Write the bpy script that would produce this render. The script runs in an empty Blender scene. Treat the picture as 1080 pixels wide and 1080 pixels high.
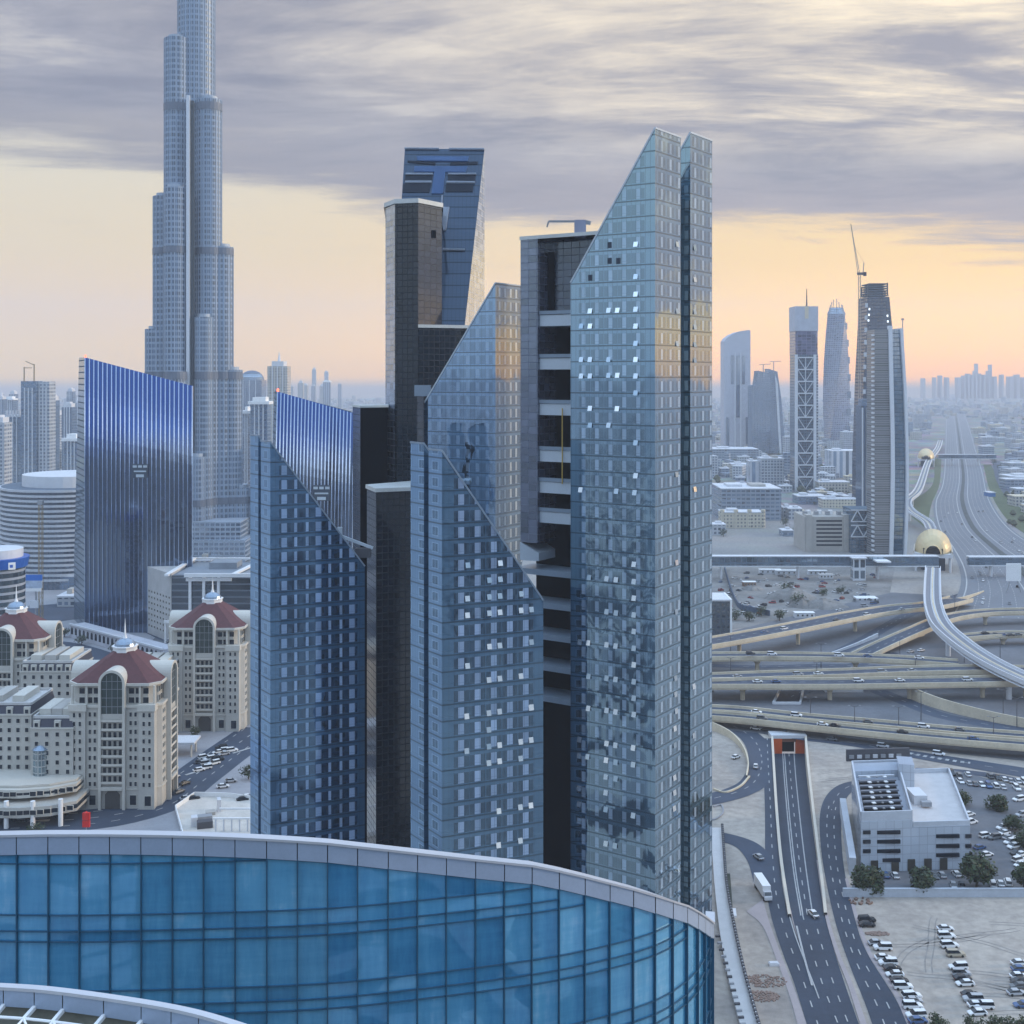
import bpy, bmesh, math, random
from mathutils import Vector, Matrix
random.seed(7)
R = math.radians
SC = bpy.context.scene
COL = SC.collection
F, H, HY = 1300.0, 150.0, 395.0          # focal length in photo pixels, eye height (m), horizon row

# ------------------------------------------------------------------ camera
cam = bpy.data.cameras.new('camera')
cam.sensor_width = 36; cam.lens = 36*F/1080; cam.shift_y = -(540-HY)/1080
cam.clip_start = 1; cam.clip_end = 60000
co = bpy.data.objects.new('camera', cam); COL.objects.link(co)
co.location = (0, 0, H); co.rotation_euler = (R(90), 0, 0)
SC.camera = co

# ------------------------------------------------------------------ node helper
class NT:
    def __init__(s, tree):
        s.t = tree; s.n = tree.nodes; s.l = tree.links; s.n.clear()
    def new(s, ty, **kw):
        n = s.n.new(ty)
        for k, v in kw.items(): setattr(n, k, v)
        return n
    def put(s, sock, v):
        if v is None: return
        if isinstance(v, bpy.types.NodeSocket): s.l.new(v, sock)
        else:
            if sock.type == 'RGBA' and not isinstance(v, (int, float)) and len(v) == 3: v = (*v, 1)
            sock.default_value = v
    def m(s, op, a, b=None, c=None, clamp=False):
        n = s.new('ShaderNodeMath', operation=op); n.use_clamp = clamp
        s.put(n.inputs[0], a); s.put(n.inputs[1], b); s.put(n.inputs[2], c)
        return n.outputs[0]
    def v(s, op, a, b=None, sc=None):
        n = s.new('ShaderNodeVectorMath', operation=op)
        s.put(n.inputs[0], a); s.put(n.inputs[1], b)
        if sc is not None: s.put(n.inputs['Scale'], sc)
        return n.outputs['Value'] if op in ('DOT_PRODUCT', 'LENGTH') else n.outputs[0]
    def mix(s, f, a, b, blend='MIX'):
        n = s.new('ShaderNodeMix', data_type='RGBA', blend_type=blend)
        s.put(n.inputs[0], f); s.put(n.inputs[6], a); s.put(n.inputs[7], b)
        return n.outputs[2]
    def noise(s, vec, scale, detail=4, rough=.55, dist=0):
        n = s.new('ShaderNodeTexNoise')
        s.put(n.inputs['Vector'], vec); n.inputs['Scale'].default_value = scale
        n.inputs['Detail'].default_value = detail; n.inputs['Roughness'].default_value = rough
        n.inputs['Distortion'].default_value = dist
        return n.outputs[0]
    def white(s, x, y):
        c = s.new('ShaderNodeCombineXYZ'); s.put(c.inputs[0], x); s.put(c.inputs[1], y)
        n = s.new('ShaderNodeTexWhiteNoise', noise_dimensions='2D'); s.l.new(c.outputs[0], n.inputs['Vector'])
        return n.outputs['Value'], n.outputs['Color']
    def ramp(s, f, stops, interp='LINEAR'):
        n = s.new('ShaderNodeValToRGB'); n.color_ramp.interpolation = interp
        e = n.color_ramp.elements
        while len(e) < len(stops): e.new(.5)
        for k, (p, c) in enumerate(stops):
            e[k].position = p; e[k].color = (*c, 1) if len(c) == 3 else c
        s.put(n.inputs[0], f); return n.outputs[0]
    def sstep(s, x, a, b):
        n = s.new('ShaderNodeMapRange', interpolation_type='SMOOTHSTEP')
        s.put(n.inputs[0], x); n.inputs[1].default_value = a; n.inputs[2].default_value = b
        return n.outputs[0]
    def xyz(s, vec):
        n = s.new('ShaderNodeSeparateXYZ'); s.put(n.inputs[0], vec); return n.outputs

# ------------------------------------------------------------------ world: dusk sky under a layer of broken cloud
SUN_AZ, SUN_EL = R(84), R(11)             # clockwise from straight ahead; height over the horizon
W = bpy.data.worlds.new('World'); SC.world = W; W.use_nodes = True
t = NT(W.node_tree)
dirv = t.v('NORMALIZE', t.new('ShaderNodeTexCoord').outputs['Generated'])
dx, dy, dz = t.xyz(dirv)
el = t.m('DIVIDE', t.m('ARCSINE', dz), R(90))                # 0..1 horizon to zenith
front = t.sstep(dy, -.35, .55)
side = t.sstep(dx, -.42, .45)                                # left to right ahead
d9 = lambda deg: deg/90.0
lowL = t.ramp(el, [(0, (1.20, .78, .28)), (d9(1.2), (1.30, .85, .28)), (d9(3), (1.22, .82, .37)), (d9(5.5), (1.06, .83, .47)), (d9(9), (.95, .85, .63)), (d9(14), (.8, .78, .80)), (d9(26), (1.2, 1.3, 1.5)), (1, (1.5, 1.75, 2.2))])
lowR = t.ramp(el, [(0, (2.05, .86, .09)), (d9(1.2), (2.5, 1.14, .05)), (d9(2.6), (2.35, 1.24, .05)), (d9(5), (1.62, .98, .18)), (d9(9), (1.15, .88, .48)), (d9(14), (1.2, 1.0, .76)), (d9(26), (1.2, 1.3, 1.5)), (1, (1.5, 1.75, 2.2))])
back = t.ramp(el, [(0, (.30, .40, .50)), (d9(4), (.42, .52, .60)), (d9(11), (.58, .70, .74)), (d9(26), (1.0, 1.2, 1.5)), (1, (1.4, 1.85, 2.6))])
bandc = t.ramp(el, [(0, (.50, .56, .62)), (d9(1.5), (1.5, 1.52, 1.55)), (d9(5.0), (1.4, 1.45, 1.5)), (d9(7.5), (.42, .56, .78)), (d9(16), (.40, .54, .78)), (d9(34), (1.0, 1.25, 1.6)), (1, (1.4, 1.85, 2.6))])
midback = t.sstep(t.m('MULTIPLY', dy, -1.0), .84, .96)
back = t.mix(midback, back, bandc)
clear = t.mix(front, back, t.mix(side, lowL, lowR))
# the cloud deck, seen in perspective: direction projected on a plane overhead
h_ = t.m('ADD', t.m('MAXIMUM', dz, 0.0), .045)
cx_ = t.m('DIVIDE', dx, h_); cy_ = t.m('DIVIDE', dy, h_)
cv = t.new('ShaderNodeCombineXYZ'); t.put(cv.inputs[0], t.m('MULTIPLY', cx_, .55)); t.put(cv.inputs[1], t.m('MULTIPLY', cy_, 1.0))
n1 = t.noise(cv.outputs[0], 1.0, 9, .62, .6)
n3 = t.noise(cv.outputs[0], 4.2, 6, .65, .4)
n1 = t.m('ADD', n1, t.m('MULTIPLY', t.m('SUBTRACT', n3, .5), .34))
n2 = t.noise(cv.outputs[0], .33, 4, .5, .3)
edge = t.m('ADD', t.m('ADD', t.m('MULTIPLY', t.m('SUBTRACT', n2, .5), d9(5)), t.m('MULTIPLY', t.m('SUBTRACT', n1, .5), d9(-5))), t.m('MULTIPLY', dx, d9(5.5)))   # lower edge dips to the right
deck = t.sstep(t.m('ADD', el, edge), d9(6.9), d9(8.6))
wisp = t.m('MULTIPLY', t.sstep(n1, .56, .75), t.m('MULTIPLY', t.sstep(t.m('ADD', el, edge), d9(3), d9(6)), .5))
cover = t.m('MAXIMUM', deck, wisp)
shade = t.ramp(n1, [(.24, (.17, .18, .26)), (.42, (.26, .27, .36)), (.55, (.40, .40, .47)), (.66, (.74, .70, .67)), (.78, (1.1, 1.0, .84))])
shade = t.mix(t.m('MULTIPLY', side, t.sstep(t.m('ADD', el, edge), d9(9.5), d9(14))), shade, t.mix(t.sstep(n1, .36, .62), (.38, .37, .43), (1.5, 1.26, .88)))
shade = t.mix(t.m('SUBTRACT', 1.0, t.sstep(t.m('ADD', el, edge), d9(7.6), d9(11.5))), shade, t.mix(side, (.31, .30, .355), (.46, .385, .40)))
high = t.sstep(el, d9(18), d9(40))                           # overhead sky brightened out of frame, added to light the ground
shade = t.mix(front, t.mix(t.sstep(n1, .35, .7), (.46, .55, .64), (.80, .90, .96)), shade)
shade = t.mix(high, shade, (1.25, 1.75, 2.45))
skyc = t.mix(t.m('MULTIPLY', t.m('MULTIPLY', cover, .93), t.m('SUBTRACT', 1.0, t.m('MULTIPLY', t.m('MULTIPLY', midback, t.m('SUBTRACT', 1.0, high)), t.m('SUBTRACT', 1.0, front)))), clear, shade)
skyc = t.mix(t.sstep(dz, -.012, 0.0), t.mix(front, (.10, .14, .19), (.42, .42, .46)), skyc)
nish = t.new('ShaderNodeTexSky', sky_type='NISHITA')
nish.sun_disc = False; nish.sun_elevation = SUN_EL; nish.sun_rotation = SUN_AZ
bg1 = t.new('ShaderNodeBackground'); t.put(bg1.inputs[0], nish.outputs[0]); bg1.inputs[1].default_value = .05
bg2 = t.new('ShaderNodeBackground'); t.put(bg2.inputs[0], skyc); bg2.inputs[1].default_value = SKYK = .92
ms = t.new('ShaderNodeMixShader'); ms.inputs[0].default_value = .9
t.l.new(bg1.outputs[0], ms.inputs[1]); t.l.new(bg2.outputs[0], ms.inputs[2])
wo = t.new('ShaderNodeOutputWorld'); t.l.new(ms.outputs[0], wo.inputs[0])

# ------------------------------------------------------------------ sun, exposure
sl = bpy.data.lights.new('sun', 'SUN'); sl.energy = 2.4; sl.angle = R(5); sl.color = (1, .80, .56)
so = bpy.data.objects.new('sun', sl); COL.objects.link(so)
sd = Vector((math.sin(SUN_AZ)*math.cos(SUN_EL), math.cos(SUN_AZ)*math.cos(SUN_EL), math.sin(SUN_EL)))
so.rotation_euler = (-sd).to_track_quat('-Z', 'Y').to_euler()
vs = SC.view_settings
vs.view_transform = 'Standard'; vs.look = 'None'; vs.gamma = 1; vs.exposure = 0; vs.use_curve_mapping = False
SC.cycles.max_bounces = 5; SC.cycles.diffuse_bounces = 2; SC.cycles.glossy_bounces = 3; SC.cycles.volume_bounces = 1
SC.cycles.transparent_max_bounces = 8; SC.cycles.sample_clamp_indirect = 6

# ------------------------------------------------------------------ photo pixel -> place in the world
def P(px, py, Y): return Vector(((px-540)/F*Y, Y, H-(py-HY)/F*Y))
def G(px, py, z=0.0):
    Y = (H-z)*F/(py-HY); return Vector(((px-540)/F*Y, Y, z))
def XX(px, Y): return (px-540)/F*Y
def ZZ(py, Y): return H-(py-HY)/F*Y

# ------------------------------------------------------------------ mesh builder
class MB:
    def __init__(s): s.v = []; s.f = []; s.mi = []
    def poly(s, pts, mi=0):
        k = len(s.v); s.v += [Vector(p) for p in pts]; s.f.append(list(range(k, k+len(pts)))); s.mi.append(mi)
    def raw(s, pts, faces, mi=0):
        k = len(s.v); s.v += [Vector(p) for p in pts]
        for f in faces: s.f.append([k+i for i in f]); s.mi.append(mi)
    def box(s, c, size, rz=0.0, mi=0, top=None):
        hx, hy, hz = size[0]/2, size[1]/2, size[2]/2; c = Vector(c)
        ca, sa = math.cos(rz), math.sin(rz)
        pts = [c+Vector((x*ca-y*sa, x*sa+y*ca, z)) for z in (-hz, hz) for x, y in ((-hx, -hy), (hx, -hy), (hx, hy), (-hx, hy))]
        fs = [(0, 3, 2, 1), (0, 1, 5, 4), (1, 2, 6, 5), (2, 3, 7, 6), (3, 0, 4, 7)]
        s.raw(pts, fs, mi); s.raw([pts[4], pts[5], pts[6], pts[7]], [(0, 1, 2, 3)], mi if top is None else top)
    def span(s, x0, x1, y0, y1, z0, z1, mi=0, top=None):
        s.box(((x0+x1)/2, (y0+y1)/2, (z0+z1)/2), (x1-x0, y1-y0, z1-z0), 0, mi, top)
    def prism(s, pl, z0, z1, mi=0, top=None, bottom=False, sides=None):
        pl = [Vector((p[0], p[1], 0)) for p in pl]; n = len(pl)
        z1 = list(z1) if hasattr(z1, '__len__') else [z1]*n
        z0 = list(z0) if hasattr(z0, '__len__') else [z0]*n
        if sum(pl[i].x*pl[(i+1) % n].y-pl[(i+1) % n].x*pl[i].y for i in range(n)) < 0:
            pl.reverse(); z1.reverse(); z0.reverse()
            if sides: sides = [sides[(n-2-i) % n] for i in range(n)]
        lo = [Vector((p.x, p.y, z)) for p, z in zip(pl, z0)]; hi = [Vector((p.x, p.y, z)) for p, z in zip(pl, z1)]
        for i in range(n):
            j = (i+1) % n
            s.poly([lo[i], lo[j], hi[j], hi[i]], sides[i] if sides else mi)
        s.poly(hi, mi if top is None else top)
        if bottom: s.poly(lo[::-1], mi)
    def cyl(s, c, r, z0, z1, n=16, mi=0, r2=None, top=None, a0=0.0):
        r2 = r if r2 is None else r2
        lo = [(c[0]+r*math.cos(a0+2*math.pi*k/n), c[1]+r*math.sin(a0+2*math.pi*k/n), z0) for k in range(n)]
        hi = [(c[0]+r2*math.cos(a0+2*math.pi*k/n), c[1]+r2*math.sin(a0+2*math.pi*k/n), z1) for k in range(n)]
        k = len(s.v); s.raw(lo+hi, [(i, (i+1) % n, n+(i+1) % n, n+i) for i in range(n)], mi)
        s.raw(hi, [tuple(range(n))], mi if top is None else top)
    def tube(s, a, b, r, n=6, mi=0, r2=None):
        a = Vector(a); b = Vector(b); d = (b-a); r2 = r if r2 is None else r2
        if d.length < 1e-6: return
        d.normalize(); u = d.cross(Vector((0, 0, 1)) if abs(d.z) < .9 else Vector((1, 0, 0))).normalized(); w = d.cross(u)
        A = [a+(u*math.cos(2*math.pi*k/n)+w*math.sin(2*math.pi*k/n))*r for k in range(n)]
        B = [b+(u*math.cos(2*math.pi*k/n)+w*math.sin(2*math.pi*k/n))*r2 for k in range(n)]
        s.raw(A+B, [(i, n+i, n+(i+1) % n, (i+1) % n) for i in range(n)]+[tuple(range(n)), tuple(range(2*n-1, n-1, -1))], mi)
    def bar(s, a, b, w, h, mi=0, up=None):
        """square bar from a to b; w across, h along 'up'"""
        a = Vector(a); b = Vector(b); d = (b-a)
        if d.length < 1e-6: return
        d.normalize(); up = Vector(up) if up else (Vector((0, 0, 1)) if abs(d.z) < .95 else Vector((0, 1, 0)))
        x = d.cross(up).normalized()*w/2; y = x.cross(d).normalized()*h/2
        q = lambda p: [p-x-y, p+x-y, p+x+y, p-x+y]
        s.raw(q(a)+q(b), [(0, 1, 5, 4), (1, 2, 6, 5), (2, 3, 7, 6), (3, 0, 4, 7), (3, 2, 1, 0), (4, 5, 6, 7)], mi)
    def strip(s, L, Rr, mi=0):
        for i in range(len(L)-1): s.poly([L[i], Rr[i], Rr[i+1], L[i+1]], mi)
    def mesh(s, name, mats, org=Vector(), uv0=None, smooth=False):
        me = bpy.data.meshes.new(name)
        me.from_pydata([v-org for v in s.v], [], s.f)
        for m in (mats if isinstance(mats, (list, tuple)) else [mats]): me.materials.append(m)
        me.polygons.foreach_set('material_index', s.mi)
        uv0 = org if uv0 is None else Vector(uv0)
        ul = me.uv_layers.new(name='UVMap').data
        for p in me.polygons:
            n = p.normal; flat = abs(n.z) > .97
            tx = Vector((1, 0, 0)) if flat else Vector((-n.y, n.x, 0)).normalized()
            for li in p.loop_indices:
                q = me.vertices[me.loops[li].vertex_index].co+org-uv0
                ul[li].uv = (q.x, q.y) if flat else (q.dot(tx), q.z)
        if smooth:
            for p in me.polygons: p.use_smooth = True
        return me
    def build(s, name, mats, parent=None, loc=None, uv0=None, smooth=False, **props):
        org = ORG[parent] if parent is not None else Vector(loc) if loc is not None else Vector()
        o = bpy.data.objects.new(name, s.mesh(name, mats, org, uv0, smooth)); COL.objects.link(o)
        if parent is not None: o.parent = parent
        else: o.location = org
        ORG[o] = org
        for k, v in props.items(): o[k] = v
        return o
ORG = {}
def tag(o, label, cat, group=None):
    o['label'] = label; o['category'] = cat
    if group: o['group'] = group
    return o
def thing(name, label, cat, loc=(0, 0, 0), group=None):
    o = bpy.data.objects.new(name, None); COL.objects.link(o); o.empty_display_size = .5
    o.location = loc; ORG[o] = Vector(loc); return tag(o, label, cat, group)
def struct(name, mb, mats, kind='structure'):
    o = mb.build(name, mats); o['kind'] = kind; return o
KIDS = {}
def copy_tree(o, loc, rz, label, group=None, scale=1.0):
    def cp(x, par):
        c = x.copy(); COL.objects.link(c)
        if par is not None: c.parent = par
        for ch in kids(x): cp(ch, c)
        return c
    c = cp(o, None); c.location = loc; c.rotation_euler = (0, 0, rz); c.scale = (scale,)*3
    c['label'] = label
    if group: c['group'] = group
    return c
def kids(o):
    if o.name not in KIDS: KIDS[o.name] = list(o.children)
    return KIDS[o.name]
def inst(me, name, parent, pos, rz=0.0, **props):
    o = bpy.data.objects.new(name, me); COL.objects.link(o); o.parent = parent
    o.location = Vector(pos)-ORG[parent]; o.rotation_euler = (0, 0, rz); ORG[o] = ORG[parent]
    for k, v in props.items(): o[k] = v
    return o
def catmull(pts, n):
    pts = [Vector(p) for p in pts]; q = [pts[0]*2-pts[1]]+pts+[pts[-1]*2-pts[-2]]
    out = []
    m = len(pts)-1
    for k in range(n+1):
        x = k/n*m; i = min(int(x), m-1); f = x-i
        a, b, c, d = q[i:i+4]
        out.append(.5*((2*b)+(c-a)*f+(2*a-5*b+4*c-d)*f*f+(3*b-a-3*c+d)*f**3))
    return out

# ------------------------------------------------------------------ materials
MATS = {}
def newmat(name):
    m = bpy.data.materials.new(name); m.use_nodes = True
    return m, NT(m.node_tree)
def finish(t, sh):
    o = t.new('ShaderNodeOutputMaterial'); t.l.new(sh, o.inputs[0])
def princ(t, col, rough=.6, metal=0.0, spec=.5, normal=None):
    p = t.new('ShaderNodeBsdfPrincipled')
    t.put(p.inputs['Base Color'], col); t.put(p.inputs['Roughness'], rough); t.put(p.inputs['Metallic'], metal)
    t.put(p.inputs['Specular IOR Level'], spec)
    if normal is not None: t.put(p.inputs['Normal'], normal)
    return p.outputs[0]
def pm(name, col, rough=.7, var=.18, scale=.15, metal=0.0, spec=.4):
    """plain painted / mineral surface with uneven tone"""
    if name in MATS: return MATS[name]
    m, t = newmat(name); MATS[name] = m
    oc = t.new('ShaderNodeTexCoord').outputs['Object']
    n = t.m('ADD', t.m('MULTIPLY', t.noise(oc, scale, 5, .6), .65), t.m('MULTIPLY', t.noise(oc, scale*9, 3, .6), .35))
    k = t.m('ADD', 1.0, t.m('MULTIPLY', t.m('SUBTRACT', n, .5), var*4))
    c = t.v('SCALE', col, sc=k)
    finish(t, princ(t, c, rough, metal, spec)); return m
def emit(name, col, k):
    m, t = newmat(name); e = t.new('ShaderNodeEmission'); t.put(e.inputs[0], col); e.inputs[1].default_value = k
    finish(t, e.outputs[0]); return m
def facade(name, wall, glass, cw=3.0, fh=3.6, win=(.15, .85), wv=(.25, .85), refl=.25, lit=.0, wob=.01, grough=.08, gv=1.1):
    """wall with a grid of windows: window tone varies from cell to cell, panes tilt a little"""
    if name in MATS: return MATS[name]
    m, t = newmat(name); MATS[name] = m
    uv = t.new('ShaderNodeUVMap').outputs[0]; u, v, _ = t.xyz(uv)
    su = t.m('DIVIDE', u, cw); sv = t.m('DIVIDE', v, fh)
    fu = t.m('FRACT', su); fv = t.m('FRACT', sv)
    r, rc = t.white(t.m('FLOOR', su), t.m('FLOOR', sv))
    w = t.m('MULTIPLY', t.m('MULTIPLY', t.m('GREATER_THAN', fu, win[0]), t.m('LESS_THAN', fu, win[1])),
            t.m('MULTIPLY', t.m('GREATER_THAN', fv, wv[0]), t.m('LESS_THAN', fv, wv[1])))
    geo = t.new('ShaderNodeNewGeometry')
    flat = t.m('GREATER_THAN', t.m('ABSOLUTE', t.xyz(geo.outputs['True Normal'])[2]), .7)
    w = t.m('MULTIPLY', w, t.m('SUBTRACT', 1.0, flat))
    oc = t.new('ShaderNodeTexCoord').outputs['Object']
    n = t.m('ADD', .72, t.m('MULTIPLY', t.noise(oc, .06, 5, .6), .56))
    wc = t.v('SCALE', wall, sc=n)
    gc = t.v('SCALE', glass, sc=t.m('ADD', 1-.5*gv, t.m('MULTIPLY', r, gv)))
    nrm = t.v('NORMALIZE', t.v('ADD', geo.outputs['Normal'], t.v('SCALE', t.v('SUBTRACT', rc, (.5, .5, .5)), sc=wob)))
    base = princ(t, t.mix(w, wc, gc), t.m('ADD', .75, t.m('MULTIPLY', w, grough-.75)), 0, .5)
    g = t.new('ShaderNodeBsdfGlossy'); t.put(g.inputs[0], (.75, .88, 1.0)); g.inputs['Roughness'].default_value = grough; t.put(g.inputs['Normal'], nrm)
    mx = t.new('ShaderNodeMixShader'); t.put(mx.inputs[0], t.m('MULTIPLY', w, refl)); t.l.new(base, mx.inputs[1]); t.l.new(g.outputs[0], mx.inputs[2])
    finish(t, mx.outputs[0]); return m
def hero_glass(name, off, per, hw, umin, umax, fh=3.6, dark=(.012, .028, .045), panel=(.26, .34, .46), band=(.006, .016, .024), refl=.42,
               tint=(.62, .82, .95), alt=0, wall=None, win=None, zoff=0.0, wob=.012, mull=1.2, pv=(.16, .80), fk=.4, mid=(.022, .045, .068), spec=.35):
    """curtain wall: pale full height panels between dark panes, thin mullions, dark floor bands; every pane tilts a little"""
    m, t = newmat(name)
    uv = t.new('ShaderNodeUVMap').outputs[0]; u, v, _ = t.xyz(uv); u = t.m('ABSOLUTE', u)
    sv = t.m('DIVIDE', t.m('ADD', v, zoff), fh); fv = t.m('FRACT', sv); iv = t.m('FLOOR', sv)
    su = t.m('DIVIDE', t.m('SUBTRACT', u, off), per)
    k = t.m('ROUND', su); dist = t.m('MULTIPLY', t.m('ABSOLUTE', t.m('SUBTRACT', su, k)), per)
    width = hw
    if alt: width = t.m('ADD', hw*.55, t.m('MULTIPLY', t.m('LESS_THAN', t.m('ABSOLUTE', t.m('SUBTRACT', t.m('FLOORED_MODULO', t.m('ADD', k, .01), 3.0), .01)), .3), hw*.6))
    inr = t.m('MULTIPLY', t.m('GREATER_THAN', u, umin), t.m('LESS_THAN', u, umax))
    r, rc = t.white(t.m('FLOOR', t.m('DIVIDE', t.m('SUBTRACT', u, off), per/3)), iv)
    r2, _ = t.white(k, t.m('ADD', iv, 71.0))
    pan = t.m('MULTIPLY', t.m('MULTIPLY', t.m('LESS_THAN', dist, width), inr), t.m('MULTIPLY', t.m('GREATER_THAN', fv, pv[0]), t.m('LESS_THAN', fv, pv[1])))
    pan = t.m('MULTIPLY', pan, t.m('ADD', .55, t.m('MULTIPLY', r2, .45)))
    bnd = t.m('LESS_THAN', fv, .09)
    bnd2 = t.m('MULTIPLY', t.m('GREATER_THAN', fv, .30), t.m('LESS_THAN', fv, .325))
    mfr = t.m('FRACT', t.m('DIVIDE', t.m('SUBTRACT', u, off+hw), mull)); mul = t.m('LESS_THAN', mfr, .07)
    geo = t.new('ShaderNodeNewGeometry'); pos = t.new('ShaderNodeTexCoord').outputs['Object']
    if wall:                       # light clad face with dark window pairs
        wn = t.m('MULTIPLY', t.m('MULTIPLY', t.m('GREATER_THAN', fv, .30), t.m('LESS_THAN', fv, .78)), t.m('MULTIPLY', t.m('LESS_THAN', dist, hw), inr))
        wn = t.m('MULTIPLY', wn, t.m('SUBTRACT', 1.0, mul))
        fr = t.m('MULTIPLY', t.m('MULTIPLY', t.m('GREATER_THAN', fv, .24), t.m('LESS_THAN', fv, .84)), t.m('MULTIPLY', t.m('LESS_THAN', dist, hw+.35), inr))
        c = t.mix(fr, wall, panel); c = t.mix(wn, c, dark)
    else:
        d2 = t.v('SCALE', dark, sc=t.m('ADD', .5, t.m('MULTIPLY', r, 1.3)))
        vis = t.m('MULTIPLY', t.m('MULTIPLY', t.m('LESS_THAN', dist, t.m('ADD', width, 1.15)), inr), t.m('MULTIPLY', t.m('GREATER_THAN', fv, pv[0]-.01), t.m('LESS_THAN', fv, pv[1]+.01)))
        d2 = t.mix(vis, t.v('ADD', t.v('SCALE', dark, sc=1.6), mid), t.v('SCALE', d2, sc=.55))
        c = t.mix(pan, d2, panel); c = t.mix(t.m('MULTIPLY', mul, .6), c, band)
    c = t.mix(t.m('MULTIPLY', bnd, .85), c, band); c = t.mix(t.m('MULTIPLY', bnd2, .35), c, band)
    low = t.noise(pos, .09, 3, .5); lowc = t.new('ShaderNodeTexNoise'); t.put(lowc.inputs['Vector'], pos); lowc.inputs['Scale'].default_value = .16; lowc.inputs['Detail'].default_value = 2
    jit = t.v('ADD', t.v('SCALE', t.v('SUBTRACT', rc, (.5, .5, .5)), sc=wob), t.v('SCALE', t.v('SUBTRACT', lowc.outputs['Color'], (.5, .5, .5)), sc=.05))
    nrm = t.v('NORMALIZE', t.v('ADD', geo.outputs['Normal'], jit))
    base = princ(t, c, .35, 0, spec)
    g = t.new('ShaderNodeBsdfGlossy'); t.put(g.inputs[0], tint); g.inputs['Roughness'].default_value = .03; t.put(g.inputs['Normal'], nrm)
    lw = t.new('ShaderNodeLayerWeight'); lw.inputs[0].default_value = .35
    if not wall: refl = t.m('MULTIPLY', refl, t.m('SUBTRACT', 1.07, t.m('MULTIPLY', vis, .22)))
    fac = t.m('MULTIPLY', t.m('ADD', refl, t.m('MULTIPLY', lw.outputs['Facing'], fk)), t.m('SUBTRACT', 1.0, t.m('MULTIPLY', t.m('MAXIMUM', bnd, t.m('MULTIPLY', mul, .7)), .55)), clamp=True)
    mx = t.new('ShaderNodeMixShader'); t.put(mx.inputs[0], fac); t.l.new(base, mx.inputs[1]); t.l.new(g.outputs[0], mx.inputs[2])
    finish(t, mx.outputs[0]); MATS[name] = m; return m

ASPH = pm('asphalt', (.046, .060, .090), .75, .34, .06)
ASPHD = pm('dark asphalt', (.034, .046, .072), .7, .34, .06)
CONC = pm('concrete', (.42, .40, .37), .8, .14, .1)
CREAMC = pm('cream concrete', (.60, .52, .39), .8, .26, .12)
PALE = pm('pale paint', (.62, .63, .66), .55, .08, .2)
WHITE = pm('white paint', (.80, .80, .80), .5, .05, .3)
MARK = pm('road paint', (.40, .40, .40), .7, .25, .4)
BLACK = pm('black void', (.003, .0035, .005), .9, .1, .3, spec=.03)
DARKW = pm('dark window', (.012, .018, .028), .12, .3, .3)
CREAM = pm('cream render', (.46, .44, .40), .8, .16, .12)
CREAML = pm('pale cream trim', (.54, .515, .46), .7, .08, .2)
ROOFR = pm('red brown tiles', (.105, .036, .038), .7, .34, .6)
MANS = pm('dark mansard slate', (.055, .055, .075), .6, .2, .4)
STEEL = pm('grey steel', (.30, .31, .33), .45, .1, .5)
DSTEEL = pm('dark steel', (.07, .07, .08), .5, .1, .5)
GREENL = pm('tree leaves', (.040, .062, .024), .7, .5, .25)
GREEND = pm('olive tree leaves', (.055, .060, .028), .7, .5, .25)
BARK = pm('bark', (.10, .075, .055), .85, .3, 2)
GLASSD = pm('dark blue glass', (.02, .035, .06), .08, .3, .1)
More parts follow.
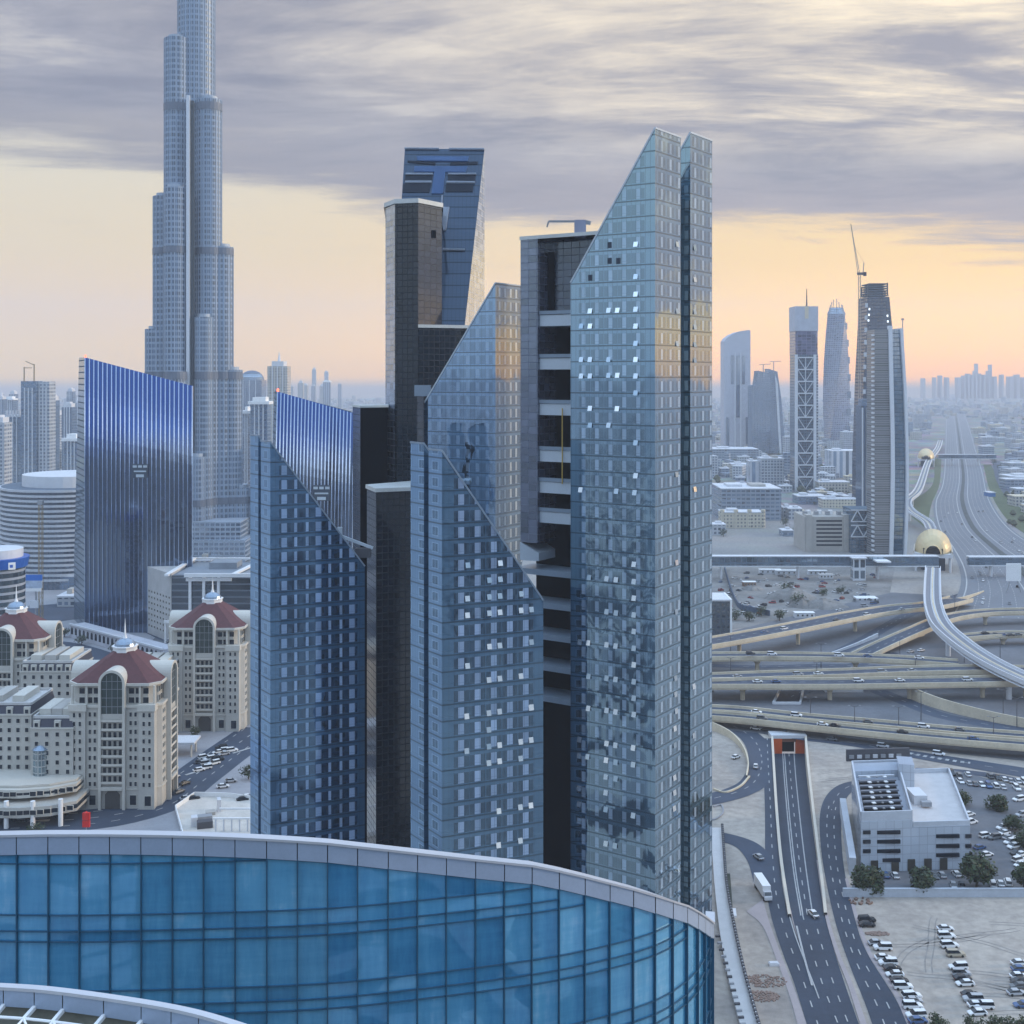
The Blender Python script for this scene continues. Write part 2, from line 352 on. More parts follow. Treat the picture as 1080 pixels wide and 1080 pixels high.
# ------------------------------------------------------------------ ground sheet with the cutting of the underpass
def ground_mat():
    m, t = newmat('sandy ground'); oc = t.new('ShaderNodeTexCoord').outputs['Object']
    a = t.noise(oc, .004, 6, .6); b = t.noise(oc, .022, 7, .65, .3); c = t.noise(oc, .35, 4, .6)
    col = t.ramp(b, [(.22, (.20, .185, .18)), (.42, (.33, .29, .255)), (.58, (.42, .37, .32)), (.8, (.50, .45, .39))])
    far = t.ramp(a, [(.3, (.16, .17, .17)), (.5, (.27, .26, .25)), (.7, (.36, .33, .30))])
    y = t.xyz(oc)[1]
    f = t.m('ADD', t.sstep(y, 560, 1100), t.m('SUBTRACT', 1.0, t.sstep(y, -200, 60)), clamp=True)
    vo = t.new('ShaderNodeTexVoronoi', feature='F1', distance='CHEBYCHEV'); t.put(vo.inputs['Vector'], oc); vo.inputs['Scale'].default_value = .028; vo.inputs['Randomness'].default_value = .8
    blk = t.mix(.55, far, vo.outputs['Color'], 'MULTIPLY')
    col = t.mix(f, col, t.mix(t.m('MULTIPLY', t.sstep(y, 900, 2000), .8), far, blk))
    # wheel tracks in the sand
    wv = t.new('ShaderNodeTexWave', wave_type='RINGS'); t.put(wv.inputs['Vector'], t.v('MULTIPLY', oc, (1, .6, 1))); wv.inputs['Scale'].default_value = .05
    wv.inputs['Distortion'].default_value = 9; wv.inputs['Detail'].default_value = 3; wv.inputs['Detail Scale'].default_value = .6
    col = t.mix(t.m('MULTIPLY', t.m('MULTIPLY', t.sstep(wv.outputs[0], .8, 1.0), t.m('SUBTRACT', 1.0, f)), .10), col, (.22, .20, .19))
    col = t.v('SCALE', col, sc=t.m('ADD', .58, t.m('MULTIPLY', c, .84)))
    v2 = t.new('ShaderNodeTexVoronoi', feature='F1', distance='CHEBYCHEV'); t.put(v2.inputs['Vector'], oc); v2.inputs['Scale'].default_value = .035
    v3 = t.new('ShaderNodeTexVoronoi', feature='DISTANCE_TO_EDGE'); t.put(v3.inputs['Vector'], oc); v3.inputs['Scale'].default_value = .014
    mirror_town = t.mix(t.sstep(t.xyz(v2.outputs['Color'])[0], .62, .70), (.020, .032, .046), (.30, .28, .26)); mirror_town = t.mix(t.m('LESS_THAN', v3.outputs[0], .06), mirror_town, (.20, .20, .21))
    xx = t.xyz(oc)[0]; pod = t.m('MULTIPLY', t.m('SUBTRACT', 1.0, t.sstep(xx, 30, 48)), t.m('SUBTRACT', 1.0, t.sstep(y, 300, 340)))  # mask: hidden ground on the camera side, darkened for the glass reflections
    col = t.mix(t.m('MAXIMUM', pod, t.m('SUBTRACT', 1.0, t.sstep(y, -120, 120))), col, t.mix(.15, mirror_town, t.v('SCALE', col, sc=.22)))      # hidden ground darkened with a street pattern, put in for the glass to reflect
    finish(t, princ(t, col, .92, 0, .2)); return m
z8 = lambda x, y: (740+x/3.176, 760+y/3.176)
z7 = lambda x, y: (740+x/3.176, 540+y/3.176)
Gz8 = lambda x, y, z=0: G(*z8(x, y), z)
Gz7 = lambda x, y, z=0: G(*z7(x, y), z)
TL = [Gz8(240, 60), Gz8(246, 160), Gz8(256, 310), Gz8(272, 480), Gz8(300, 660)]
TR = [Gz8(345, 60), Gz8(353, 150), Gz8(368, 290), Gz8(383, 420), Gz8(400, 560)]
TR.append(TL[-1]+(Gz8(410, 655)-TL[-1]))
def ground():
    bm = bmesh.new()
    def loop(pts):
        vs_ = [bm.verts.new(p) for p in pts]
        return [bm.edges.new((vs_[i], vs_[(i+1) % len(vs_)])) for i in range(len(vs_))]
    e = loop([(-4500, -2500, 0), (4500, -2500, 0), (4500, 7900, 0), (-4500, 7900, 0)]) + loop(TL+TR[::-1])
    bmesh.ops.triangle_fill(bm, use_beauty=True, use_dissolve=False, edges=e)
    for f in bm.faces:
        if f.normal.z < 0: f.normal_flip()
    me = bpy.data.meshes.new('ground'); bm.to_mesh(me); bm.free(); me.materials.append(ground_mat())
    o = bpy.data.objects.new('ground', me); COL.objects.link(o); o['kind'] = 'structure'
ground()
# ------------------------------------------------------------------ the dusty air
hz = MB(); hz.span(-4600, 4600, -2600, 8000, -10, 610)
hm, t = newmat('dusty air')
pv = t.new('ShaderNodeVolumePrincipled'); pv.inputs['Color'].default_value = (.80, .84, .94, 1); pv.inputs['Density'].default_value = HAZE = 1.15e-4
pv.inputs['Anisotropy'].default_value = .1
ho = t.new('ShaderNodeOutputMaterial'); t.l.new(pv.outputs[0], ho.inputs['Volume'])
struct('haze', hz, hm, 'stuff')

# ------------------------------------------------------------------ ground-level surfaces
ZL = [.04]
def nz(): ZL[0] += .006; return ZL[0]
def lift(pts, z): return [Vector((p.x, p.y, z)) for p in pts]
def sheet(name, L, Rr, mat, n=24, z=None):
    z = nz() if z is None else z
    mb = MB(); mb.strip(lift(catmull(L, n), z), lift(catmull(Rr, n), z)); return struct(name, mb, mat)
def polysheet(name, pts, mat):
    z = nz(); mb = MB(); mb.poly(lift(pts, z)); bm_ = mb; return struct(name, bm_, mat)
PAVE = pm('paving', (.30, .30, .32), .8, .2, .08)
PAVEP = pm('pinkish paving', (.36, .31, .31), .8, .15, .2)
LOT = pm('grey lot', (.125, .13, .145), .8, .34, .05)
SANDL = pm('pale sand', (.50, .45, .38), .9, .2, .06)
GREENV = pm('verge grass', (.075, .095, .04), .9, .4, .05)
DUST = pm('dusty site', (.20, .19, .18), .9, .6, .04)
# left district: grey paving under the streets and blocks
polysheet('pavement', [G(-160, 890), G(330, 890), G(330, 640), G(300, 600), G(-160, 600)], PAVE)
polysheet('parking_ground', [G(176, 660), G(275, 655), G(275, 690), G(150, 686)], LOT)
st = [G(-90, 872), G(0, 868), G(60, 866), G(120, 860), G(165, 847), G(200, 822), G(235, 796), G(275, 768)]
def offs(pts, w):
    out = []
    for i, p in enumerate(pts):
        a = pts[max(i-1, 0)]; b = pts[min(i+1, len(pts)-1)]; d = (b-a); d.z = 0; d.normalize()
        out.append(p+Vector((-d.y, d.x, 0))*w)
    return out
stc = catmull(st, 40)
sheet('road', offs(st, 9), offs(st, -11), ASPH)
sheet('road', [G(-60, 690), G(60, 676), G(150, 700), G(230, 735)], [G(-60, 722), G(60, 700), G(140, 722), G(225, 760)], ASPH)
sheet('road', [G(20, 640), G(110, 636), G(180, 662)], [G(20, 662), G(110, 652), G(172, 676)], ASPH)
def dashes(mb, c, z, dash=3.0, gap=6.0, w=.28, solid=False):
    """painted line along the points c"""
    acc = 0.0
    for a, b in zip(c[:-1], c[1:]):
        d = b-a; L = d.length
        if L < 1e-4: continue
        d = d/L; nrm = Vector((-d.y, d.x, 0))*w/2; s = 0.0
        while s < L:
            ph = acc % (dash+gap)
            if solid: e = L; on = True
            elif ph < dash: e = min(L, s+dash-ph); on = True
            else: e = min(L, s+dash+gap-ph); on = False
            e = max(e, s+.01)
            if on:
                p, q = a+d*s, a+d*e
                za = (z if z is not None else 0)
                up = Vector((0, 0, za)) if z is None else None
                mb.poly([Vector((k.x, k.y, (k.z+.03) if z is None else z)) for k in (p-nrm, q-nrm, q+nrm, p+nrm)])
            acc += e-s; s = e
def lerp(A, B, f): return [a*(1-f)+b*f for a, b in zip(A, B)]
mk = MB(); dashes(mk, stc, .20, 3, 5, .5)
for k in (-3.6, 3.8): dashes(mk, catmull(offs(st, k*1.6), 40), .20, 3, 5, .4)
# chevrons and arrows on the street
for px, py, a, L_, w_ in ((38, 866, .1, 9, 1.2), (205, 815, .9, 8, 1.3), (222, 806, .9, 8, 1.3), (150, 850, .35, 8, 1), (255, 792, .9, 9, 1.2)):
    p = G(px, py); d = Vector((math.cos(a), math.sin(a), 0)); nn = Vector((-d.y, d.x, 0))
    mk.poly([Vector((*(p+d*i*L_/2+nn*j*w_/2).xy, .20)) for i, j in ((-1, -1), (1, -1), (1, 1), (-1, 1))])

# near carriageways on the right
A_L = [Gz8(*q) for q in ((203, 60), (206, 130), (212, 300), (213, 470), (225, 620), (265, 760), (310, 880), (352, 1016), (372, 1075))]
A_R = [Gz8(*q) for q in ((236, 60), (238, 130), (248, 270), (260, 420), (277, 570), (306, 690), (345, 800), (395, 930), (440, 1075))]
sheet('road', A_L, A_R, ASPHD)
B_L = [Gz8(*q) for q in ((300, 655), (330, 765), (368, 890), (420, 1016), (440, 1075))]
B_R = [Gz8(*q) for q in ((412, 650), (445, 775), (482, 890), (526, 1016), (548, 1075))]
sheet('road', B_L, B_R, ASPHD)
C_L = [Gz8(*q) for q in ((560, 196), (470, 212), (418, 252), (396, 320), (400, 430), (421, 560), (455, 700), (500, 830), (552, 960), (590, 1075))]
C_R = [Gz8(*q) for q in ((560, 226), (510, 236), (482, 268), (468, 330), (470, 430), (483, 530), (512, 660), (552, 775), (648, 930), (715, 1075))]
sheet('road', C_L, C_R, ASPHD, 40)
ck = [Gz8(*q) for q in ((385, 470), (410, 640), (448, 780), (490, 890), (530, 1016), (552, 1075))]
ck2 = [Gz8(*q) for q in ((398, 470), (421, 640), (462, 780), (508, 890), (552, 1016), (580, 1075))]
mb = MB(); a_, b_ = catmull(ck, 30), catmull(ck2, 30)
mb.strip(lift(a_, .28), lift(b_, .28)); mb.strip(lift(a_, 0), lift(a_, .28)); mb.strip(lift(b_, .28), lift(b_, 0)); struct('median_kerb', mb, PAVEP)
ga = catmull([Gz8(*q) for q in ((279, 570), (309, 690), (343, 790), (366, 880))], 16); gb = catmull([Gz8(*q) for q in ((300, 640), (318, 715), (346, 800), (368, 884))], 16)
mb = MB(); mb.strip(lift(ga, .25), lift(gb, .25)); mb.strip(lift(ga, 0), lift(ga, .25)); struct('median_kerb', mb, PAVEP)
# verge paving beside the left road
sheet('pavement', [Gz8(*q) for q in ((150, 640), (205, 690), (250, 800), (300, 940), (335, 1075))], [Gz8(*q) for q in ((205, 600), (228, 680), (268, 790), (318, 920), (365, 1060))], PAVEP)
sheet('pavement', [Gz8(*q) for q in ((480, 530), (510, 650), (552, 772), (600, 850), (650, 930), (705, 1060))], [Gz8(*q) for q in ((490, 530), (522, 650), (566, 772), (618, 850), (668, 930), (725, 1060))], PAVEP)
for f in (.34, .67):
    dashes(mk, lerp(catmull(B_L, 30), catmull(B_R, 30), f), .21, 3, 6, .3)
    dashes(mk, lerp(catmull(C_L, 50), catmull(C_R, 50), f)[14:], .21, 3, 6, .3)
dashes(mk, lerp(catmull(A_L, 40), catmull(A_R, 40), .5), .21, 3, 6, .3)
dashes(mk, lerp(catmull(A_L, 40), catmull(A_R, 40), .96)[18:36], .21, w=.3, solid=True)
dashes(mk, lerp(catmull(C_L, 50), catmull(C_R, 50), .5)[:16], .21, 3, 6, .25)
dashes(mk, catmull([Gz8(*q) for q in ((318, 690), (345, 800), (370, 890))], 12), .24, w=.5, solid=True)
# loop ramp and link roads at the left of the sand lot
lp = [Gz8(*q) for q in ((-40, -18), (40, 0), (120, 26), (180, 72), (202, 140), (178, 205), (120, 240), (40, 262), (-30, 275))]
sheet('road', offs(lp, 5), offs(lp, -5), ASPH, 40)
dashes(mk, catmull(lp, 40), .21, 3, 5, .3)
sl_ = [Gz8(*q) for q in ((-20, 385), (70, 392), (150, 418), (196, 470), (222, 545))]
sheet('road', offs(sl_, 4), offs(sl_, -4), ASPH)
lw_ = catmull([Gz8(*q) for q in ((-10, 22), (40, 34), (100, 62), (140, 105), (156, 150), (150, 190))], 24)
mb = MB()
for i in range(24):
    hgt = 3.2*(1-i/24)**.8+.8; h2_ = 3.2*(1-(i+1)/24)**.8+.8
    p, q = lw_[i], lw_[i+1]; d = (q-p).normalized(); nn = Vector((-d.y, d.x, 0))*.25
    mb.poly([p-nn, q-nn, q-nn+Vector((0, 0, h2_)), p-nn+Vector((0, 0, hgt))]); mb.poly([p+nn, p+nn+Vector((0, 0, hgt)), q+nn+Vector((0, 0, h2_)), q+nn])
    mb.poly([p-nn+Vector((0, 0, hgt)), q-nn+Vector((0, 0, h2_)), q+nn+Vector((0, 0, h2_)), p+nn+Vector((0, 0, hgt))])
tag(mb.build('retaining_wall', CREAMC, loc=lw_[0]), 'curved cream retaining wall round the sandy loop beside the tallest glass tower', 'wall')
kb = catmull([Gz8(*q) for q in ((40, 232), (80, 243), (130, 222), (160, 190))], 14); mb = MB()
for p, q in zip(kb[:-1], kb[1:]): mb.bar(p+Vector((0, 0, .3)), q+Vector((0, 0, .3)), .6, .7)
struct('kerb', mb, CREAMC)
kb = catmull([Gz8(*q) for q in ((40, 290), (66, 285), (72, 310), (50, 330), (20, 338))], 14); mb = MB()
for p, q in zip(kb[:-1], kb[1:]): mb.bar(p+Vector((0, 0, .2)), q+Vector((0, 0, .2)), .5, .5)
struct('kerb', mb, PAVE)
# slow wide ground road below the flyovers, and the office's yard
g5a = [Gz7(*q) for q in ((-330, 652), (-20, 690), (180, 712), (330, 742), (520, 765), (650, 792), (850, 822), (1110, 862))]
g5b = [Gz7(*q) for q in ((-330, 674), (-20, 716), (180, 740), (330, 764), (500, 785), (640, 812), (850, 850), (1110, 896))]
sheet('road', g5a, g5b, ASPH); dashes(mk, lerp(catmull(g5a, 40), catmull(g5b, 40), .5), .22, 3, 6, .3)
dashes(mk, catmull([Gz7(*q) for q in ((650, 800), (740, 818), (850, 836), (900, 842))], 20), .22, 1.4, 1.4, 2.4)
ya = [Gz7(*q) for q in ((716, 858), (850, 862), (1000, 880), (1110, 905))]; yb = [Gz7(*q) for q in ((716, 868), (850, 876), (1000, 896), (1110, 925))]
sheet('road', ya, yb, ASPH)
polysheet('parking_ground', [G(895, 945), G(1100, 945), G(1100, 836), G(1003, 812), G(1026, 915), G(905, 918)], LOT)
polysheet('dusty_yard', [G(746, 668), G(936, 640), G(945, 592), G(752, 592)], DUST)
polysheet('junction_ground', [G(746, 768), G(1200, 815), G(1200, 640), G(940, 625), G(746, 672)], LOT)
# slip roads on the junction floor
for pts, w in (([(300, 620), (520, 512), (640, 470)], 8), ([(420, 490), (540, 430), (680, 350), (760, 318)], 8), ([(590, 600), (690, 640), (800, 682), (950, 712), (1100, 735)], 9),
               ([(820, 440), (900, 425), (1000, 412), (1110, 405)], 8), ([(780, 300), (880, 280), (960, 240), (1000, 190)], 12), ([(860, 310), (960, 292), (1020, 240), (1050, 200)], 9),
               ([(20, 515), (200, 520), (420, 515), (640, 520)], 7)):
    c = [Gz7(*q) for q in pts]; sheet('road', offs(c, w/2), offs(c, -w/2), ASPH)
    dashes(mk, catmull(c, 20), .25, 3, 6, .3)
# cream ramp walls on the junction floor
def lowwall(label, pts, h0, h1, mat=CREAMC, name='retaining_wall', cat='wall'):
    c = catmull([Gz7(*q) for q in pts], 20); mb = MB()
    for i in range(20):
        p, q = c[i], c[i+1]; d = (q-p).normalized(); nn = Vector((-d.y, d.x, 0))*.3
        za, zb = h0+(h1-h0)*i/20, h0+(h1-h0)*(i+1)/20; A = Vector((0, 0, za)); B = Vector((0, 0, zb))
        mb.poly([p-nn, q-nn, q-nn+B, p-nn+A]); mb.poly([p+nn, p+nn+A, q+nn+B, q+nn]); mb.poly([p-nn+A, q-nn+B, q+nn+B, p+nn+A])
    return tag(mb.build(name, mat, loc=c[0]), label, cat)
lowwall('long cream wall beside the curving slip road beneath the low flyover, right side', [(690, 622), (760, 650), (850, 676), (980, 705), (1110, 728)], 6, 4)
lowwall('cream wedge wall under the diagonal ramp left of the metro viaduct', [(560, 470), (650, 440), (745, 415)], 1, 6)
lowwall('pale wall edging the sunken ramp in the middle of the junction', [(430, 478), (520, 448), (590, 420)], 1, 2.5, PALE)
lowwall('cream wall bending behind the metro viaduct at the right of the junction', [(880, 440), (960, 428), (1040, 420)], 3, 3)
lowwall('cream wall along the ramp just right of the metro viaduct below the dome', [(800, 318), (860, 305), (945, 268)], 6, 1)
rtk = random.Random(19); m_ = MB(); TRK = pm('tyre worn sand', (.27, .245, .225), .9, .3, .3)
for k in range(26):
    near = k < 17
    x0, y0 = (rtk.uniform(925, 1075), rtk.uniform(955, 1075)) if near else (rtk.uniform(860, 900), rtk.uniform(800, 860))
    a = rtk.uniform(-.5, .5)+(1.5 if rtk.random() < .3 else 0); p = G(x0, y0); c = [p]
    for j in range(12):
        a += rtk.uniform(-.16, .16); p = p+Vector((math.cos(a), math.sin(a), 0))*rtk.uniform(2, 3.4); c.append(p)
    if any((540+F*q.x/q.y < (905 if near else 862)) or q.y > (341 if near else 500) for q in c): continue
    for o in (-.8, .8): s1_, s2_ = offs(c, o+.16), offs(c, o-.16); m_.strip(lift(s1_, .035), lift(s2_, .035))
struct('wheel_ruts', m_, TRK)
# highway into the distance
HL = [G(*q) for q in ((1001, 416), (998, 440), (996, 480), (993, 510), (985, 530), (988, 556), (1002, 578), (1012, 600), (1012, 622), (996, 650))]
HR = [G(*q) for q in ((1009, 416), (1019, 440), (1030, 475), (1037, 497), (1044, 525), (1062, 553), (1092, 575), (1130, 592), (1180, 620), (1240, 660))]
HWY = pm('worn highway', (.15, .16, .18), .75, .12, .03)
sheet('highway', HL, HR, HWY, 60)
hc = lambda f: lerp(catmull(HL, 60), catmull(HR, 60), f)
for f, w in ((.04, .6), (.12, .3), (.19, .3), (.26, .3), (.33, .3), (.40, .5), (.60, .5), (.67, .3), (.74, .3), (.81, .3), (.88, .3), (.96, .6)): dashes(mk, hc(f)[3:], .30, 4, 5, w*1.6, solid=w > .4)
z_ = nz()
mb = MB(); mb.strip(lift(hc(.46), .32), lift(hc(.53), .32)); struct('highway_median', mb, pm('dark median', (.06, .07, .07), .9, .4, .05))
sheet('verge', [G(*q) for q in ((985, 484), (984, 510), (964, 528), (958, 540), (975, 556))], [G(*q) for q in ((993, 484), (991, 510), (983, 530), (980, 548), (985, 558))], GREENV)
sheet('verge', [G(*q) for q in ((1037, 490), (1045, 520), (1064, 550), (1100, 575))], [G(*q) for q in ((1045, 490), (1062, 520), (1082, 540), (1130, 566))], GREENV)
sheet('road', [G(*q) for q in ((1046, 486), (1052, 510), (1070, 530), (1120, 550))], [G(*q) for q in ((1056, 486), (1066, 510), (1086, 528), (1130, 540))], ASPH)
sheet('road', [G(*q) for q in ((748, 540), (775, 515), (822, 490), (838, 470))], [G(*q) for q in ((760, 545), (792, 518), (832, 492), (843, 470))], HWY)
struct('road_marking', mk, MARK)

# ------------------------------------------------------------------ underpass cutting
n = 24
tl, tr = catmull(TL, n), catmull(TR, n)
y0, y1 = TL[0].y, TL[-1].y
dep = lambda p: -6.2*max(0, min(1, (p.y-y1-5)/(y0-y1-30)))
up = thing('underpass', 'sunken road ramp with pale side walls ending in an orange underpass mouth', 'underpass', (TL[0].x, TL[0].y, 0))
rd = MB(); rd.strip([Vector((p.x, p.y, dep(p)+.02)) for p in tl], [Vector((p.x, p.y, dep(p)+.02)) for p in tr]); rd.build('roadway', ASPHD, up)
lm = MB()
for f in (.30, .36, .66):
    c = [Vector((*(a*(1-f)+b*f).xy, dep(a)*(1-f)+dep(b)*f+.05)) for a, b in zip(tl, tr)]; dashes(lm, c, None, w=.35, solid=True)
dashes(lm, [Vector((*(a*.5+b*.5).xy, dep(a)*.5+dep(b)*.5+.05)) for a, b in zip(tl, tr)], None, 4, 7, .3)
lm.build('lane_marking', MARK, up)
for s, line in ((-1, tl), (1, tr)):
    w = MB()
    for i in range(n):
        p, q = line[i], line[i+1]; ov = Vector((s*.9, 0, 0))
        top = Vector((0, 0, 1.0))
        zp, zq = Vector((0, 0, dep(p)-.2)), Vector((0, 0, dep(q)-.2))
        w.poly([p+zp, q+zq, q+top, p+top]); w.poly([p+top, q+top, q+ov+top, p+ov+top]); w.poly([p+ov, q+ov, q+ov+top, p+ov+top])
    w.build('side_wall', pm('pale barrier wall', (.60, .53, .44), .8, .1, .1), up)
a, b = tl[0], tr[0]; wdt = b.x-a.x
ORANGE = pm('orange tiles', (.62, .10, .015), .5, .12, .3)
pt = MB(); pt.span(a.x-.9, b.x+.9, a.y-.2, a.y+6, .0, 1.4); pt.build('portal_beam', PALE, up)
for s in (0, 1):
    x0 = a.x+(.72*wdt if s else 0); pp = MB(); pp.span(x0, x0+.28*wdt, a.y-.05, a.y+1.2, -6.3, -.01); pp.build('portal_panel', ORANGE, up)
pp = MB(); pp.span(a.x+.28*wdt, a.x+.72*wdt, a.y+3, a.y+3.4, -6.3, -.01); pp.build('portal_opening', BLACK, up)
pp = MB(); pp.span(a.x+.28*wdt, a.x+.72*wdt, a.y-.05, a.y+3, -1.4, -.01); pp.build('portal_lintel', pm('brown soffit', (.16, .06, .03), .7), up)
# second sunken slot beyond the flyover
u2 = thing('underpass', 'small sunken ramp with pale kerb under the wide double flyover', 'underpass', Gz7(290, 620))
mb = MB(); p0, p1, p2, p3 = Gz7(240, 645), Gz7(330, 645), Gz7(340, 600), Gz7(262, 600)
for p, q in ((p0, p1), (p1, p2), (p3, p0)): mb.bar(p+Vector((0, 0, .6)), q+Vector((0, 0, .6)), .9, 1.2)
mb.build('kerb_wall', PALE, u2); mb = MB(); mb.poly([v+Vector((0, 0, .15)) for v in (p0, p1, p2, p3)]); mb.build('roadway', pm('shaded brown tarmac', (.045, .035, .04), .8, .2, .3), u2)
mb = MB(); q0 = Gz7(478, 605); mb.box(q0+Vector((0, 4, 3)), (18, 8, 6)); bx_ = tag(mb.build('pump_house', PALE, loc=q0), 'small pale service box with a lit lamp beneath the wide double flyover', 'utility building')
mb = MB(); mb.cyl((q0.x, q0.y-.3), .5, 3.4, 4.2, 10); mb.build('lamp', emit('lamp glow', (1, .85, .55), 9), bx_)

# ------------------------------------------------------------------ flyovers
def flyover(label, pts, width, z, piers=(), n=44, wall=1.1, walls=(1, 1), thick=1.6, lanes=2, end=None):
    zs = list(z) if hasattr(z, '__len__') else [z]*len(pts)
    pts = list(pts); m0 = len(pts)-1; k0 = 0; ext = lambda a, b, L: (a[0]+L, a[1]+(a[1]-b[1])/(a[0]-b[0])*L)
    if pts[0][0] < 0: pts.insert(0, ext(pts[0], pts[1], -330)); zs.insert(0, zs[0]); k0 = 1        # carry on past the towers
    if pts[-1][0] > 1100: pts.append(ext(pts[-1], pts[-2], 280)); zs.append(zs[-1])
    piers = [(k0+f*m0)/(len(pts)-1) for f in piers]; n = 72
    c = catmull([Gz7(*q, zz) for q, zz in zip(pts, zs)], n)
    root = thing('flyover', label, 'flyover', (c[n//2].x, c[n//2].y, 0))
    L, Rr = offs(c, width/2), offs(c, -width/2); dn = Vector((0, 0, -thick))
    d = MB(); d.strip(L, Rr, 0)
    for a_, s in ((L, 1), (Rr, -1)):
        for i in range(n):
            f = [a_[i], a_[i+1], a_[i+1]+dn, a_[i]+dn]; d.poly(f if s < 0 else f[::-1], 1)
    d.strip([p+dn for p in Rr], [p+dn for p in L], 1); d.build('deck', [ASPH, CREAMC], root)
    for k, (a_, s) in enumerate(((L, 1), (Rr, -1))):
        w = MB()
        o_ = offs(c, s*(width/2+.35)); i_ = offs(c, s*(width/2-.15)); t_ = Vector((0, 0, wall)); b_ = Vector((0, 0, -.9))
        for i in range(n):
            w.poly([o_[i]+b_, o_[i+1]+b_, o_[i+1]+t_, o_[i]+t_]); w.poly([i_[i], i_[i+1], i_[i+1]+t_, i_[i]+t_]); w.poly([o_[i]+t_, o_[i+1]+t_, i_[i+1]+t_, i_[i]+t_])
        w.build('parapet', CREAMC, root)
    m_ = MB()
    for j in range(1, lanes): dashes(m_, lerp(L, Rr, j/lanes), None, 3, 6, .3)
    dashes(m_, lerp(L, Rr, .05), None, w=.3, solid=True); dashes(m_, lerp(L, Rr, .95), None, w=.3, solid=True)
    m_.build('lane_marking', MARK, root)
    for f in piers:
        p = c[int(f*n)]; q = MB(); q.cyl((p.x, p.y), 1.1, 0, p.z-thick-2.2, 12); q.cyl((p.x, p.y), 1.1, p.z-thick-2.2, p.z-thick, 12, r2=2.8)
        q.build('pier', CREAMC, root)
    return root
flyover('uppermost cream walled flyover sweeping up behind the others to the metro viaduct', [(-60, 452), (100, 425), (300, 388), (500, 348), (650, 324), (770, 312), (870, 290)], 15, [10, 10, 10, 9.5, 8.5, 7, 4], (.2, .36, .52), lanes=3)
flyover('narrow straight flyover just above the wide double one, second from the back', [(-60, 484), (150, 482), (400, 484), (640, 492), (860, 507)], 10, 8, (.3, .62))
flyover('rear deck of the wide double flyover with plain dark lanes', [(-60, 558), (200, 549), (450, 541), (700, 531), (950, 527), (1140, 531)], 11, 8.2, ())
flyover('front deck of the wide double flyover on flared cream piers', [(-60, 573), (200, 573), (450, 573), (700, 569), (950, 565), (1140, 562)], 12, 7.8, (.150, .384, .612, .792, .955), lanes=3)
flyover('low double lane flyover descending in front, rear lane', [(-60, 658), (120, 666), (350, 690), (600, 712), (850, 735), (1140, 757)], 8, [5, 5, 5, 5, 5.2, 5.2])
flyover('low double lane flyover descending in front, nearest lane with tall cream wall', [(-60, 676), (120, 688), (350, 712), (600, 738), (850, 761), (1140, 784)], 7.5, [4.6, 4.6, 4.6, 4.8, 5, 5])
flyover('diagonal flyover rising from the junction floor and bending right past the viaduct', [(530, 482), (620, 440), (720, 396), (820, 356), (950, 336), (1140, 330)], 10, [2, 4, 6, 7, 7.5, 7.5], (.62, .8))
flyover('short flyover at the far right edge with traffic behind the metro viaduct', [(870, 420), (960, 412), (1060, 408), (1160, 412)], 8, [5, 5.5, 5.5, 5.5], (.5,))

# ------------------------------------------------------------------ metro viaduct, golden station, footbridges
RAIL = pm('track bed', (.20, .20, .22), .7, .15, .3)
def viaduct(label, pts, width, z, piers, n=50, conv=Gz7):
    c = catmull([conv(*q, z) for q in pts], n)
    root = thing('metro_viaduct', label, 'viaduct', (c[n//2].x, c[n//2].y, 0))
    L, Rr = offs(c, width/2), offs(c, -width/2); d = MB(); L2, R2 = offs(c, width*.22), offs(c, -width*.22); dn = Vector((0, 0, -2.2))
    d.strip(L, Rr)
    for A, B in ((L, L2), (R2, Rr)):
        for i in range(n): d.poly([A[i], A[i]+dn*.4, A[i+1]+dn*.4, A[i+1]]); d.poly([A[i]+dn*.4, B[i]+dn, B[i+1]+dn, A[i+1]+dn*.4])
    for i in range(n): d.poly([Rr[i], Rr[i+1], Rr[i+1]+dn*.4, Rr[i]+dn*.4])
    d.build('deck', PALE, root)
    for s in (.24, -.24):
        r_ = MB(); a_, b_ = offs(c, width*(s+.13)), offs(c, width*(s-.13)); e = Vector((0, 0, .12)); r_.strip([p+e for p in a_], [p+e for p in b_]); r_.build('track', RAIL, root)
    for s in (1, -1):
        w = MB(); o_, i_ = offs(c, s*width/2), offs(c, s*(width/2-.5)); t_ = Vector((0, 0, 1.3))
        for i in range(n):
            w.poly([o_[i], o_[i+1], o_[i+1]+t_, o_[i]+t_]); w.poly([i_[i], i_[i+1], i_[i+1]+t_, i_[i]+t_]); w.poly([o_[i]+t_, o_[i+1]+t_, i_[i+1]+t_, i_[i]+t_])
        w.build('parapet', PALE, root)
    w = MB(); o_, i_ = offs(c, .5), offs(c, -.5); t_ = Vector((0, 0, .5)); w.strip([p+t_ for p in o_], [p+t_ for p in i_]); w.build('walkway', CREAMC, root)
    for f in piers:
        p = c[int(f*n)]; q = MB(); q.cyl((p.x, p.y), 1.3, 0, p.z-4, 14); q.cyl((p.x, p.y), 1.3, p.z-4, p.z-1.8, 14, r2=2.6); q.build('pier', PALE, root)
    return root
viaduct('pale metro viaduct curving from the golden dome down to the right edge', [(775, 186), (773, 250), (776, 310), (800, 372), (860, 430), (950, 492), (1060, 548), (1200, 606)], 10.5, 13, (.33, .50, .66, .82))
viaduct('thin far metro viaduct winding from the golden dome to the small far station', [(770, 60), (752, 30), (700, -6), (690, -40), (728, -80), (760, -170), (790, -212), (800, -240)], 9, 12, (.3, .5, .7))
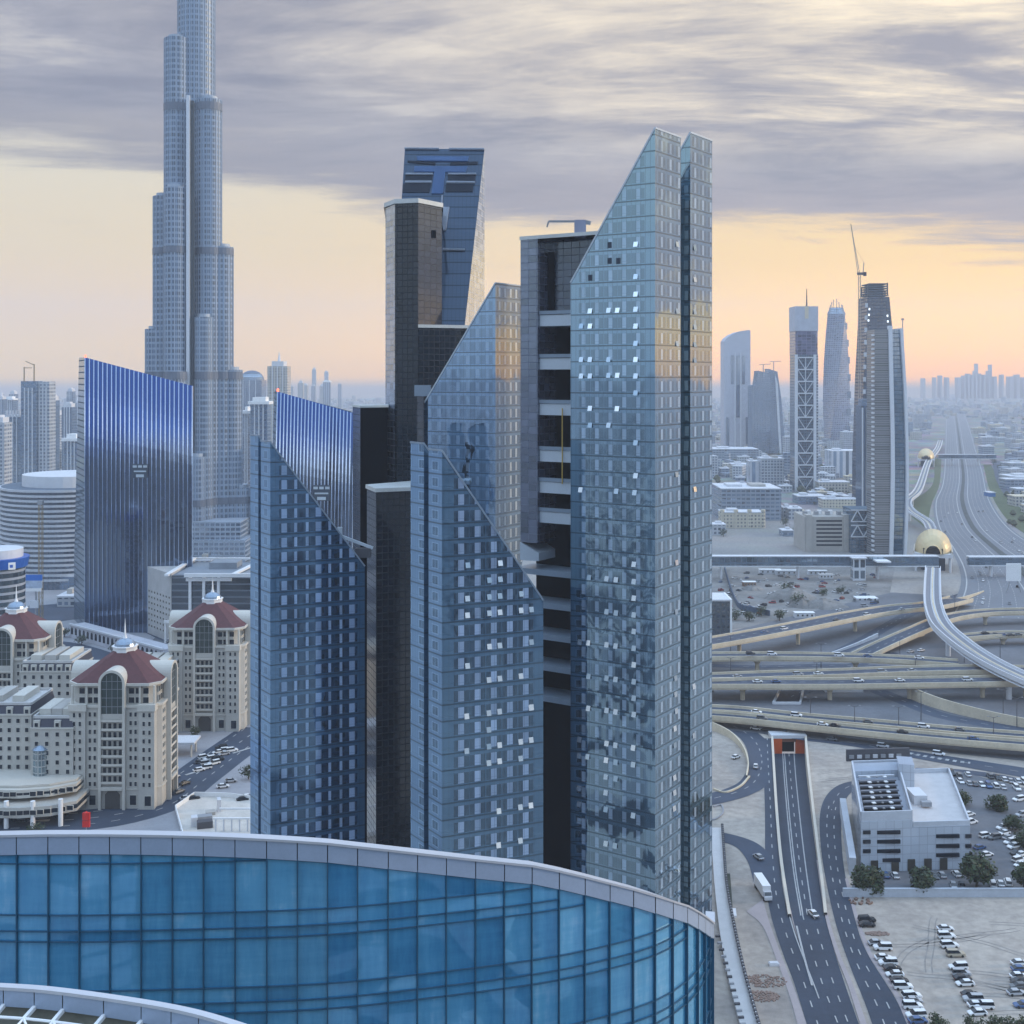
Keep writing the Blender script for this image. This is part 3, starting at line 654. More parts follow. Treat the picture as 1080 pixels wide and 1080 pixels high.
def station(label, c, rx, ry, rz, zb):
    root = thing('metro_station', label, 'metro station', (c.x, c.y, 0)); az = -math.atan2(c.x, c.y); ca, sa = math.cos(az), math.sin(az)
    rot = lambda p: Vector((c.x+(p[0]-c.x)*ca-(p[1]-c.y)*sa, c.y+(p[0]-c.x)*sa+(p[1]-c.y)*ca, p[2]))
    sh = MB(); nu, nv = 28, 12; rows = []
    for j in range(nv+1):
        ph = math.pi*j/nv; row = []
        for i in range(nu+1):
            f = -1+2*i/nu; k = max(0, 1-abs(f)**2.4)**.5*.75+.25*(1-abs(f)**8)
            if f < -.86: k = max(k, .40)
            fl = 1+.10*math.sin(ph)*(1 if f < -.7 else 0)
            row.append(rot((c.x-math.cos(ph)*rx*k, c.y+f*ry-(3.0*math.sin(ph) if i == 0 else 0), zb+math.sin(ph)**.9*rz*k*fl)))
        rows.append(row)
    for j in range(nv):
        for i in range(nu): sh.poly([rows[j][i], rows[j+1][i], rows[j+1][i+1], rows[j][i+1]])
    sh.build('shell_roof', MATS['gold'], root, smooth=True)
    bd = MB(); bd.box(rot((c.x, c.y+1, zb-1.5)), (rx*2.1, ry*1.8, 3.0), az); bd.build('platform_deck', PALE, root)
    bk = MB(); bk.box(rot((c.x, c.y-ry+4, zb+rz*.13)), (rx*1.05, 3, rz*.26), az); bk.build('platform_mouth', BLACK, root)
    bl = MB(); bl.box(rot((c.x, c.y+4, zb/2-1.5)), (rx*1.3, ry*1.2, zb-3), az); bl.build('concourse', GLASSD, root)
    for s in (-1, 1):
        for f in (-.75, 0, .75):
            p = MB(); p.cyl(rot((c.x+s*rx*.92, c.y+f*ry, 0)), .9, 0, zb-3, 10); p.build('column', PALE, root)
    for s in (-1, 1):
        w = MB(); w.box(rot((c.x+s*rx*1.02, c.y, zb+.7)), (.8, ry*1.7, 2.2), az); w.build('side_wing', pm('pale shell', (.55, .50, .42), .5), root)
pm('gold', (.66, .52, .30), .45, .10, .3, metal=.25)
station('large golden shell shaped metro station above the junction', Gz7(776, 205, 0)+Vector((8, 24, 0)), 13.5, 24, 16, 14)
station('small distant golden metro station beside the highway', G(981, 492)+Vector((0, 20, 0)), 13, 40, 15, 13)
def footbridge(label, a, b, zb, hgt, w, piers):
    root = thing('footbridge', label, 'footbridge', (a.x, a.y, 0)); A = Vector((a.x, a.y, zb)); B = Vector((b.x, b.y, zb))
    t_ = MB(); t_.bar(A+Vector((0, 0, hgt/2)), B+Vector((0, 0, hgt/2)), w, hgt); t_.build('glazed_tube', facade('bridge glazing', (.10, .14, .19), (.02, .05, .08), 4, 6, (.06, .94), (.1, .9), .3), root)
    for s in (-1, 1):
        r_ = MB(); o = Vector((0, s*(w/2-.1), 0)); r_.bar(A+o+Vector((0, 0, -.4)), B+o+Vector((0, 0, -.4)), .8, .8); r_.build('bottom_rail', PALE, root)
    r_ = MB(); r_.bar(A+Vector((0, 0, hgt+.35)), B+Vector((0, 0, hgt+.35)), w+.8, .7); r_.build('roof', PALE, root)
    for f in piers:
        p = A.lerp(B, f); q = MB()
        for s in (-1, 1): q.cyl((p.x, p.y+s*w*.3), .7, 0, zb-.8, 10)
        q.build('pier', PALE, root)
    return root
pc = Gz7(776, 190, 0)
footbridge('dark glazed footbridge on the left of the golden station above the dusty yard', Vector((XX(735, 905), 905, 0)), Vector((pc.x-13, 905, 0)), 10, 6.5, 6, (.1, .42, .75))
footbridge('long pale footbridge crossing the highway to the right of the golden station', Vector((pc.x+13, 915, 0)), Vector((XX(1180, 915), 915, 0)), 9, 5.5, 6, (.15, .5, .85))
footbridge('thin far footbridge crossing the highway from the small distant station', Vector((XX(989, 2030), 2030, 0)), Vector((XX(1050, 2030), 2030, 0)), 12, 6, 7, (.25, .7))
root = thing('stair_tower', 'pale lift and stair block at the end of the dark footbridge', 'stair tower', (XX(905, 900), 900, 0))
mb = MB(); mb.box((XX(905, 900), 900, 8), (9, 7, 16)); mb.build('frame', facade('stair frame', (.6, .62, .66), (.02, .04, .06), 4.5, 8, (.18, .9), (.2, .92), .2), root)
mb = MB(); mb.box((XX(905, 900), 900, 16.4), (11, 9, .8)); mb.build('roof', PALE, root)
mb = MB(); mb.box((XX(930, 897), 897, 14.4), (10, 12, 1)); mb.build('canopy', WHITE, root)
root = thing('sign_board', 'white billboard frame on posts by the far highway slip road', 'sign', Gz7(1045, 270))
g = Gz7(1045, 270); mb = MB(); mb.box(g+Vector((0, 0, 14)), (10, 1, 12)); mb.build('panel', WHITE, root)
for s in (-1, 1):
    mb = MB(); mb.bar(g+Vector((s*5, 0, 0)), g+Vector((s*2.5, 0, 8)), .6, .6); mb.build('post', STEEL, root)

# ------------------------------------------------------------------ street lamps over the junction
lpm = MB(); lpm.tube((0, 0, 0), (0, 0, 12.5), .22, 8, r2=.11); lamp_arm = MB()
for s in (-1, 1): lamp_arm.tube((0, 0, 12.3), (s*1.9, 0, 12.9), .09, 6)
lamp_head = MB()
for s in (-1, 1): lamp_head.box((s*2.2, 0, 12.9), (.9, .35, .18))
where = [((97, 575), 'foremost left'), ((97, 492), 'left, behind the narrow flyover'), ((400, 525), 'middle, behind the wide flyover'), ((386, 592), 'in front of the wide flyover'), ((365, 722), 'before the low flyover, left of centre'),
         ((512, 752), 'before the low flyover, in the middle'), ((660, 755), 'before the low flyover, right of centre'), ((735, 700), 'beside the curving slip road'), ((978, 792), 'nearest the right edge, before the low flyover'), ((1010, 692), 'above the curving slip road, right'),
         ((1056, 722), 'rightmost on the slip road'), ((716, 560), 'on the wide flyover near the metro viaduct'), ((664, 505), 'on the narrow flyover'), ((848, 345), 'behind the diagonal flyover'), ((880, 505), 'just right of the metro viaduct'), ((1000, 500), 'far right beside the metro viaduct')]
for k, (q, wh) in enumerate(where):
    p = Gz7(*q)
    r_ = thing('street_lamp', 'tall thin dark street lamp '+wh, 'street lamp', p, 'street lamps of the junction')
    if k == 0: LM = [lpm.mesh('pole', DSTEEL), lamp_arm.mesh('arm', DSTEEL), lamp_head.mesh('lamp_head', STEEL)]
    for me, nm in zip(LM, ('pole', 'arm', 'lamp_head')):
        o = bpy.data.objects.new(nm, me); COL.objects.link(o); o.parent = r_
# ------------------------------------------------------------------ the cluster of slanted glass towers
Z3 = Vector((0, 0, 1))
def hit(px, py, o, nrm):
    """point of the wall plane (o, nrm) that is seen at this photo pixel"""
    d = Vector(((px-540)/F, 1, -(py-HY)/F)); e = Vector((0, 0, H)); nrm = Vector(nrm)
    return e+d*((Vector(o)-e).dot(nrm)/d.dot(nrm))
PANE = None
def pane_mat():
    m, t = newmat('opened pane'); 
    r = t.new('ShaderNodeObjectInfo').outputs['Random']
    g = t.new('ShaderNodeBsdfGlossy'); t.put(g.inputs[0], t.mix(r, (.30, .42, .52), (1, 1, 1))); g.inputs['Roughness'].default_value = .08
    d = princ(t, (.55, .60, .66), .3)
    mx = t.new('ShaderNodeMixShader'); mx.inputs[0].default_value = .78; t.l.new(d, mx.inputs[1]); t.l.new(g.outputs[0], mx.inputs[2]); finish(t, mx.outputs[0]); return m
PANEM = pane_mat()
PMESH = {}
def open_panes(root, pix, o, nrm, w=1.08, h=1.2, tilt=18):
    nrm = Vector(nrm).normalized(); key = (round(nrm.x, 3), w)
    if key not in PMESH:
        tx = Vector((-nrm.y, nrm.x, 0)); mb = MB(); a = R(tilt)
        dn = Vector((0, 0, -1))*h*math.cos(a)+nrm*h*math.sin(a); e = nrm*.05
        top = Vector((0, 0, h/2))+nrm*.06
        q = [top+tx*w/2, top-tx*w/2, top-tx*w/2+dn, top+tx*w/2+dn]
        mb.poly([q[3], q[0], q[1], q[2]][::-1] if False else [q[0], q[1], q[2], q[3]])
        mb.poly([v-e for v in q][::-1]); 
        for i in range(4): j = (i+1) % 4; mb.poly([q[j], q[i], q[i]-e, q[j]-e])
        me = mb.mesh('open_window', PANEM)
        if me.polygons[0].normal.dot(nrm) < 0: me.flip_normals()
        PMESH[key] = me
    for px, py in pix: inst(PMESH[key], 'open_window', root, hit(px, py, o, nrm))
TRIM = pm('grey blue trim', (.22, .27, .33), .4, .08, .2)
TRIML = pm('pale edge trim', (.48, .53, .58), .4, .06, .2)
SLOTM = hero_glass('slot glass', 0, 2.2, .2, -1, 0, dark=(.006, .010, .015), refl=.06, tint=(.4, .5, .6))
def wedge(root, C, u, v, lu, v0, v1, zc, zl, mats, zo=0.0, names=('glass_facade',), bottom=0):
    """slice of a slanted tower: corner C, main face along u (length lu), depth along v from v0 to v1, top falling from zc to zl"""
    C = Vector((C[0], C[1], 0)); u = Vector((*u, 0)); v = Vector((*v, 0))
    a, b, c, d = C+v*v0, C+u*lu+v*v0, C+u*lu+v*v1, C+v*v1
    z = [zc, zl, zl, zc]
    lo = [Vector((p.x, p.y, bottom)) for p in (a, b, c, d)]; hi = [Vector((p.x, p.y, q)) for p, q in zip((a, b, c, d), z)]
    m = MB()
    fl = (b-a).cross(d-a).z < 0
    for i, mi in ((0, 0), (1, 1), (2, 1), (3, 1)):
        j = (i+1) % 4; f = [lo[i], lo[j], hi[j], hi[i]]; m.poly(f[::-1] if fl else f, mi)
    m.poly(hi[::-1] if fl else hi, 2)
    o = m.build(names[0], mats, root, uv0=(C.x, C.y, zo)); 
    return lo, hi
def edge_trim(root, hi, w=.35, mat=None):
    m = MB()
    m.bar(hi[0], hi[1], w, w); m.bar(hi[0], hi[3], w, w); m.bar(hi[3], hi[2], w, w)
    m.build('roof_edge', mat or TRIM, root)

# --- tallest tower
CR, uR, vR = (31.8, 274.0), (-.835, .55), (.55, .835)
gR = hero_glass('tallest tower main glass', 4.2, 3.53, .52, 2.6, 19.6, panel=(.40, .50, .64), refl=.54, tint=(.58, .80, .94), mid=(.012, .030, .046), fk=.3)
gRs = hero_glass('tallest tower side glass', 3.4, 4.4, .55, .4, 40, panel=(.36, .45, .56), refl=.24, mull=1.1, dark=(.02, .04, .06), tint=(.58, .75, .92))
ROOFG = pm('roof cladding', (.16, .20, .24), .5)
tw = thing('glass_tower', 'tallest slanted blue glass tower with a dark vertical slot near its right edge', 'tower', (31.8, 274, 0))
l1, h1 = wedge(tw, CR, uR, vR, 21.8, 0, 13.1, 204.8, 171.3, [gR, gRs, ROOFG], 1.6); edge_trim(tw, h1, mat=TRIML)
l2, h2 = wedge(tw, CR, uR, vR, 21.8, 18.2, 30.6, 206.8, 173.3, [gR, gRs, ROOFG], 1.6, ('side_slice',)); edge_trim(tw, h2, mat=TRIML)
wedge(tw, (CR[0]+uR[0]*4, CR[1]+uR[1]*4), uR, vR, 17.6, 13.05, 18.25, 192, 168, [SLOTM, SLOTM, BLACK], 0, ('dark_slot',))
zR = lambda L: [(380+x/2.7, 130+y/2.7) for x, y in L]
zq = lambda L, oy: [(580+x/5.4, oy+y/5.4) for x, y in L]
nRu = (-vR[0], -vR[1], 0); nRv = (-uR[0], -uR[1], 0)
pR = zR([(785, 345), (785, 437), (785, 487), (655, 535), (708, 533), (733, 533), (785, 530), (630, 578), (655, 578), (785, 578), (785, 627), (630, 673), (655, 673), (708, 673), (785, 673), (630, 720), (655, 720), (708, 718), (733, 718), (785, 720), (785, 768), (655, 812), (732, 813), (655, 860), (708, 860), (785, 910), (785, 1004), (628, 1044), (730, 1048), (782, 1052)])
pR += zq([(480, 190), (225, 265), (325, 272), (378, 278), (480, 288), (480, 383), (325, 460), (378, 467), (480, 478), (480, 572), (172, 633), (220, 637), (325, 648), (376, 655), (480, 668), (480, 762), (222, 828), (325, 838), (376, 845), (480, 858), (480, 952), (220, 1010), (325, 1022), (376, 1030), (480, 1045)], 560)
pR += zq([(170, 108), (325, 130), (375, 140), (476, 155), (168, 200), (215, 205), (322, 225), (376, 237), (476, 250), (320, 320), (376, 330), (168, 385), (320, 410), (476, 540), (168, 475), (168, 570), (320, 505), (320, 700), (372, 712)], 760)
open_panes(tw, pR, (*CR, 0), nRu)
zRs = lambda L: zR(L)
pv1 = zR([(902, 345), (902, 535), (902, 628), (900, 1000)])+zq([(720, 180), (718, 460), (714, 838), (714, 930), (718, 1025)], 560)+zq([(710, 45), (710, 140), (708, 325), (708, 410), (706, 500)], 760)
pv2 = zR([(952, 355), (952, 445), (952, 537), (952, 580), (952, 630), (952, 675), (952, 1042)])+zq([(818, 885)], 560)+zq([(818, 85)], 760)
open_panes(tw, pv1+pv2, (*CR, 0), nRv, w=1.5, tilt=9)
for q in zR([(710, 347), (710, 392), (735, 392), (655, 440)]):
    p = hit(*q, (*CR, 0), nRu); mb = MB(); tx = Vector((.835, -.55, 0)); n_ = Vector(nRu)*.04
    mb.poly([p+n_+tx*i*.55+Z3*j*.7 for i, j in ((-1, -1), (1, -1), (1, 1), (-1, 1))]); mb.build('dark_pane', GLASSD, tw)

# --- dark core block with the recess and the bridge decks, left of the tallest tower
def uvp(s, w): return Vector((CR[0]+uR[0]*s+vR[0]*w, CR[1]+uR[1]*s+vR[1]*w, 0))
core = thing('dark_tower', 'dark recessed tower with pale bridge decks between the tallest tower and its neighbour', 'tower', uvp(34, 24))
PURP = facade('purple grey glazing', (.10, .11, .15), (.075, .08, .115), 2.4, 1.8, (.03, .97), (.06, .97), .22, wob=.012)
DGRID = facade('dark gridded glass', (.014, .018, .025), (.003, .004, .007), 1.6, 1.75, (.07, .94), (.10, .94), .035, wob=.02)
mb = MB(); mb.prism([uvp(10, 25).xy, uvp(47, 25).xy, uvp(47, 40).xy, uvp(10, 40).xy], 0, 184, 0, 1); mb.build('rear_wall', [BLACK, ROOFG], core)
def at_px(px, w):               # distance along u at which depth line w is seen at column px
    k = (px-540)/F; a = CR[0]+vR[0]*w; b = CR[1]+vR[1]*w
    return (a-k*b)/(k*uR[1]-uR[0])
s0, s1, s2 = at_px(549, 16), at_px(567, 16), at_px(628, 16)
mb = MB(); zb = ZZ(573, uvp(s1, 16).y); zt = ZZ(252, uvp(s1, 16).y)
mb.prism([uvp(s1, 16).xy, uvp(s0, 16).xy, uvp(s0, 25.2).xy, uvp(s1, 25.2).xy], zb, zt, 0, 1, True); mb.build('front_pier', [PURP, ROOFG], core)
mb = MB(); mb.prism([uvp(s1+.3, 17).xy, uvp(s0-.1, 15.6).xy, uvp(s0-.1, 25).xy, uvp(s1+.3, 25).xy], zb-4.6, [zb-2.6, zb-.1, zb-.1, zb-2.6], 0, 0, True); mb.build('pier_ledge', TRIML, core)
mb = MB(); mb.prism([uvp(s1, 21).xy, uvp(s2-10, 21).xy, uvp(s2-10, 25.1).xy, uvp(s1, 25.1).xy], ZZ(330, 305), zt, 0, 1, True); mb.build('upper_wall', [facade('slate glazing', (.035, .042, .06), (.026, .033, .05), 2.4, 1.8, (.03, .97), (.06, .97), .10), ROOFG], core)
mb = MB(); mb.prism([uvp(at_px(585, 20.6), 20.6).xy, uvp(s1-.1, 20.6).xy, uvp(s1-.1, 21).xy, uvp(at_px(585, 21), 21).xy], ZZ(330, 305), zt-3, 0); mb.build('dark_strip', BLACK, core)
mb = MB(); mb.prism([uvp(s2-6, 15.8).xy, uvp(s0+.2, 15.8).xy, uvp(s0+.2, 40).xy, uvp(s2-6, 40).xy], zt, zt+.9, 0, 0); mb.build('parapet', pm('pale parapet', (.55, .56, .54), .6), core)
for y_ in (336, 383, 432.5, 483, 517, 549.5):
    p = uvp(s1, 18); zc_ = ZZ(y_, 301); mb = MB()
    mb.prism([uvp(s1+.2, 17).xy, uvp(24.5, 17).xy, uvp(24.5, 25).xy, uvp(s1+.2, 25).xy], zc_-1.5, zc_+1.3, 0, 0, True); mb.build('bridge_deck', TRIML, core)
    mb = MB(); mb.bar(uvp(s1+.2, 16.8)+Z3*(zc_+1.9), uvp(24.5, 16.8)+Z3*(zc_+1.9), .12, .9); mb.build('railing', TRIM, core)
for k, y_ in enumerate((610, 645.5, 679.5, 713, 746.5)):
    zc_ = ZZ(y_, 301); mb = MB(); mb.prism([uvp(s0+2, 17).xy, uvp(24.5, 17).xy, uvp(24.5, 25).xy, uvp(s0+2, 25).xy], zc_-.8, zc_+.6, 0, 0, True)
    mb.build('lower_deck', TRIM, core); q = uvp(30.5, 17.6); mb = MB(); mb.box((q.x, q.y, zc_+1.7), (.35, .35, 2.6), .3); mb.box((q.x+.25, q.y, zc_+2.6), (.7, .25, .3), .3); mb.build('lamp_post', TRIML, core)
tb = MB(); tb.tube(uvp(at_px(593, 16.5), 16.5)+Z3*ZZ(515, 295), uvp(at_px(593, 16.5), 16.5)+Z3*ZZ(432, 295), .16, 6)
tag(tb.build('hoist_rail', pm('yellow ochre paint', (.55, .36, .08), .5), loc=uvp(at_px(593, 16.5), 16.5)), 'thin yellow vertical rail in front of the dark recess', 'rail')
bc = thing('roof_crane', 'small grey window cleaning crane on top of the dark recessed tower', 'roof crane', uvp(30, 26)+Z3*(zt+.9))
p = Vector((XX(611, 305), 305, zt+.9)); mb = MB(); mb.prism([(p.x-1.2, p.y-1), (p.x+1.6, p.y-1), (p.x+1.6, p.y+1), (p.x-1.2, p.y+1)], p.z-1, p.z+3.2, 0); mb.build('mast', pm('crane grey', (.30, .31, .40), .5), bc)
mb = MB(); mb.bar(p+Vector((2.2, 0, 2.9)), p+Vector((-7.6, 0, 2.9)), .5, .5); mb.bar(p+Vector((-7.6, 0, 2.9)), p+Vector((-8.0, 0, 1.5)), .4, .4); mb.bar(p+Vector((1, 0, 2.7)), p+Vector((2.8, 0, 2.5)), .9, .9); mb.build('jib', STEEL, bc)

# --- pale slanted tower behind
CB = (-4.4, 327.0)
gB = hero_glass('rear tower main glass', 2.6, 3.2, .6, 1, 23, panel=(.22, .30, .40), refl=.56, dark=(.012, .03, .05), tint=(.56, .76, .98), mid=(.012, .03, .05), fk=.3)
gBs = hero_glass('rear tower side glass', 2.0, 2.7, .42, .6, 40, panel=(.66, .72, .74), refl=.22, mull=1.35, dark=(.03, .055, .08), tint=(.65, .78, .92))
tb_ = thing('glass_tower', 'pale slanted glass tower in the second row, left of the dark recess', 'tower', (-4.4, 327, 0))
_, hb = wedge(tb_, CB, uR, vR, 23.9, 0, 13.1, 174.3, 141.9, [gB, gBs, ROOFG], 1); edge_trim(tb_, hb, mat=TRIML)

# --- middle and left front towers (slant falling to the right)
def mirror_tower(label, C, p, q, lp_, sl, zc, zr, gm, gs):
    tw = thing('glass_tower', label, 'tower', (*C, 0))
    a = sl[0]
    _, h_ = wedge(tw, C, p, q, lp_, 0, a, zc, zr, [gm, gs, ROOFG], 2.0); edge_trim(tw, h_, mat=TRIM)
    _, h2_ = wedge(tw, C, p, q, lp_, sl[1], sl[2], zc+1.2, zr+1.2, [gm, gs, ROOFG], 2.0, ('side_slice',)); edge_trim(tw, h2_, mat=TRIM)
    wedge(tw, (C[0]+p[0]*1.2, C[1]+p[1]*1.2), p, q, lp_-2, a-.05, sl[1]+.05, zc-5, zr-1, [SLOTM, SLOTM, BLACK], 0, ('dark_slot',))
    return tw
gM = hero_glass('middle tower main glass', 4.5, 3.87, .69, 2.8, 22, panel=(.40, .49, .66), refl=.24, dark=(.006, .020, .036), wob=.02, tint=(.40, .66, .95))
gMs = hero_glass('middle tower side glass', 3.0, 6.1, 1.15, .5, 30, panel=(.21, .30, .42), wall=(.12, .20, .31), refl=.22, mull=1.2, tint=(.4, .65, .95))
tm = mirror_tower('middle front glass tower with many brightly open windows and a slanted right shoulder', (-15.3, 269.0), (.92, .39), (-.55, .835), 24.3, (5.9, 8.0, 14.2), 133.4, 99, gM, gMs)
zm = lambda L: [(420+x/5.4, 560+y/5.4) for x, y in L]; zm2 = lambda L: [(425+x/6.35, 740+y/6.35) for x, y in L]
pM = zm([(395, 195), (580, 183), (518, 280), (580, 275), (393, 385), (518, 375), (578, 370), (700, 358), (393, 480), (518, 468), (578, 463), (698, 452), (757, 447), (518, 658), (577, 652), (757, 633), (393, 768), (515, 848), (577, 840), (697, 826), (757, 1003)])
pM += zm2([(573, 76), (645, 66), (573, 188), (573, 300), (645, 290), (786, 268), (856, 256), (573, 410), (645, 398), (786, 380), (640, 732), (784, 706), (854, 694), (784, 930), (638, 960), (855, 40), (425, 98), (425, 330)])
open_panes(tm, pM, (-15.3, 269, 0), (.39, -.92, 0))
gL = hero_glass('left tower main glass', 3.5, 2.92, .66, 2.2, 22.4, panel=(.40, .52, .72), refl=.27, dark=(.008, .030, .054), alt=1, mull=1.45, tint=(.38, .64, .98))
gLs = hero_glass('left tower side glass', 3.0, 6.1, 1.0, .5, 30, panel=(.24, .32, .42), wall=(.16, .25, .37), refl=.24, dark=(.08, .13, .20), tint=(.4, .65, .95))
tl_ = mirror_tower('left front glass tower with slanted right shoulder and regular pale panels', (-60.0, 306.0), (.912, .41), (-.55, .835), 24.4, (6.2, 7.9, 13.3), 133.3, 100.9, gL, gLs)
# terrace gear beside the left tower's low shoulder
p = P(383, 578, 319); bm_ = thing('roof_crane', 'small dark roof crane on the ledge right of the left front tower', 'roof crane', p)
mb = MB(); mb.bar(p+Vector((-6, 0, 3.2)), p+Vector((2.5, 0, 0)), .7, .7); mb.bar(p+Vector((-6, 0, 3.2)), p+Vector((-6, 0, 5.4)), 1.2, .7); mb.build('jib', TRIML, bm_)
mb = MB(); mb.box(p+Vector((0, 0, -1.2)), (4, 2, 2.4)); mb.build('base', DSTEEL, bm_)

# --- the dark towers between and behind
def dark_block(root, pts, z0, z1, mats, names, parapet=None, pw=.5):
    """prism from (px, depth) corners, one material per side"""
    pl = [(XX(px, Y), Y) for px, Y in pts]; mb = MB(); mb.prism(pl, z0, z1, 0, len(mats)-1, sides=[min(i, len(mats)-2) for i in range(len(pl))])
    o = mb.build(names[0], mats, root)
    if parapet:
        pb = MB(); cxy = Vector((sum(p[0] for p in pl)/len(pl), sum(p[1] for p in pl)/len(pl)))
        out = [Vector(p)+(Vector(p)-cxy).normalized()*pw for p in pl]; pb.prism([tuple(v) for v in out], z1, z1+parapet, 0); pb.build('parapet', pm('pale parapet', (.55, .56, .54), .6), root)
    return o
LITE = facade('pale grey cladding', (.26, .28, .33), (.20, .22, .28), 3, 1.8, (.03, .97), (.06, .96), .25)
PUR2 = facade('violet grey cladding', (.020, .022, .034), (.016, .018, .028), 3, 1.8, (.03, .97), (.06, .97), .07)
dt = thing('dark_tower', 'tall dark tower behind with sloping blue crown and cross shaped terraces', 'tower', (XX(441, 350), 350, 0))
zt = ZZ(214, 350)
dark_block(dt, [(406.5, 360), (416.5, 352), (441, 350), (466, 360), (466, 392), (407, 385)], 0, zt, [LITE, DGRID, PUR2, PUR2, PUR2, PUR2, ROOFG], ('front_block',), 1.3)
mb = MB(); p = P(457, 247, 356.2); mb.box(p, (1.3, 1.0, 2.2), .35); mb.build('vent_hole', BLACK, dt)
# sloping wedge with the terraces: the slope climbs away from us
Yn, Yf = 360.0, 392.0
A0, A1 = P(415, 345, Yn), P(490, 345, Yn); B0, B1 = P(427, 157, Yf), P(511, 157, Yf); zlo = A0.z
def slope(s, f, off=0.0):
    p = (A0*(1-f)+B0*f)*(1-s)+(A1*(1-f)+B1*f)*s
    nn = (A1-A0).cross(B0-A0).normalized()
    if nn.y > 0: nn = -nn
    return p+nn*off
SLOPEG = hero_glass('blue slope glass', 1.5, 3, .2, -1, 0, dark=(.016, .027, .046), refl=.04, tint=(.5, .62, .8), fk=.12, mid=(.005, .009, .015), spec=.06)
WARMW = facade('pale side wall', (.46, .43, .40), (.36, .35, .34), 3, 1.8, (.03, .97), (.06, .96), .35, wob=.01)
mb = MB(); mb.poly([A0, A1, B1, B0]); mb.build('blue_slope', SLOPEG, dt)
mb = MB(); g1 = Vector((B1.x, B1.y, 0)); g0 = Vector((A1.x, A1.y, 0))
mb.poly([g0, g1, B1, A1]); mb.poly([g1, Vector((B0.x, B0.y, 0)), B0, B1]); mb.poly([Vector((B0.x, B0.y, 0)), Vector((A0.x, A0.y, 0)), A0, B0]); mb.build('side_wall', WARMW, dt)
mb = MB(); mb.poly([Vector((A0.x, A0.y, 0)), g0, A1, A0]); mb.build('lower_front', DGRID, dt)
def on_slope(px, py):
    nn = (A1-A0).cross(B0-A0); p = hit(px, py, A0, nn); return p
NS = (A1-A0).cross(B0-A0).normalized(); NS = -NS if NS.y > 0 else NS
zd = lambda x, y: (395+x/8.3, 140+y/8.3)
def patch(name, quad, mat, off, dep_=.6):
    q = [on_slope(*zd(*v))+NS*off for v in quad]; b = [v-NS*dep_ for v in q]; m_ = MB()
    m_.poly(q); m_.poly(q[::-1])
    for i in range(4): j = (i+1) % 4; m_.poly([q[i], b[i], b[j], q[j]])
    m_.build(name, mat, dt)
BLUEP = pm('blue panel', (.10, .20, .42), .35, .1, .3); NAVY = pm('terrace shade', (.022, .034, .06), .5, .1, .3); PALB = pm('pale blue rail', (.42, .48, .58), .5)
for q in ([(290, 245), (535, 262), (530, 285), (290, 262)], [(665, 262), (905, 255), (900, 280), (660, 285)], [(270, 375), (510, 375), (500, 425), (260, 425)], [(645, 372), (885, 375), (880, 430), (640, 425)],
          [(255, 450), (495, 450), (480, 525), (245, 525)], [(625, 450), (865, 462), (860, 520), (620, 520)]): patch('terrace', q, NAVY, .25)
for q in ([(370, 212), (825, 215), (815, 255), (375, 250)], [(350, 300), (815, 300), (800, 350), (345, 345)], [(525, 345), (620, 345), (600, 535), (500, 535)]): patch('cross_panel', q, BLUEP, .5)
for q in ([(270, 430), (500, 430), (500, 442), (268, 442)], [(632, 432), (880, 435), (880, 447), (630, 445)], [(272, 362), (510, 362), (510, 372), (272, 372)], [(645, 362), (890, 362), (888, 372), (645, 372)], [(575, 660), (655, 660), (625, 860), (600, 860)],
          [(598, 1020), (790, 1025), (790, 1036), (598, 1034)], [(265, 140), (565, 143), (565, 150), (263, 148)], [(655, 143), (960, 146), (958, 155), (655, 152)], [(588, 555), (600, 555), (592, 640), (580, 640)]): patch('terrace_rail', q, PALB, .7)
nt = MB(); q = [on_slope(*zd(*v))+NS*.3 for v in ((572, 130), (642, 130), (640, 192), (572, 192))]; 
tp = thing('dark_tower', 'dark block with thin pale parapet in front of the sloping blue crown', 'tower', (XX(470, 352), 352, 0))
dark_block(tp, [(441.5, 349.5), (497, 356), (497, 372), (441.5, 372)], 0, ZZ(346, 353), [DGRID, DGRID, DGRID, DGRID, ROOFG], ('dark_facade',), .9, .3)
ds = thing('dark_tower', 'plain black slab with a grey left edge beside the right blue sail tower', 'tower', (XX(380, 345), 345, 0))
dark_block(ds, [(372, 356), (380, 345), (409, 349), (409, 362)], 0, ZZ(430, 345), [PUR2, BLACK, BLACK, BLACK, ROOFG], ('black_facade',), .6, .3)
dl = thing('dark_tower', 'low dark gridded block with pale parapet between the left and middle front towers', 'tower', (XX(397, 322), 322, 0))
dark_block(dl, [(387, 333), (396.5, 322), (436, 326), (436, 345)], 0, ZZ(519, 322), [PUR2, DGRID, DGRID, DGRID, ROOFG], ('dark_facade',), 1.0, .4)
cb = thing('dark_tower', 'narrow dark block with a small roof cap wedged left of the pale slanted tower', 'tower', (XX(441, 338), 338, 0))
dark_block(cb, [(440, 341), (447, 339), (452, 344), (441, 346)], 0, ZZ(418, 340), [PUR2, PUR2, PUR2, PUR2, ROOFG], ('dark_facade',))
mb = MB(); mb.box(P(446, 412, 342), (4.5, 3, 3)); mb.build('roof_cap', TRIM, cb)

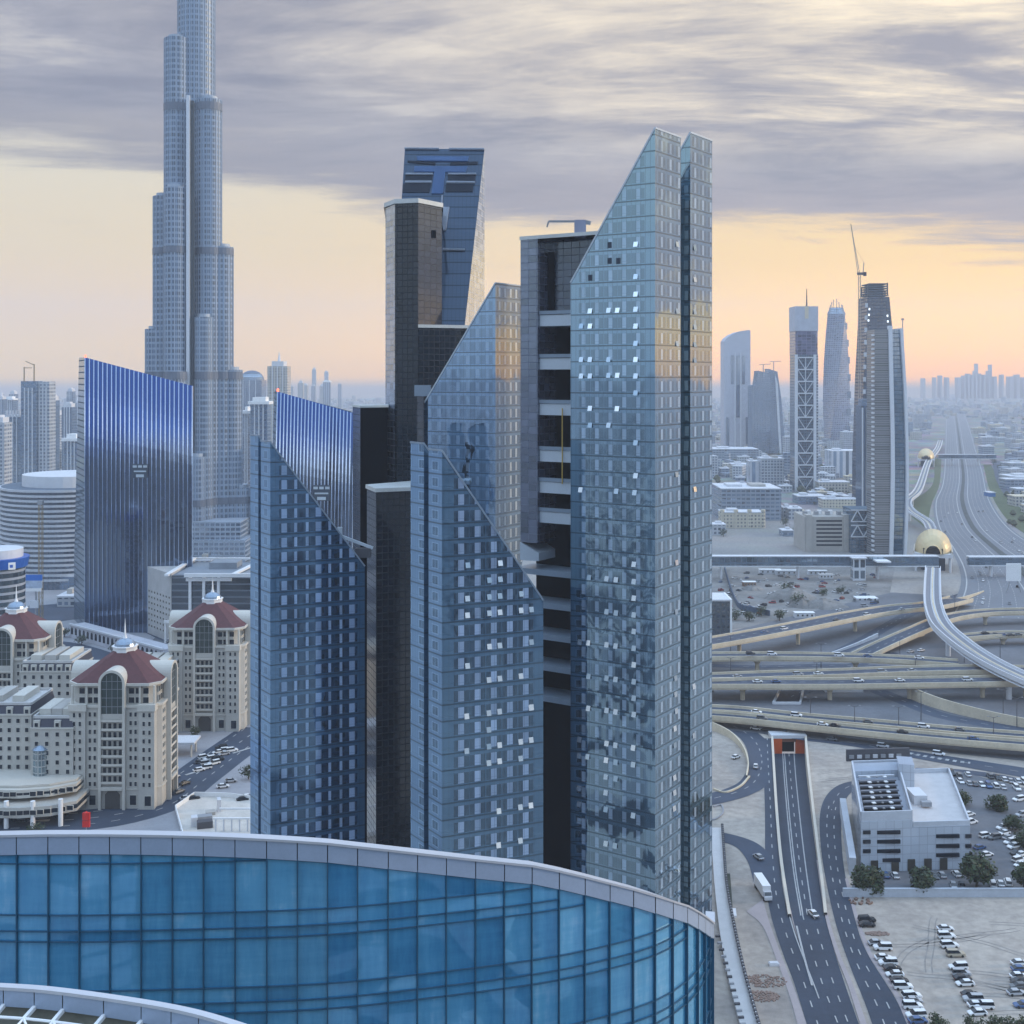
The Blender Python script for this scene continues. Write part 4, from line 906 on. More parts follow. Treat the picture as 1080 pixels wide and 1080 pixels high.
# ------------------------------------------------------------------ blue sail towers
SIGNM = pm('dark sign panel', (.04, .06, .09), .5); 
def sail_glass():
    m, t = newmat('royal blue glass'); uv = t.new('ShaderNodeUVMap').outputs[0]; u, v, _ = t.xyz(uv)
    sv = t.m('DIVIDE', v, 3.6); su = t.m('DIVIDE', u, 2.2); r, rc = t.white(t.m('FLOOR', su), t.m('FLOOR', sv))
    geo = t.new('ShaderNodeNewGeometry'); oc = t.new('ShaderNodeTexCoord').outputs['Object']
    lowc = t.new('ShaderNodeTexNoise'); t.put(lowc.inputs['Vector'], oc); lowc.inputs['Scale'].default_value = .06
    nrm = t.v('NORMALIZE', t.v('ADD', geo.outputs['Normal'], t.v('ADD', t.v('SCALE', t.v('SUBTRACT', rc, (.5, .5, .5)), sc=.02), t.v('SCALE', t.v('SUBTRACT', lowc.outputs['Color'], (.5, .5, .5)), sc=.05))))
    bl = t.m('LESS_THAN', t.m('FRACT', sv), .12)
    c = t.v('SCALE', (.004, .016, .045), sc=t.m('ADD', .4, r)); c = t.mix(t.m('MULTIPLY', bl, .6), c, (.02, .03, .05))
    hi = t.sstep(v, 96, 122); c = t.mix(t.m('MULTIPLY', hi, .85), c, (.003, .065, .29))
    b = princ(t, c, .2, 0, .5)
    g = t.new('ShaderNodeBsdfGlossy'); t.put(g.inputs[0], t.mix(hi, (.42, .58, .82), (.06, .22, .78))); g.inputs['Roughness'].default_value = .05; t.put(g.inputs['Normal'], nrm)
    mx = t.new('ShaderNodeMixShader'); t.put(mx.inputs[0], t.m('ADD', .20, t.m('MULTIPLY', hi, .10))); t.l.new(b, mx.inputs[1]); t.l.new(g.outputs[0], mx.inputs[2]); finish(t, mx.outputs[0]); return m
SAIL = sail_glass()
def sail(label, px, Y, ytop, zb, nf, slant, signpx):
    """tower with a front that bows outward and leans back towards the top; px = left edge, front left, right, per height"""
    xl, xf, xr = px; W0 = (XX(xr, Y)-XX(xf, Y)); x0 = XX(xf, Y)
    root = thing('sail_tower', label, 'tower', (x0+W0/2, Y, 0))
    zl, zr_ = ZZ(ytop[0], Y), ZZ(ytop[1], Y); nv = 28; nu = 24
    prof = lambda k: Y+(0 if k < .6 else 3.5*((k-.6)/.4)**2)        # lean of the front
    bow = lambda s: -4*math.sin(math.pi*s)
    lean = lambda k: (xr-xf)*0+slant*max(0, k-.3)**1.5
    def pt(s, k):
        z = k*(zl*(1-s)+zr_*s); y = prof(k)+bow(s); return Vector((XX(xf+(xr-xf)*s, Y)*(1+(y/Y-1)*.9)+slant*max(0, k-.3)**1.5, y, H+(z-H)*(1+(y/Y-1)*.9) if z > 60 else z))
    m_ = MB()
    for i in range(nu):
        for j in range(nv): m_.poly([pt(i/nu, j/nv), pt((i+1)/nu, j/nv), pt((i+1)/nu, (j+1)/nv), pt(i/nu, (j+1)/nv)])
    m_.build('curved_front', SAIL, root, smooth=True)
    sd_ = MB(); dpt = 30
    xl_ = XX(xl, Y+dpt+6); xk = lambda k: XX(xl+(xf-xl)*.55*max(0, k-.2), Y+dpt+6)
    for j in range(nv):
        a, b = pt(0, j/nv), pt(0, (j+1)/nv); kk = lambda q, k: Vector((xk(k)+lean(k), Y+dpt+6, H+(q.z-H)*1.035 if q.z > 100 else q.z))
        a2, b2 = kk(a, j/nv), kk(b, (j+1)/nv); sd_.poly([a2, a, b, b2])
        c, d = pt(1, j/nv), pt(1, (j+1)/nv); bx = lambda q: q.x*(Y+dpt+6)/q.y-2; c2 = Vector((bx(c), Y+dpt+6, c.z)); d2 = Vector((bx(d), Y+dpt+6, d.z)); sd_.poly([c, c2, d2, d])
        sd_.poly([c2, a2, b2, d2])
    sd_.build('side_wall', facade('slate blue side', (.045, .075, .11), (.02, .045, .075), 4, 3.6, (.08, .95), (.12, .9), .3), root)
    f_ = MB()
    for i in range(nf+1):
        s = i/nf
        for j in range(nv):
            a, b = pt(s, j/nv), pt(s, (j+1)/nv); o = Vector((0, -.9, 0)); wv = Vector((.13+.17*max(0, min(1, (j/nv-.55)/.15)), 0, 0))
            f_.poly([a-wv+o, a+wv+o, b+wv+o, b-wv+o]); f_.poly([a-wv, a-wv+o, b-wv+o, b-wv]); f_.poly([a+wv+o, a+wv, b+wv, b+wv+o])
    f_.build('fin', pm('pale metal fins', (.62, .76, .98), .13, .05, .3, metal=.92), root, kind='stuff')
    s_, k_ = signpx; p = pt(s_, k_)+Vector((0, -1.2, 0)); sb = MB(); sb.box(p, (8.5, .8, 8)); o = sb.build('sign_panel', SIGNM, root)
    e_ = MB()
    for q in range(3): e_.box(p+Vector((-3+3*q, -.5, 2.6)), (2.2, .3, 1.3))
    e_.box(p+Vector((0, -.5, -.2)), (7, .3, .8)); e_.box(p+Vector((0, -.5, -2.8)), (4.5, .3, 1.6)); e_.build('emblem', pm('pale emblem', (.45, .52, .58), .5), o)
    return root, pt
sA, ptA = sail('large royal blue sail shaped tower left of the stepped supertall', (78, 90, 203), 720, (377, 407), 0, 24, 0, (.52, .62))
sB, ptB = sail('right royal blue sail shaped tower behind the left front tower', (284, 290, 371), 640, (413, 436), 0, 22, 2.5, (.60, .66))
for root, pt in ((sA, ptA), (sB, ptB)):
    mb = MB(); mb.cyl((pt(0, 1).x, pt(0, 1).y), .5, pt(0, 1).z, pt(0, 1).z+1.4, 8); mb.build('beacon', emit('red beacon', (1, .12, .06), 5), root)

# ------------------------------------------------------------------ stepped supertall
YB = 1000.0
def st_glass(name, col, dk, refl):
    return facade(name, col, dk, 3.4, 4.6, (.16, .84), (.36, .97), refl, wob=.03, grough=.5)
STG = st_glass('supertall cladding', (.26, .33, .43), (.03, .055, .10), .10)
STB = pm('mechanical band', (.13, .155, .20), .5, .1, .1)
STF = pm('steel fin', (.36, .42, .50), .45, .05, .2, metal=.15)
bk = thing('supertall_tower', 'immensely tall stepped tower of bundled tubes rising out of the top of the picture', 'skyscraper', (XX(205, YB), YB, 0))
def lobe(pl, pr, ytop, dy, name='tube', n=20, y0=None):
    x0, x1 = XX(pl, YB), XX(pr, YB); r = (x1-x0)/2; z1 = ZZ(ytop, YB); c = ((x0+x1)/2, YB+dy)
    m_ = MB(); m_.cyl(c, r, 0, z1, n, 0, top=1); 
    me = m_.build(name, [STG, ROOFG], bk)
    fn = MB()
    for k in range(n):
        a = 2*math.pi*(k+.5)/n
        if math.sin(a) < .25: fn.bar((c[0]+r*math.cos(a), c[1]+r*math.sin(a), 0), (c[0]+r*math.cos(a), c[1]+r*math.sin(a), z1), .38, .7, up=(math.cos(a), math.sin(a), 0))
    fn.build('fin', STF, me)
    for yb, hb in ((113, 8), (265, 7), (396, 8), (528, 7)):
        if yb > ytop-2:
            b_ = MB(); b_.cyl(c, r+.5, ZZ(yb+hb/2, YB), ZZ(yb-hb/2, YB), n, 0); b_.build('mechanical_band', STB, me)
    tp_ = MB(); tp_.cyl(c, r*.7, z1, z1+2.5, n); tp_.build('roof_cap', STF, me)
lobe(183, 222, -60, 14, n=26)
for pl, pr, yt, dy in ((172, 199, 40, 4), (207, 233, 105, 2), (161, 184, 207, 2), (220, 244, 260, 6), (152, 175, 347, 4), (231, 253, 390, 8), (238, 263, 515, 10), (144, 168, 515, 6), (177, 201, 200, -10), (208, 227, 335, -8), (183, 203, 395, -20), (205, 222, 480, -18)):
    lobe(pl, pr, yt, dy)
m_ = MB(); m_.cyl((XX(202, YB), YB+14), 8, ZZ(-60, YB), ZZ(-95, YB), 16, r2=5); m_.build('tube', [STG], bk)
m_ = MB(); m_.bar((XX(203.5, YB), YB-14.5, 0), (XX(203.5, YB), YB-14.5, ZZ(105, YB)), 2.6, 3, up=(0, 1, 0)); m_.build('vertical_rib', pm('bright steel rib', (.62, .66, .72), .3, .05, .2, metal=.3), bk)
m_ = MB(); m_.bar((XX(207, YB), YB-12, 0), (XX(207, YB), YB-12, ZZ(110, YB)), 2.6, 3, up=(0, 1, 0)); m_.build('vertical_groove', pm('deep groove', (.03, .045, .06), .5), bk)
m_ = MB()
for k, (a, b, z) in enumerate(((150, 268, 20), (160, 262, 34))): m_.span(XX(a, YB), XX(b, YB), YB-34+k*4, YB+30, 0, z)
m_.build('podium', [facade('podium glazing', (.32, .37, .44), (.07, .10, .14), 4, 3.7, (.1, .9), (.3, .9), .3)], bk)

# ------------------------------------------------------------------ curved glass building in the foreground
plan = [(-150, 1.03), (-60, 1.006), (60, 1.0), (200, 1.004), (340, 1.0125), (450, 1.03), (568, 1.055), (640, 1.08), (690, 1.106), (720, 1.137), (738, 1.172), (748, 1.22), (750.5, 1.28), (750.2, 1.31)]
Y0 = 70.0
fine = catmull([Vector((XX(px, Y0*k), Y0*k, 0)) for px, k in plan], 900)
pts = [fine[0]]; acc = 0
for a, b in zip(fine[:-1], fine[1:]):
    acc += (b-a).length
    if acc >= 1.70: pts.append(b); acc = 0
rimpx = [(-150, 884), (0, 880), (60, 879), (135, 879.3), (200, 880.6), (265, 883), (340, 887.5), (413, 895.6), (506, 906), (560, 911.5), (599, 919.3), (627, 926.5), (675, 938.7), (723, 954.6), (739, 964), (750, 973)]
def rimz(p):
    px = 540+F*p.x/p.y
    if p.y > Y0*1.28: return rim_end+(p.y-Y0*1.28)*.02
    for (a, ya), (b, yb) in zip(rimpx[:-1], rimpx[1:]):
        if px <= b: f = (px-a)/(b-a); return ZZ(ya+(yb-ya)*f, p.y)
    return ZZ(973, p.y)
rim_end = ZZ(973.5, Y0*1.28)
def pane_glass():
    m, t = newmat('deep blue pane'); oi = t.new('ShaderNodeUVMap').outputs[0]; u, v, _ = t.xyz(oi)
    geo = t.new('ShaderNodeNewGeometry'); oc = t.new('ShaderNodeTexCoord').outputs['Object']
    r = geo.outputs['Random Per Island']
    rr = t.new('ShaderNodeTexWhiteNoise', noise_dimensions='1D'); t.put(rr.inputs['W'], t.m('MULTIPLY', r, 913.0))
    st_ = t.noise(t.v('MULTIPLY', oc, (1.6, 1.6, .25)), 1.0, 5, .65); cl = t.noise(oc, .55, 5, .6, .5); hz_ = t.noise(t.v('MULTIPLY', oc, (.25, .25, 2.2)), 1.0, 4, .6)
    k = t.m('ADD', t.m('MULTIPLY', st_, .75), t.m('ADD', t.m('MULTIPLY', cl, .3), t.m('MULTIPLY', r, .5)))
    k = t.m('ADD', k, t.m('MULTIPLY', hz_, .4))
    c = t.ramp(t.m('MULTIPLY', k, .5), [(.28, (.030, .18, .36)), (.44, (.062, .29, .52)), (.60, (.12, .41, .66)), (.76, (.34, .60, .82))])
    nrm = t.v('NORMALIZE', t.v('ADD', geo.outputs['Normal'], t.v('SCALE', t.v('SUBTRACT', rr.outputs['Color'], (.5, .5, .5)), sc=.05)))
    b = princ(t, c, .25, 0, .3)
    g = t.new('ShaderNodeBsdfGlossy'); t.put(g.inputs[0], (.45, .75, 1.0)); g.inputs['Roughness'].default_value = .02; t.put(g.inputs['Normal'], nrm)
    tr = t.new('ShaderNodeBsdfTransparent'); t.put(tr.inputs[0], (.30, .58, .75))
    m1 = t.new('ShaderNodeMixShader'); m1.inputs[0].default_value = .16; t.l.new(b, m1.inputs[1]); t.l.new(tr.outputs[0], m1.inputs[2])
    lw = t.new('ShaderNodeLayerWeight'); lw.inputs[0].default_value = .3
    mx = t.new('ShaderNodeMixShader'); t.put(mx.inputs[0], t.m('ADD', .20, t.m('MULTIPLY', lw.outputs['Facing'], .5))); t.l.new(m1.outputs[0], mx.inputs[1]); t.l.new(g.outputs[0], mx.inputs[2]); finish(t, mx.outputs[0]); return m
cgb = thing('curved_glass_building', 'curved blue curtain wall building across the foreground with sloping pale metal parapet', 'building', (XX(200, Y0), Y0, 0))
ys = [911, 965, 982, 993, 1045, 1061, 1072]
levels = [ZZ(y, Y0) for y in ys]
pitch = levels[1]-levels[4]
lv = list(levels); b3 = levels[4:7]
while lv[-1] > 80: b3 = [z-pitch for z in b3]; lv += b3
lv.append(60)
pn = MB(); fr = MB(); par = MB(); cap = MB(); inn = MB(); fl = MB(); tee = MB()
PH = 1.12
cen = Vector((XX(200, Y0), Y0*1.6, 0))
for i in range(len(pts)-1):
    a, b = pts[i], pts[i+1]; ta, tb2 = rimz(a), rimz(b); d = (b-a).normalized(); no = Vector((d.y, -d.x, 0))
    if no.dot(a-cen) < 0: no = -no
    A = lambda z: Vector((a.x, a.y, z)); B = lambda z: Vector((b.x, b.y, z))
    ga_, gb_ = ta-PH, tb2-PH
    zt_ = None
    prevA, prevB = ga_, gb_
    for z in lv:
        if z >= min(ga_, gb_)-.05:
            if z < max(ga_, gb_): pass
            continue
        e = d*.03
        pn.poly([A(z)+e, B(z)-e, B(prevB)-e, A(prevA)+e]); prevA = prevB = z
        fr.bar(A(z)+no*.05, B(z)+no*.05, .16, .055)
    fr.bar(A(ga_)+no*.05, B(gb_)+no*.05, .2, .08)
    fr.bar(A(60)+no*.09, A(ga_)+no*.09, .065, .20, up=no)
    g = d*.025
    par.poly([A(ga_)+g+no*.16, B(gb_)-g+no*.16, B(tb2)-g+no*.16, A(ta)+g+no*.16])
    par.poly([A(ga_)+g+no*.16, A(ga_)+g, B(gb_)-g, B(gb_)-g+no*.16])
    inn.poly([A(60)-no*3.4, B(60)-no*3.4, B(gb_)-no*3.4, A(ga_)-no*3.4])
    for z in lv[2::3]:
        if z < min(ga_, gb_)-.5: fl.poly([A(z)-no*.12, B(z)-no*.12, B(z)-no*3.4, A(z)-no*3.4]); fl.poly([A(z-.6)-no*.12, B(z-.6)-no*.12, B(z)-no*.12, A(z)-no*.12])
    if i % 2 == 0 and i > 1 and min(ga_, gb_) > lv[1]+.8: tee.bar(A(ga_-.2)-no*.9, B(lv[1]+.4)-no*.9, .12, .14)
    if i % 3 == 0 and b.x < XX(700, Y0): tee.bar(A(60)-no*1.6, A(ga_)-no*1.6, .4, .4, up=no)
nrm_ = []
for i in range(len(pts)):
    d = (pts[min(i+1, len(pts)-1)]-pts[max(i-1, 0)]).normalized(); n_ = Vector((d.y, -d.x, 0)); nrm_.append(n_ if n_.dot(pts[i]-cen) > 0 else -n_)
rz_ = [rimz(p) for p in pts]
co_ = [Vector((*(p+n_*.24).xy, z+.05)) for p, n_, z in zip(pts, nrm_, rz_)]; ci_ = [Vector((*(p-n_*.42).xy, z+.05)) for p, n_, z in zip(pts, nrm_, rz_)]
dz_ = lambda L, k: [v+Z3*k for v in L]
cap.strip(co_, ci_); cap.strip(dz_(co_, -.14), co_); cap.strip(ci_, dz_(ci_, -.14)); par.strip(dz_(ci_, -.1), dz_(ci_, -2.4), 1)
cap.poly([co_[-1], dz_(co_, -.14)[-1], dz_(ci_, -.14)[-1], ci_[-1]])
PG = pane_glass()
o = pn.build('glass_pane', PG, cgb)
fr.build('mullion_frame', pm('blue black mullions', (.026, .085, .145), .35, .1, .5), cgb)
par.build('parapet', [pm('brushed metal panel', (.34, .41, .53), .38, .10, .6, metal=.25), DSTEEL], cgb)
cap.build('coping_rail', pm('bright coping', (.52, .53, .57), .35, .05, .5, metal=.3), cgb)
inn.build('inner_wall', pm('inner blinds', (.46, .50, .54), .8, .12, .6), cgb); fl.build('floor_slab', pm('floor slab', (.30, .32, .34), .8), cgb)
tee.build('brace', pm('inner brace', (.06, .10, .14), .5), cgb)
rf = MB(); ring = [Vector((p.x, p.y, rimz(p)-15)) for p in pts]
backl = [Vector((p.x-1.5, 93, rimz(p)-15)) for p in pts]
for p, q, r_, s_ in zip(ring[:-1], ring[1:], backl[1:], backl[:-1]):
    if q.y < 92: rf.poly([p, q, r_, s_]); rf.poly([s_, r_, r_-Z3*90, s_-Z3*90])
rf.build('roof', ROOFG, cgb)
# ------------------------------------------------------------------ nearer curved roof edge at the lower left
cr = thing('curved_canopy', 'curved pale roof edge with white lattice rails in the lower left corner', 'canopy', (-18, 48, 0))
Yc = 50.0
rp = catmull([Vector((XX(px, Yc*k), Yc*k, ZZ(py, Yc*k))) for px, py, k in ((-140, 1034, 1.005), (0, 1040.5, 1.0), (60, 1045, .995), (140, 1056, .985), (200, 1067, .972), (252, 1082, .955), (300, 1100, .935), (340, 1122, .91))], 40)
rb, cpb, tr_, dk_ = MB(), MB(), MB(), MB()
for i in range(40):
    a, b = rp[i], rp[i+1]; d = (b-a).normalized(); no = Vector((d.y, -d.x, 0)).normalized(); g = d*.02
    cpb.bar(a, b, .34, .13); 
    if i % 3 != 9: rb.poly([a+no*.1-Z3*.75+g*(1 if i % 3 == 0 else 0), b+no*.1-Z3*.75-g*(1 if i % 3 == 2 else 0), b+no*.1-g*(1 if i % 3 == 2 else 0), a+no*.1+g*(1 if i % 3 == 0 else 0)])
    tr_.tube(a+no*.9-Z3*.75, b+no*.9-Z3*.75, .06, 6); tr_.tube(a+no*2.4-Z3*.8, b+no*2.4-Z3*.8, .06, 6)
    if i % 3 == 0:
        j = min(i+3, 40); e = rp[j]; tr_.tube(a+no*.9-Z3*.75, e+no*2.4-Z3*.8, .05, 6); tr_.tube(a+no*.9-Z3*.75, a+no*2.4-Z3*.8, .05, 6)
        tr_.bar(a+no*.05-Z3*.72, a+no*.95-Z3*.78, .14, .16)
    dk_.poly([a+no*.05-Z3*1.6, a+no*9-Z3*1.9, b+no*9-Z3*1.9, b+no*.05-Z3*1.6])
    dk_.poly([a-no*.2-Z3*60, b-no*.2-Z3*60, b-no*.2, a-no*.2])
rb.build('fascia_panel', MATS['brushed metal panel'], cr); cpb.build('coping_rail', MATS['bright coping'], cr); tr_.build('lattice_rail', WHITE, cr); dk_.build('roof_deck', pm('roof membrane', (.20, .20, .17), .8, .3, .5), cr)
# ------------------------------------------------------------------ shared window meshes
WM = {}
def wmesh(w, h, d=.25, mat=None, frame=None, nm='window'):
    """framed window set in a wall that faces -y; the glass sits in the frame"""
    k = (w, h, d, nm)
    if k not in WM:
        mb = MB(); mb.span(-w/2, w/2, -.06, .2, -h/2, h/2, 0)
        f = .12
        for x in (-w/2-f/2, w/2+f/2): mb.span(x-f/2, x+f/2, -.18, .2, -h/2-f, h/2+f, 1)
        for z in (-h/2-f/2, h/2+f/2): mb.span(-w/2, w/2, -.178, .2, z-f/2, z+f/2, 1)
        WM[k] = mb.mesh(nm, [mat or DARKW, frame or CREAML])
    return WM[k]
def octa(cx, cy, hx, hy, ch): return [(cx-hx+ch, cy-hy), (cx+hx-ch, cy-hy), (cx+hx, cy-hy+ch), (cx+hx, cy+hy-ch), (cx+hx-ch, cy+hy), (cx-hx+ch, cy+hy), (cx-hx, cy+hy-ch), (cx-hx, cy-hy+ch)]
DOMEB = pm('blue grey dome', (.26, .33, .42), .25, .1, .3, metal=.5)
GREENG = pm('dark green arch glass', (.045, .06, .055), .12, .3, .3)
def bay(root, o, ax, out, name, floors=8, portal=True):
    """projecting bay with a round arched head, balconies and a portal; o base point, ax along the wall, out away from it"""
    r, r2, zc = 4.6, 3.7, 43.6; pr = 1.6; ax = Vector(ax); out = Vector(out)
    q = lambda a, k, z: o+ax*a+out*k+Z3*z
    fr = MB()
    def blk(a0, a1, k0, k1, z0, z1):
        P_ = [q(a, k, z) for z in (z0, z1) for a, k in ((a0, k1), (a1, k1), (a1, k0), (a0, k0))]
        fr.raw(P_, [(0, 1, 5, 4), (1, 2, 6, 5), (2, 3, 7, 6), (3, 0, 4, 7), (4, 5, 6, 7), (3, 2, 1, 0)])
    for s in (-1, 1): blk(min(s*r, s*r2), max(s*r, s*r2), -1, pr, 0, zc)
    N = 14
    for i in range(N):
        a, b = math.pi*i/N, math.pi*(i+1)/N; c1 = lambda R_, t_, k: q(R_*math.cos(t_), k, zc+R_*math.sin(t_))
        fr.poly([c1(r, a, pr), c1(r, b, pr), c1(r2, b, pr), c1(r2, a, pr)]); fr.poly([c1(r2, a, pr), c1(r2, b, pr), c1(r2, b, .9), c1(r2, a, .9)])
        fr.poly([c1(r, a, -9), c1(r, b, -9), c1(r, b, pr), c1(r, a, pr)])
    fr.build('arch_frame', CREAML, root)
    g = MB(); g.poly([q(-r2, .9, 33), q(r2, .9, 33)]+[q(r2*math.cos(math.pi*i/N), .9, zc+r2*math.sin(math.pi*i/N)) for i in range(N+1)])
    w = g.build('arch_window', GREENG, root); m_ = MB()
    for a in (-1.9, 0, 1.9): m_.bar(q(a, .95, 33), q(a, .95, zc+2.6), .12, .12, up=out)
    for z in (35.5, 38.5, 41.5, 44.2): m_.bar(q(-r2, .95, z), q(r2, .95, z), .12, .12, up=out)
    m_.build('glazing_bar', STEEL, w)
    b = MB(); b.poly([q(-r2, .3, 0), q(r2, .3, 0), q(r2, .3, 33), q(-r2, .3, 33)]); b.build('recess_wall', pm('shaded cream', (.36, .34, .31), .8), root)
    b = MB()
    b.poly([q(-r2, .9, 30.4), q(r2, .9, 30.4), q(r2, .9, 33), q(-r2, .9, 33)]); b.build('panel', CREAM, root)
    rz = math.atan2(out.y, out.x)+math.pi/2
    dm = wmesh(1.15, 2.1, .2, nm='balcony_door')
    for i in range(floors):
        z = 9.2+i*3.05
        bl = MB(); P0 = [q(-r2, .2, z-.3), q(r2, .2, z-.3), q(r2, 1.3, z-.3), q(-r2, 1.3, z-.3)]
        bl.poly(P0[::-1]); bl.poly([p+Z3*.25 for p in P0]); bl.poly([P0[3], P0[2], P0[2]+Z3*.85, P0[3]+Z3*.85]); bl.poly([P0[2]-out*.1+Z3*.85, P0[3]-out*.1+Z3*.85, P0[3]+Z3*.85, P0[2]+Z3*.85])
        bl.build('balcony', CREAML, root)
        for a in (-2.7, -.9, .9, 2.7): inst(dm, 'balcony_door', root, q(a, .35, z+1.15), rz)
    if portal:
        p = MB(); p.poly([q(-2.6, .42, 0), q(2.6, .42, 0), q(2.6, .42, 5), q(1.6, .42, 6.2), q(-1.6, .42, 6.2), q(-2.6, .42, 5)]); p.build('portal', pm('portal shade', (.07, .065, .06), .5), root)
        p = MB(); p.bar(q(-r2, 1.2, 7.3), q(r2, 1.2, 7.3), 1.2, 1.0); p.build('portal_beam', CREAML, root)
def hotel(label, px, py, s=1.0):
    b0 = G(px, py); root = thing('hotel_tower', label, 'hotel', b0, 'hotel towers with red brown roofs')
    cy = 13.5; L = lambda x, y, z: b0+Vector((x, y, z))
    o2 = lambda hx, hy, ch: [(p[0]+b0.x, p[1]+b0.y) for p in octa(0, cy, hx, hy, ch)]
    m_ = MB(); m_.prism(o2(16, 13.5, 3.5), 0, 35, 0); m_.build('wall', CREAM, root)
    m_ = MB(); m_.prism(o2(14.6, 12.1, 3), 35, 42.4, 0); m_.build('upper_storey', CREAM, root)
    for zc, h, e in ((35, .9, .5), (42.4, .9, 1.4), (6.6, .5, .3)):
        m_ = MB(); m_.prism(o2(16+e-(1.2 if zc > 40 else 0), 13.5+e-(1.2 if zc > 40 else 0), 3.6), zc, zc+h, 0, bottom=True); m_.build('cornice', CREAML, root)
    rf = MB(); A = o2(15.8, 13.3, 3.6); B = o2(3.6, 3.4, 1.3)
    lo = [Vector((*p, 43.3)) for p in A]; hi = [Vector((*p, 52)) for p in B]
    for i in range(8): j = (i+1) % 8; rf.poly([lo[i], lo[j], hi[j], hi[i]])
    rf.poly(hi); roof = rf.build('roof', ROOFR, root)
    dm = MB(); c = L(0, cy, 0); dm.cyl(c, 4.2, 51.6, 53.2, 8, a0=.39); dm.cyl(c, 4.6, 53.2, 53.6, 8, a0=.39); dm.build('lantern', WHITE, roof)
    dm = MB()
    for j in range(5):
        a, b = math.pi/2*j/5, math.pi/2*(j+1)/5; dm.cyl(c, 3.7*math.cos(a), 53.6+2.6*math.sin(a), 53.6+2.6*math.sin(b), 16, r2=max(.3, 3.7*math.cos(b)))
    dm.build('dome', DOMEB, roof)
    sp = MB(); sp.cyl(c, .95, 55.6, 57.2, 10, r2=.4); sp.cyl(c, .4, 57.2, 63, 8, r2=.06); sp.build('spire', WHITE, roof)
    for sx in (-1, 1):
        pr = MB(); pr.prism([(b0.x+sx*9.2, b0.y-1.0), (b0.x+sx*14.6, b0.y-1.0), (b0.x+sx*14.6, b0.y+2), (b0.x+sx*9.2, b0.y+2)], 0, 34); pr.build('corner_pier', CREAM, root)
        pr = MB(); pr.prism([(b0.x+sx*8.8, b0.y-1.5), (b0.x+sx*15, b0.y-1.5), (b0.x+sx*15, b0.y+2), (b0.x+sx*8.8, b0.y+2)], 34, 36.2, bottom=True); pr.build('pier_cap', CREAML, root)
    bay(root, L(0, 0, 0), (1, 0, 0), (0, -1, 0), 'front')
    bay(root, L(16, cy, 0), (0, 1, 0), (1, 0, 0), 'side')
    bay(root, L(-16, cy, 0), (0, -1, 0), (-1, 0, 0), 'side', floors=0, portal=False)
    w1, w2, w3 = wmesh(.85, 1.5), wmesh(1.9, 2.0, nm='wide_window'), wmesh(.8, 1.4, nm='side_window')
    for i in range(9):
        z = 8.6+i*3.0
        for x in (-7.9, -6.2, 6.2, 7.9): inst(w1, 'window', root, L(x, -.02, z))
        for x in (-13, -11, 11, 13): inst(w1, 'window', root, L(x, -1.02, z))
        for y in (4.8, 6.6, 20.4, 22.2): inst(w3, 'side_window', root, L(16.02, y, z), math.pi/2)
    for z in (37.2, 40.4):
        for x in (-12, -9.2, -6.6, 6.6, 9.2, 12): inst(w2, 'wide_window', root, L(x*.92, cy-12.12, z))
        for y in (-8.5, -6, 6, 8.5): inst(w2, 'wide_window', root, L(14.62, cy+y, z), math.pi/2)
    for x in (-12.4, 12.4, -7, 7): inst(wmesh(2.2, 3.4, nm='ground_window'), 'ground_window', root, L(x, -1.03 if abs(x) > 9 else -.03, 3))
    for k, x in enumerate((-9.2, -14.2, 9.2, 14.2)):
        cl = MB(); cl.cyl(L(x, cy-12.9, 0), .45, 35.9, 42.4, 8); cl.build('column', CREAML, root)
    return root
hotel('cream hotel tower with red brown roof and domed lantern, nearest, beside the street bend', 119, 853)
hotel('cream hotel tower with red brown roof and spire, right beside the left front tower', 216, 771)
hotel('cream hotel tower with red brown roof cut off by the left edge', 3, 788)

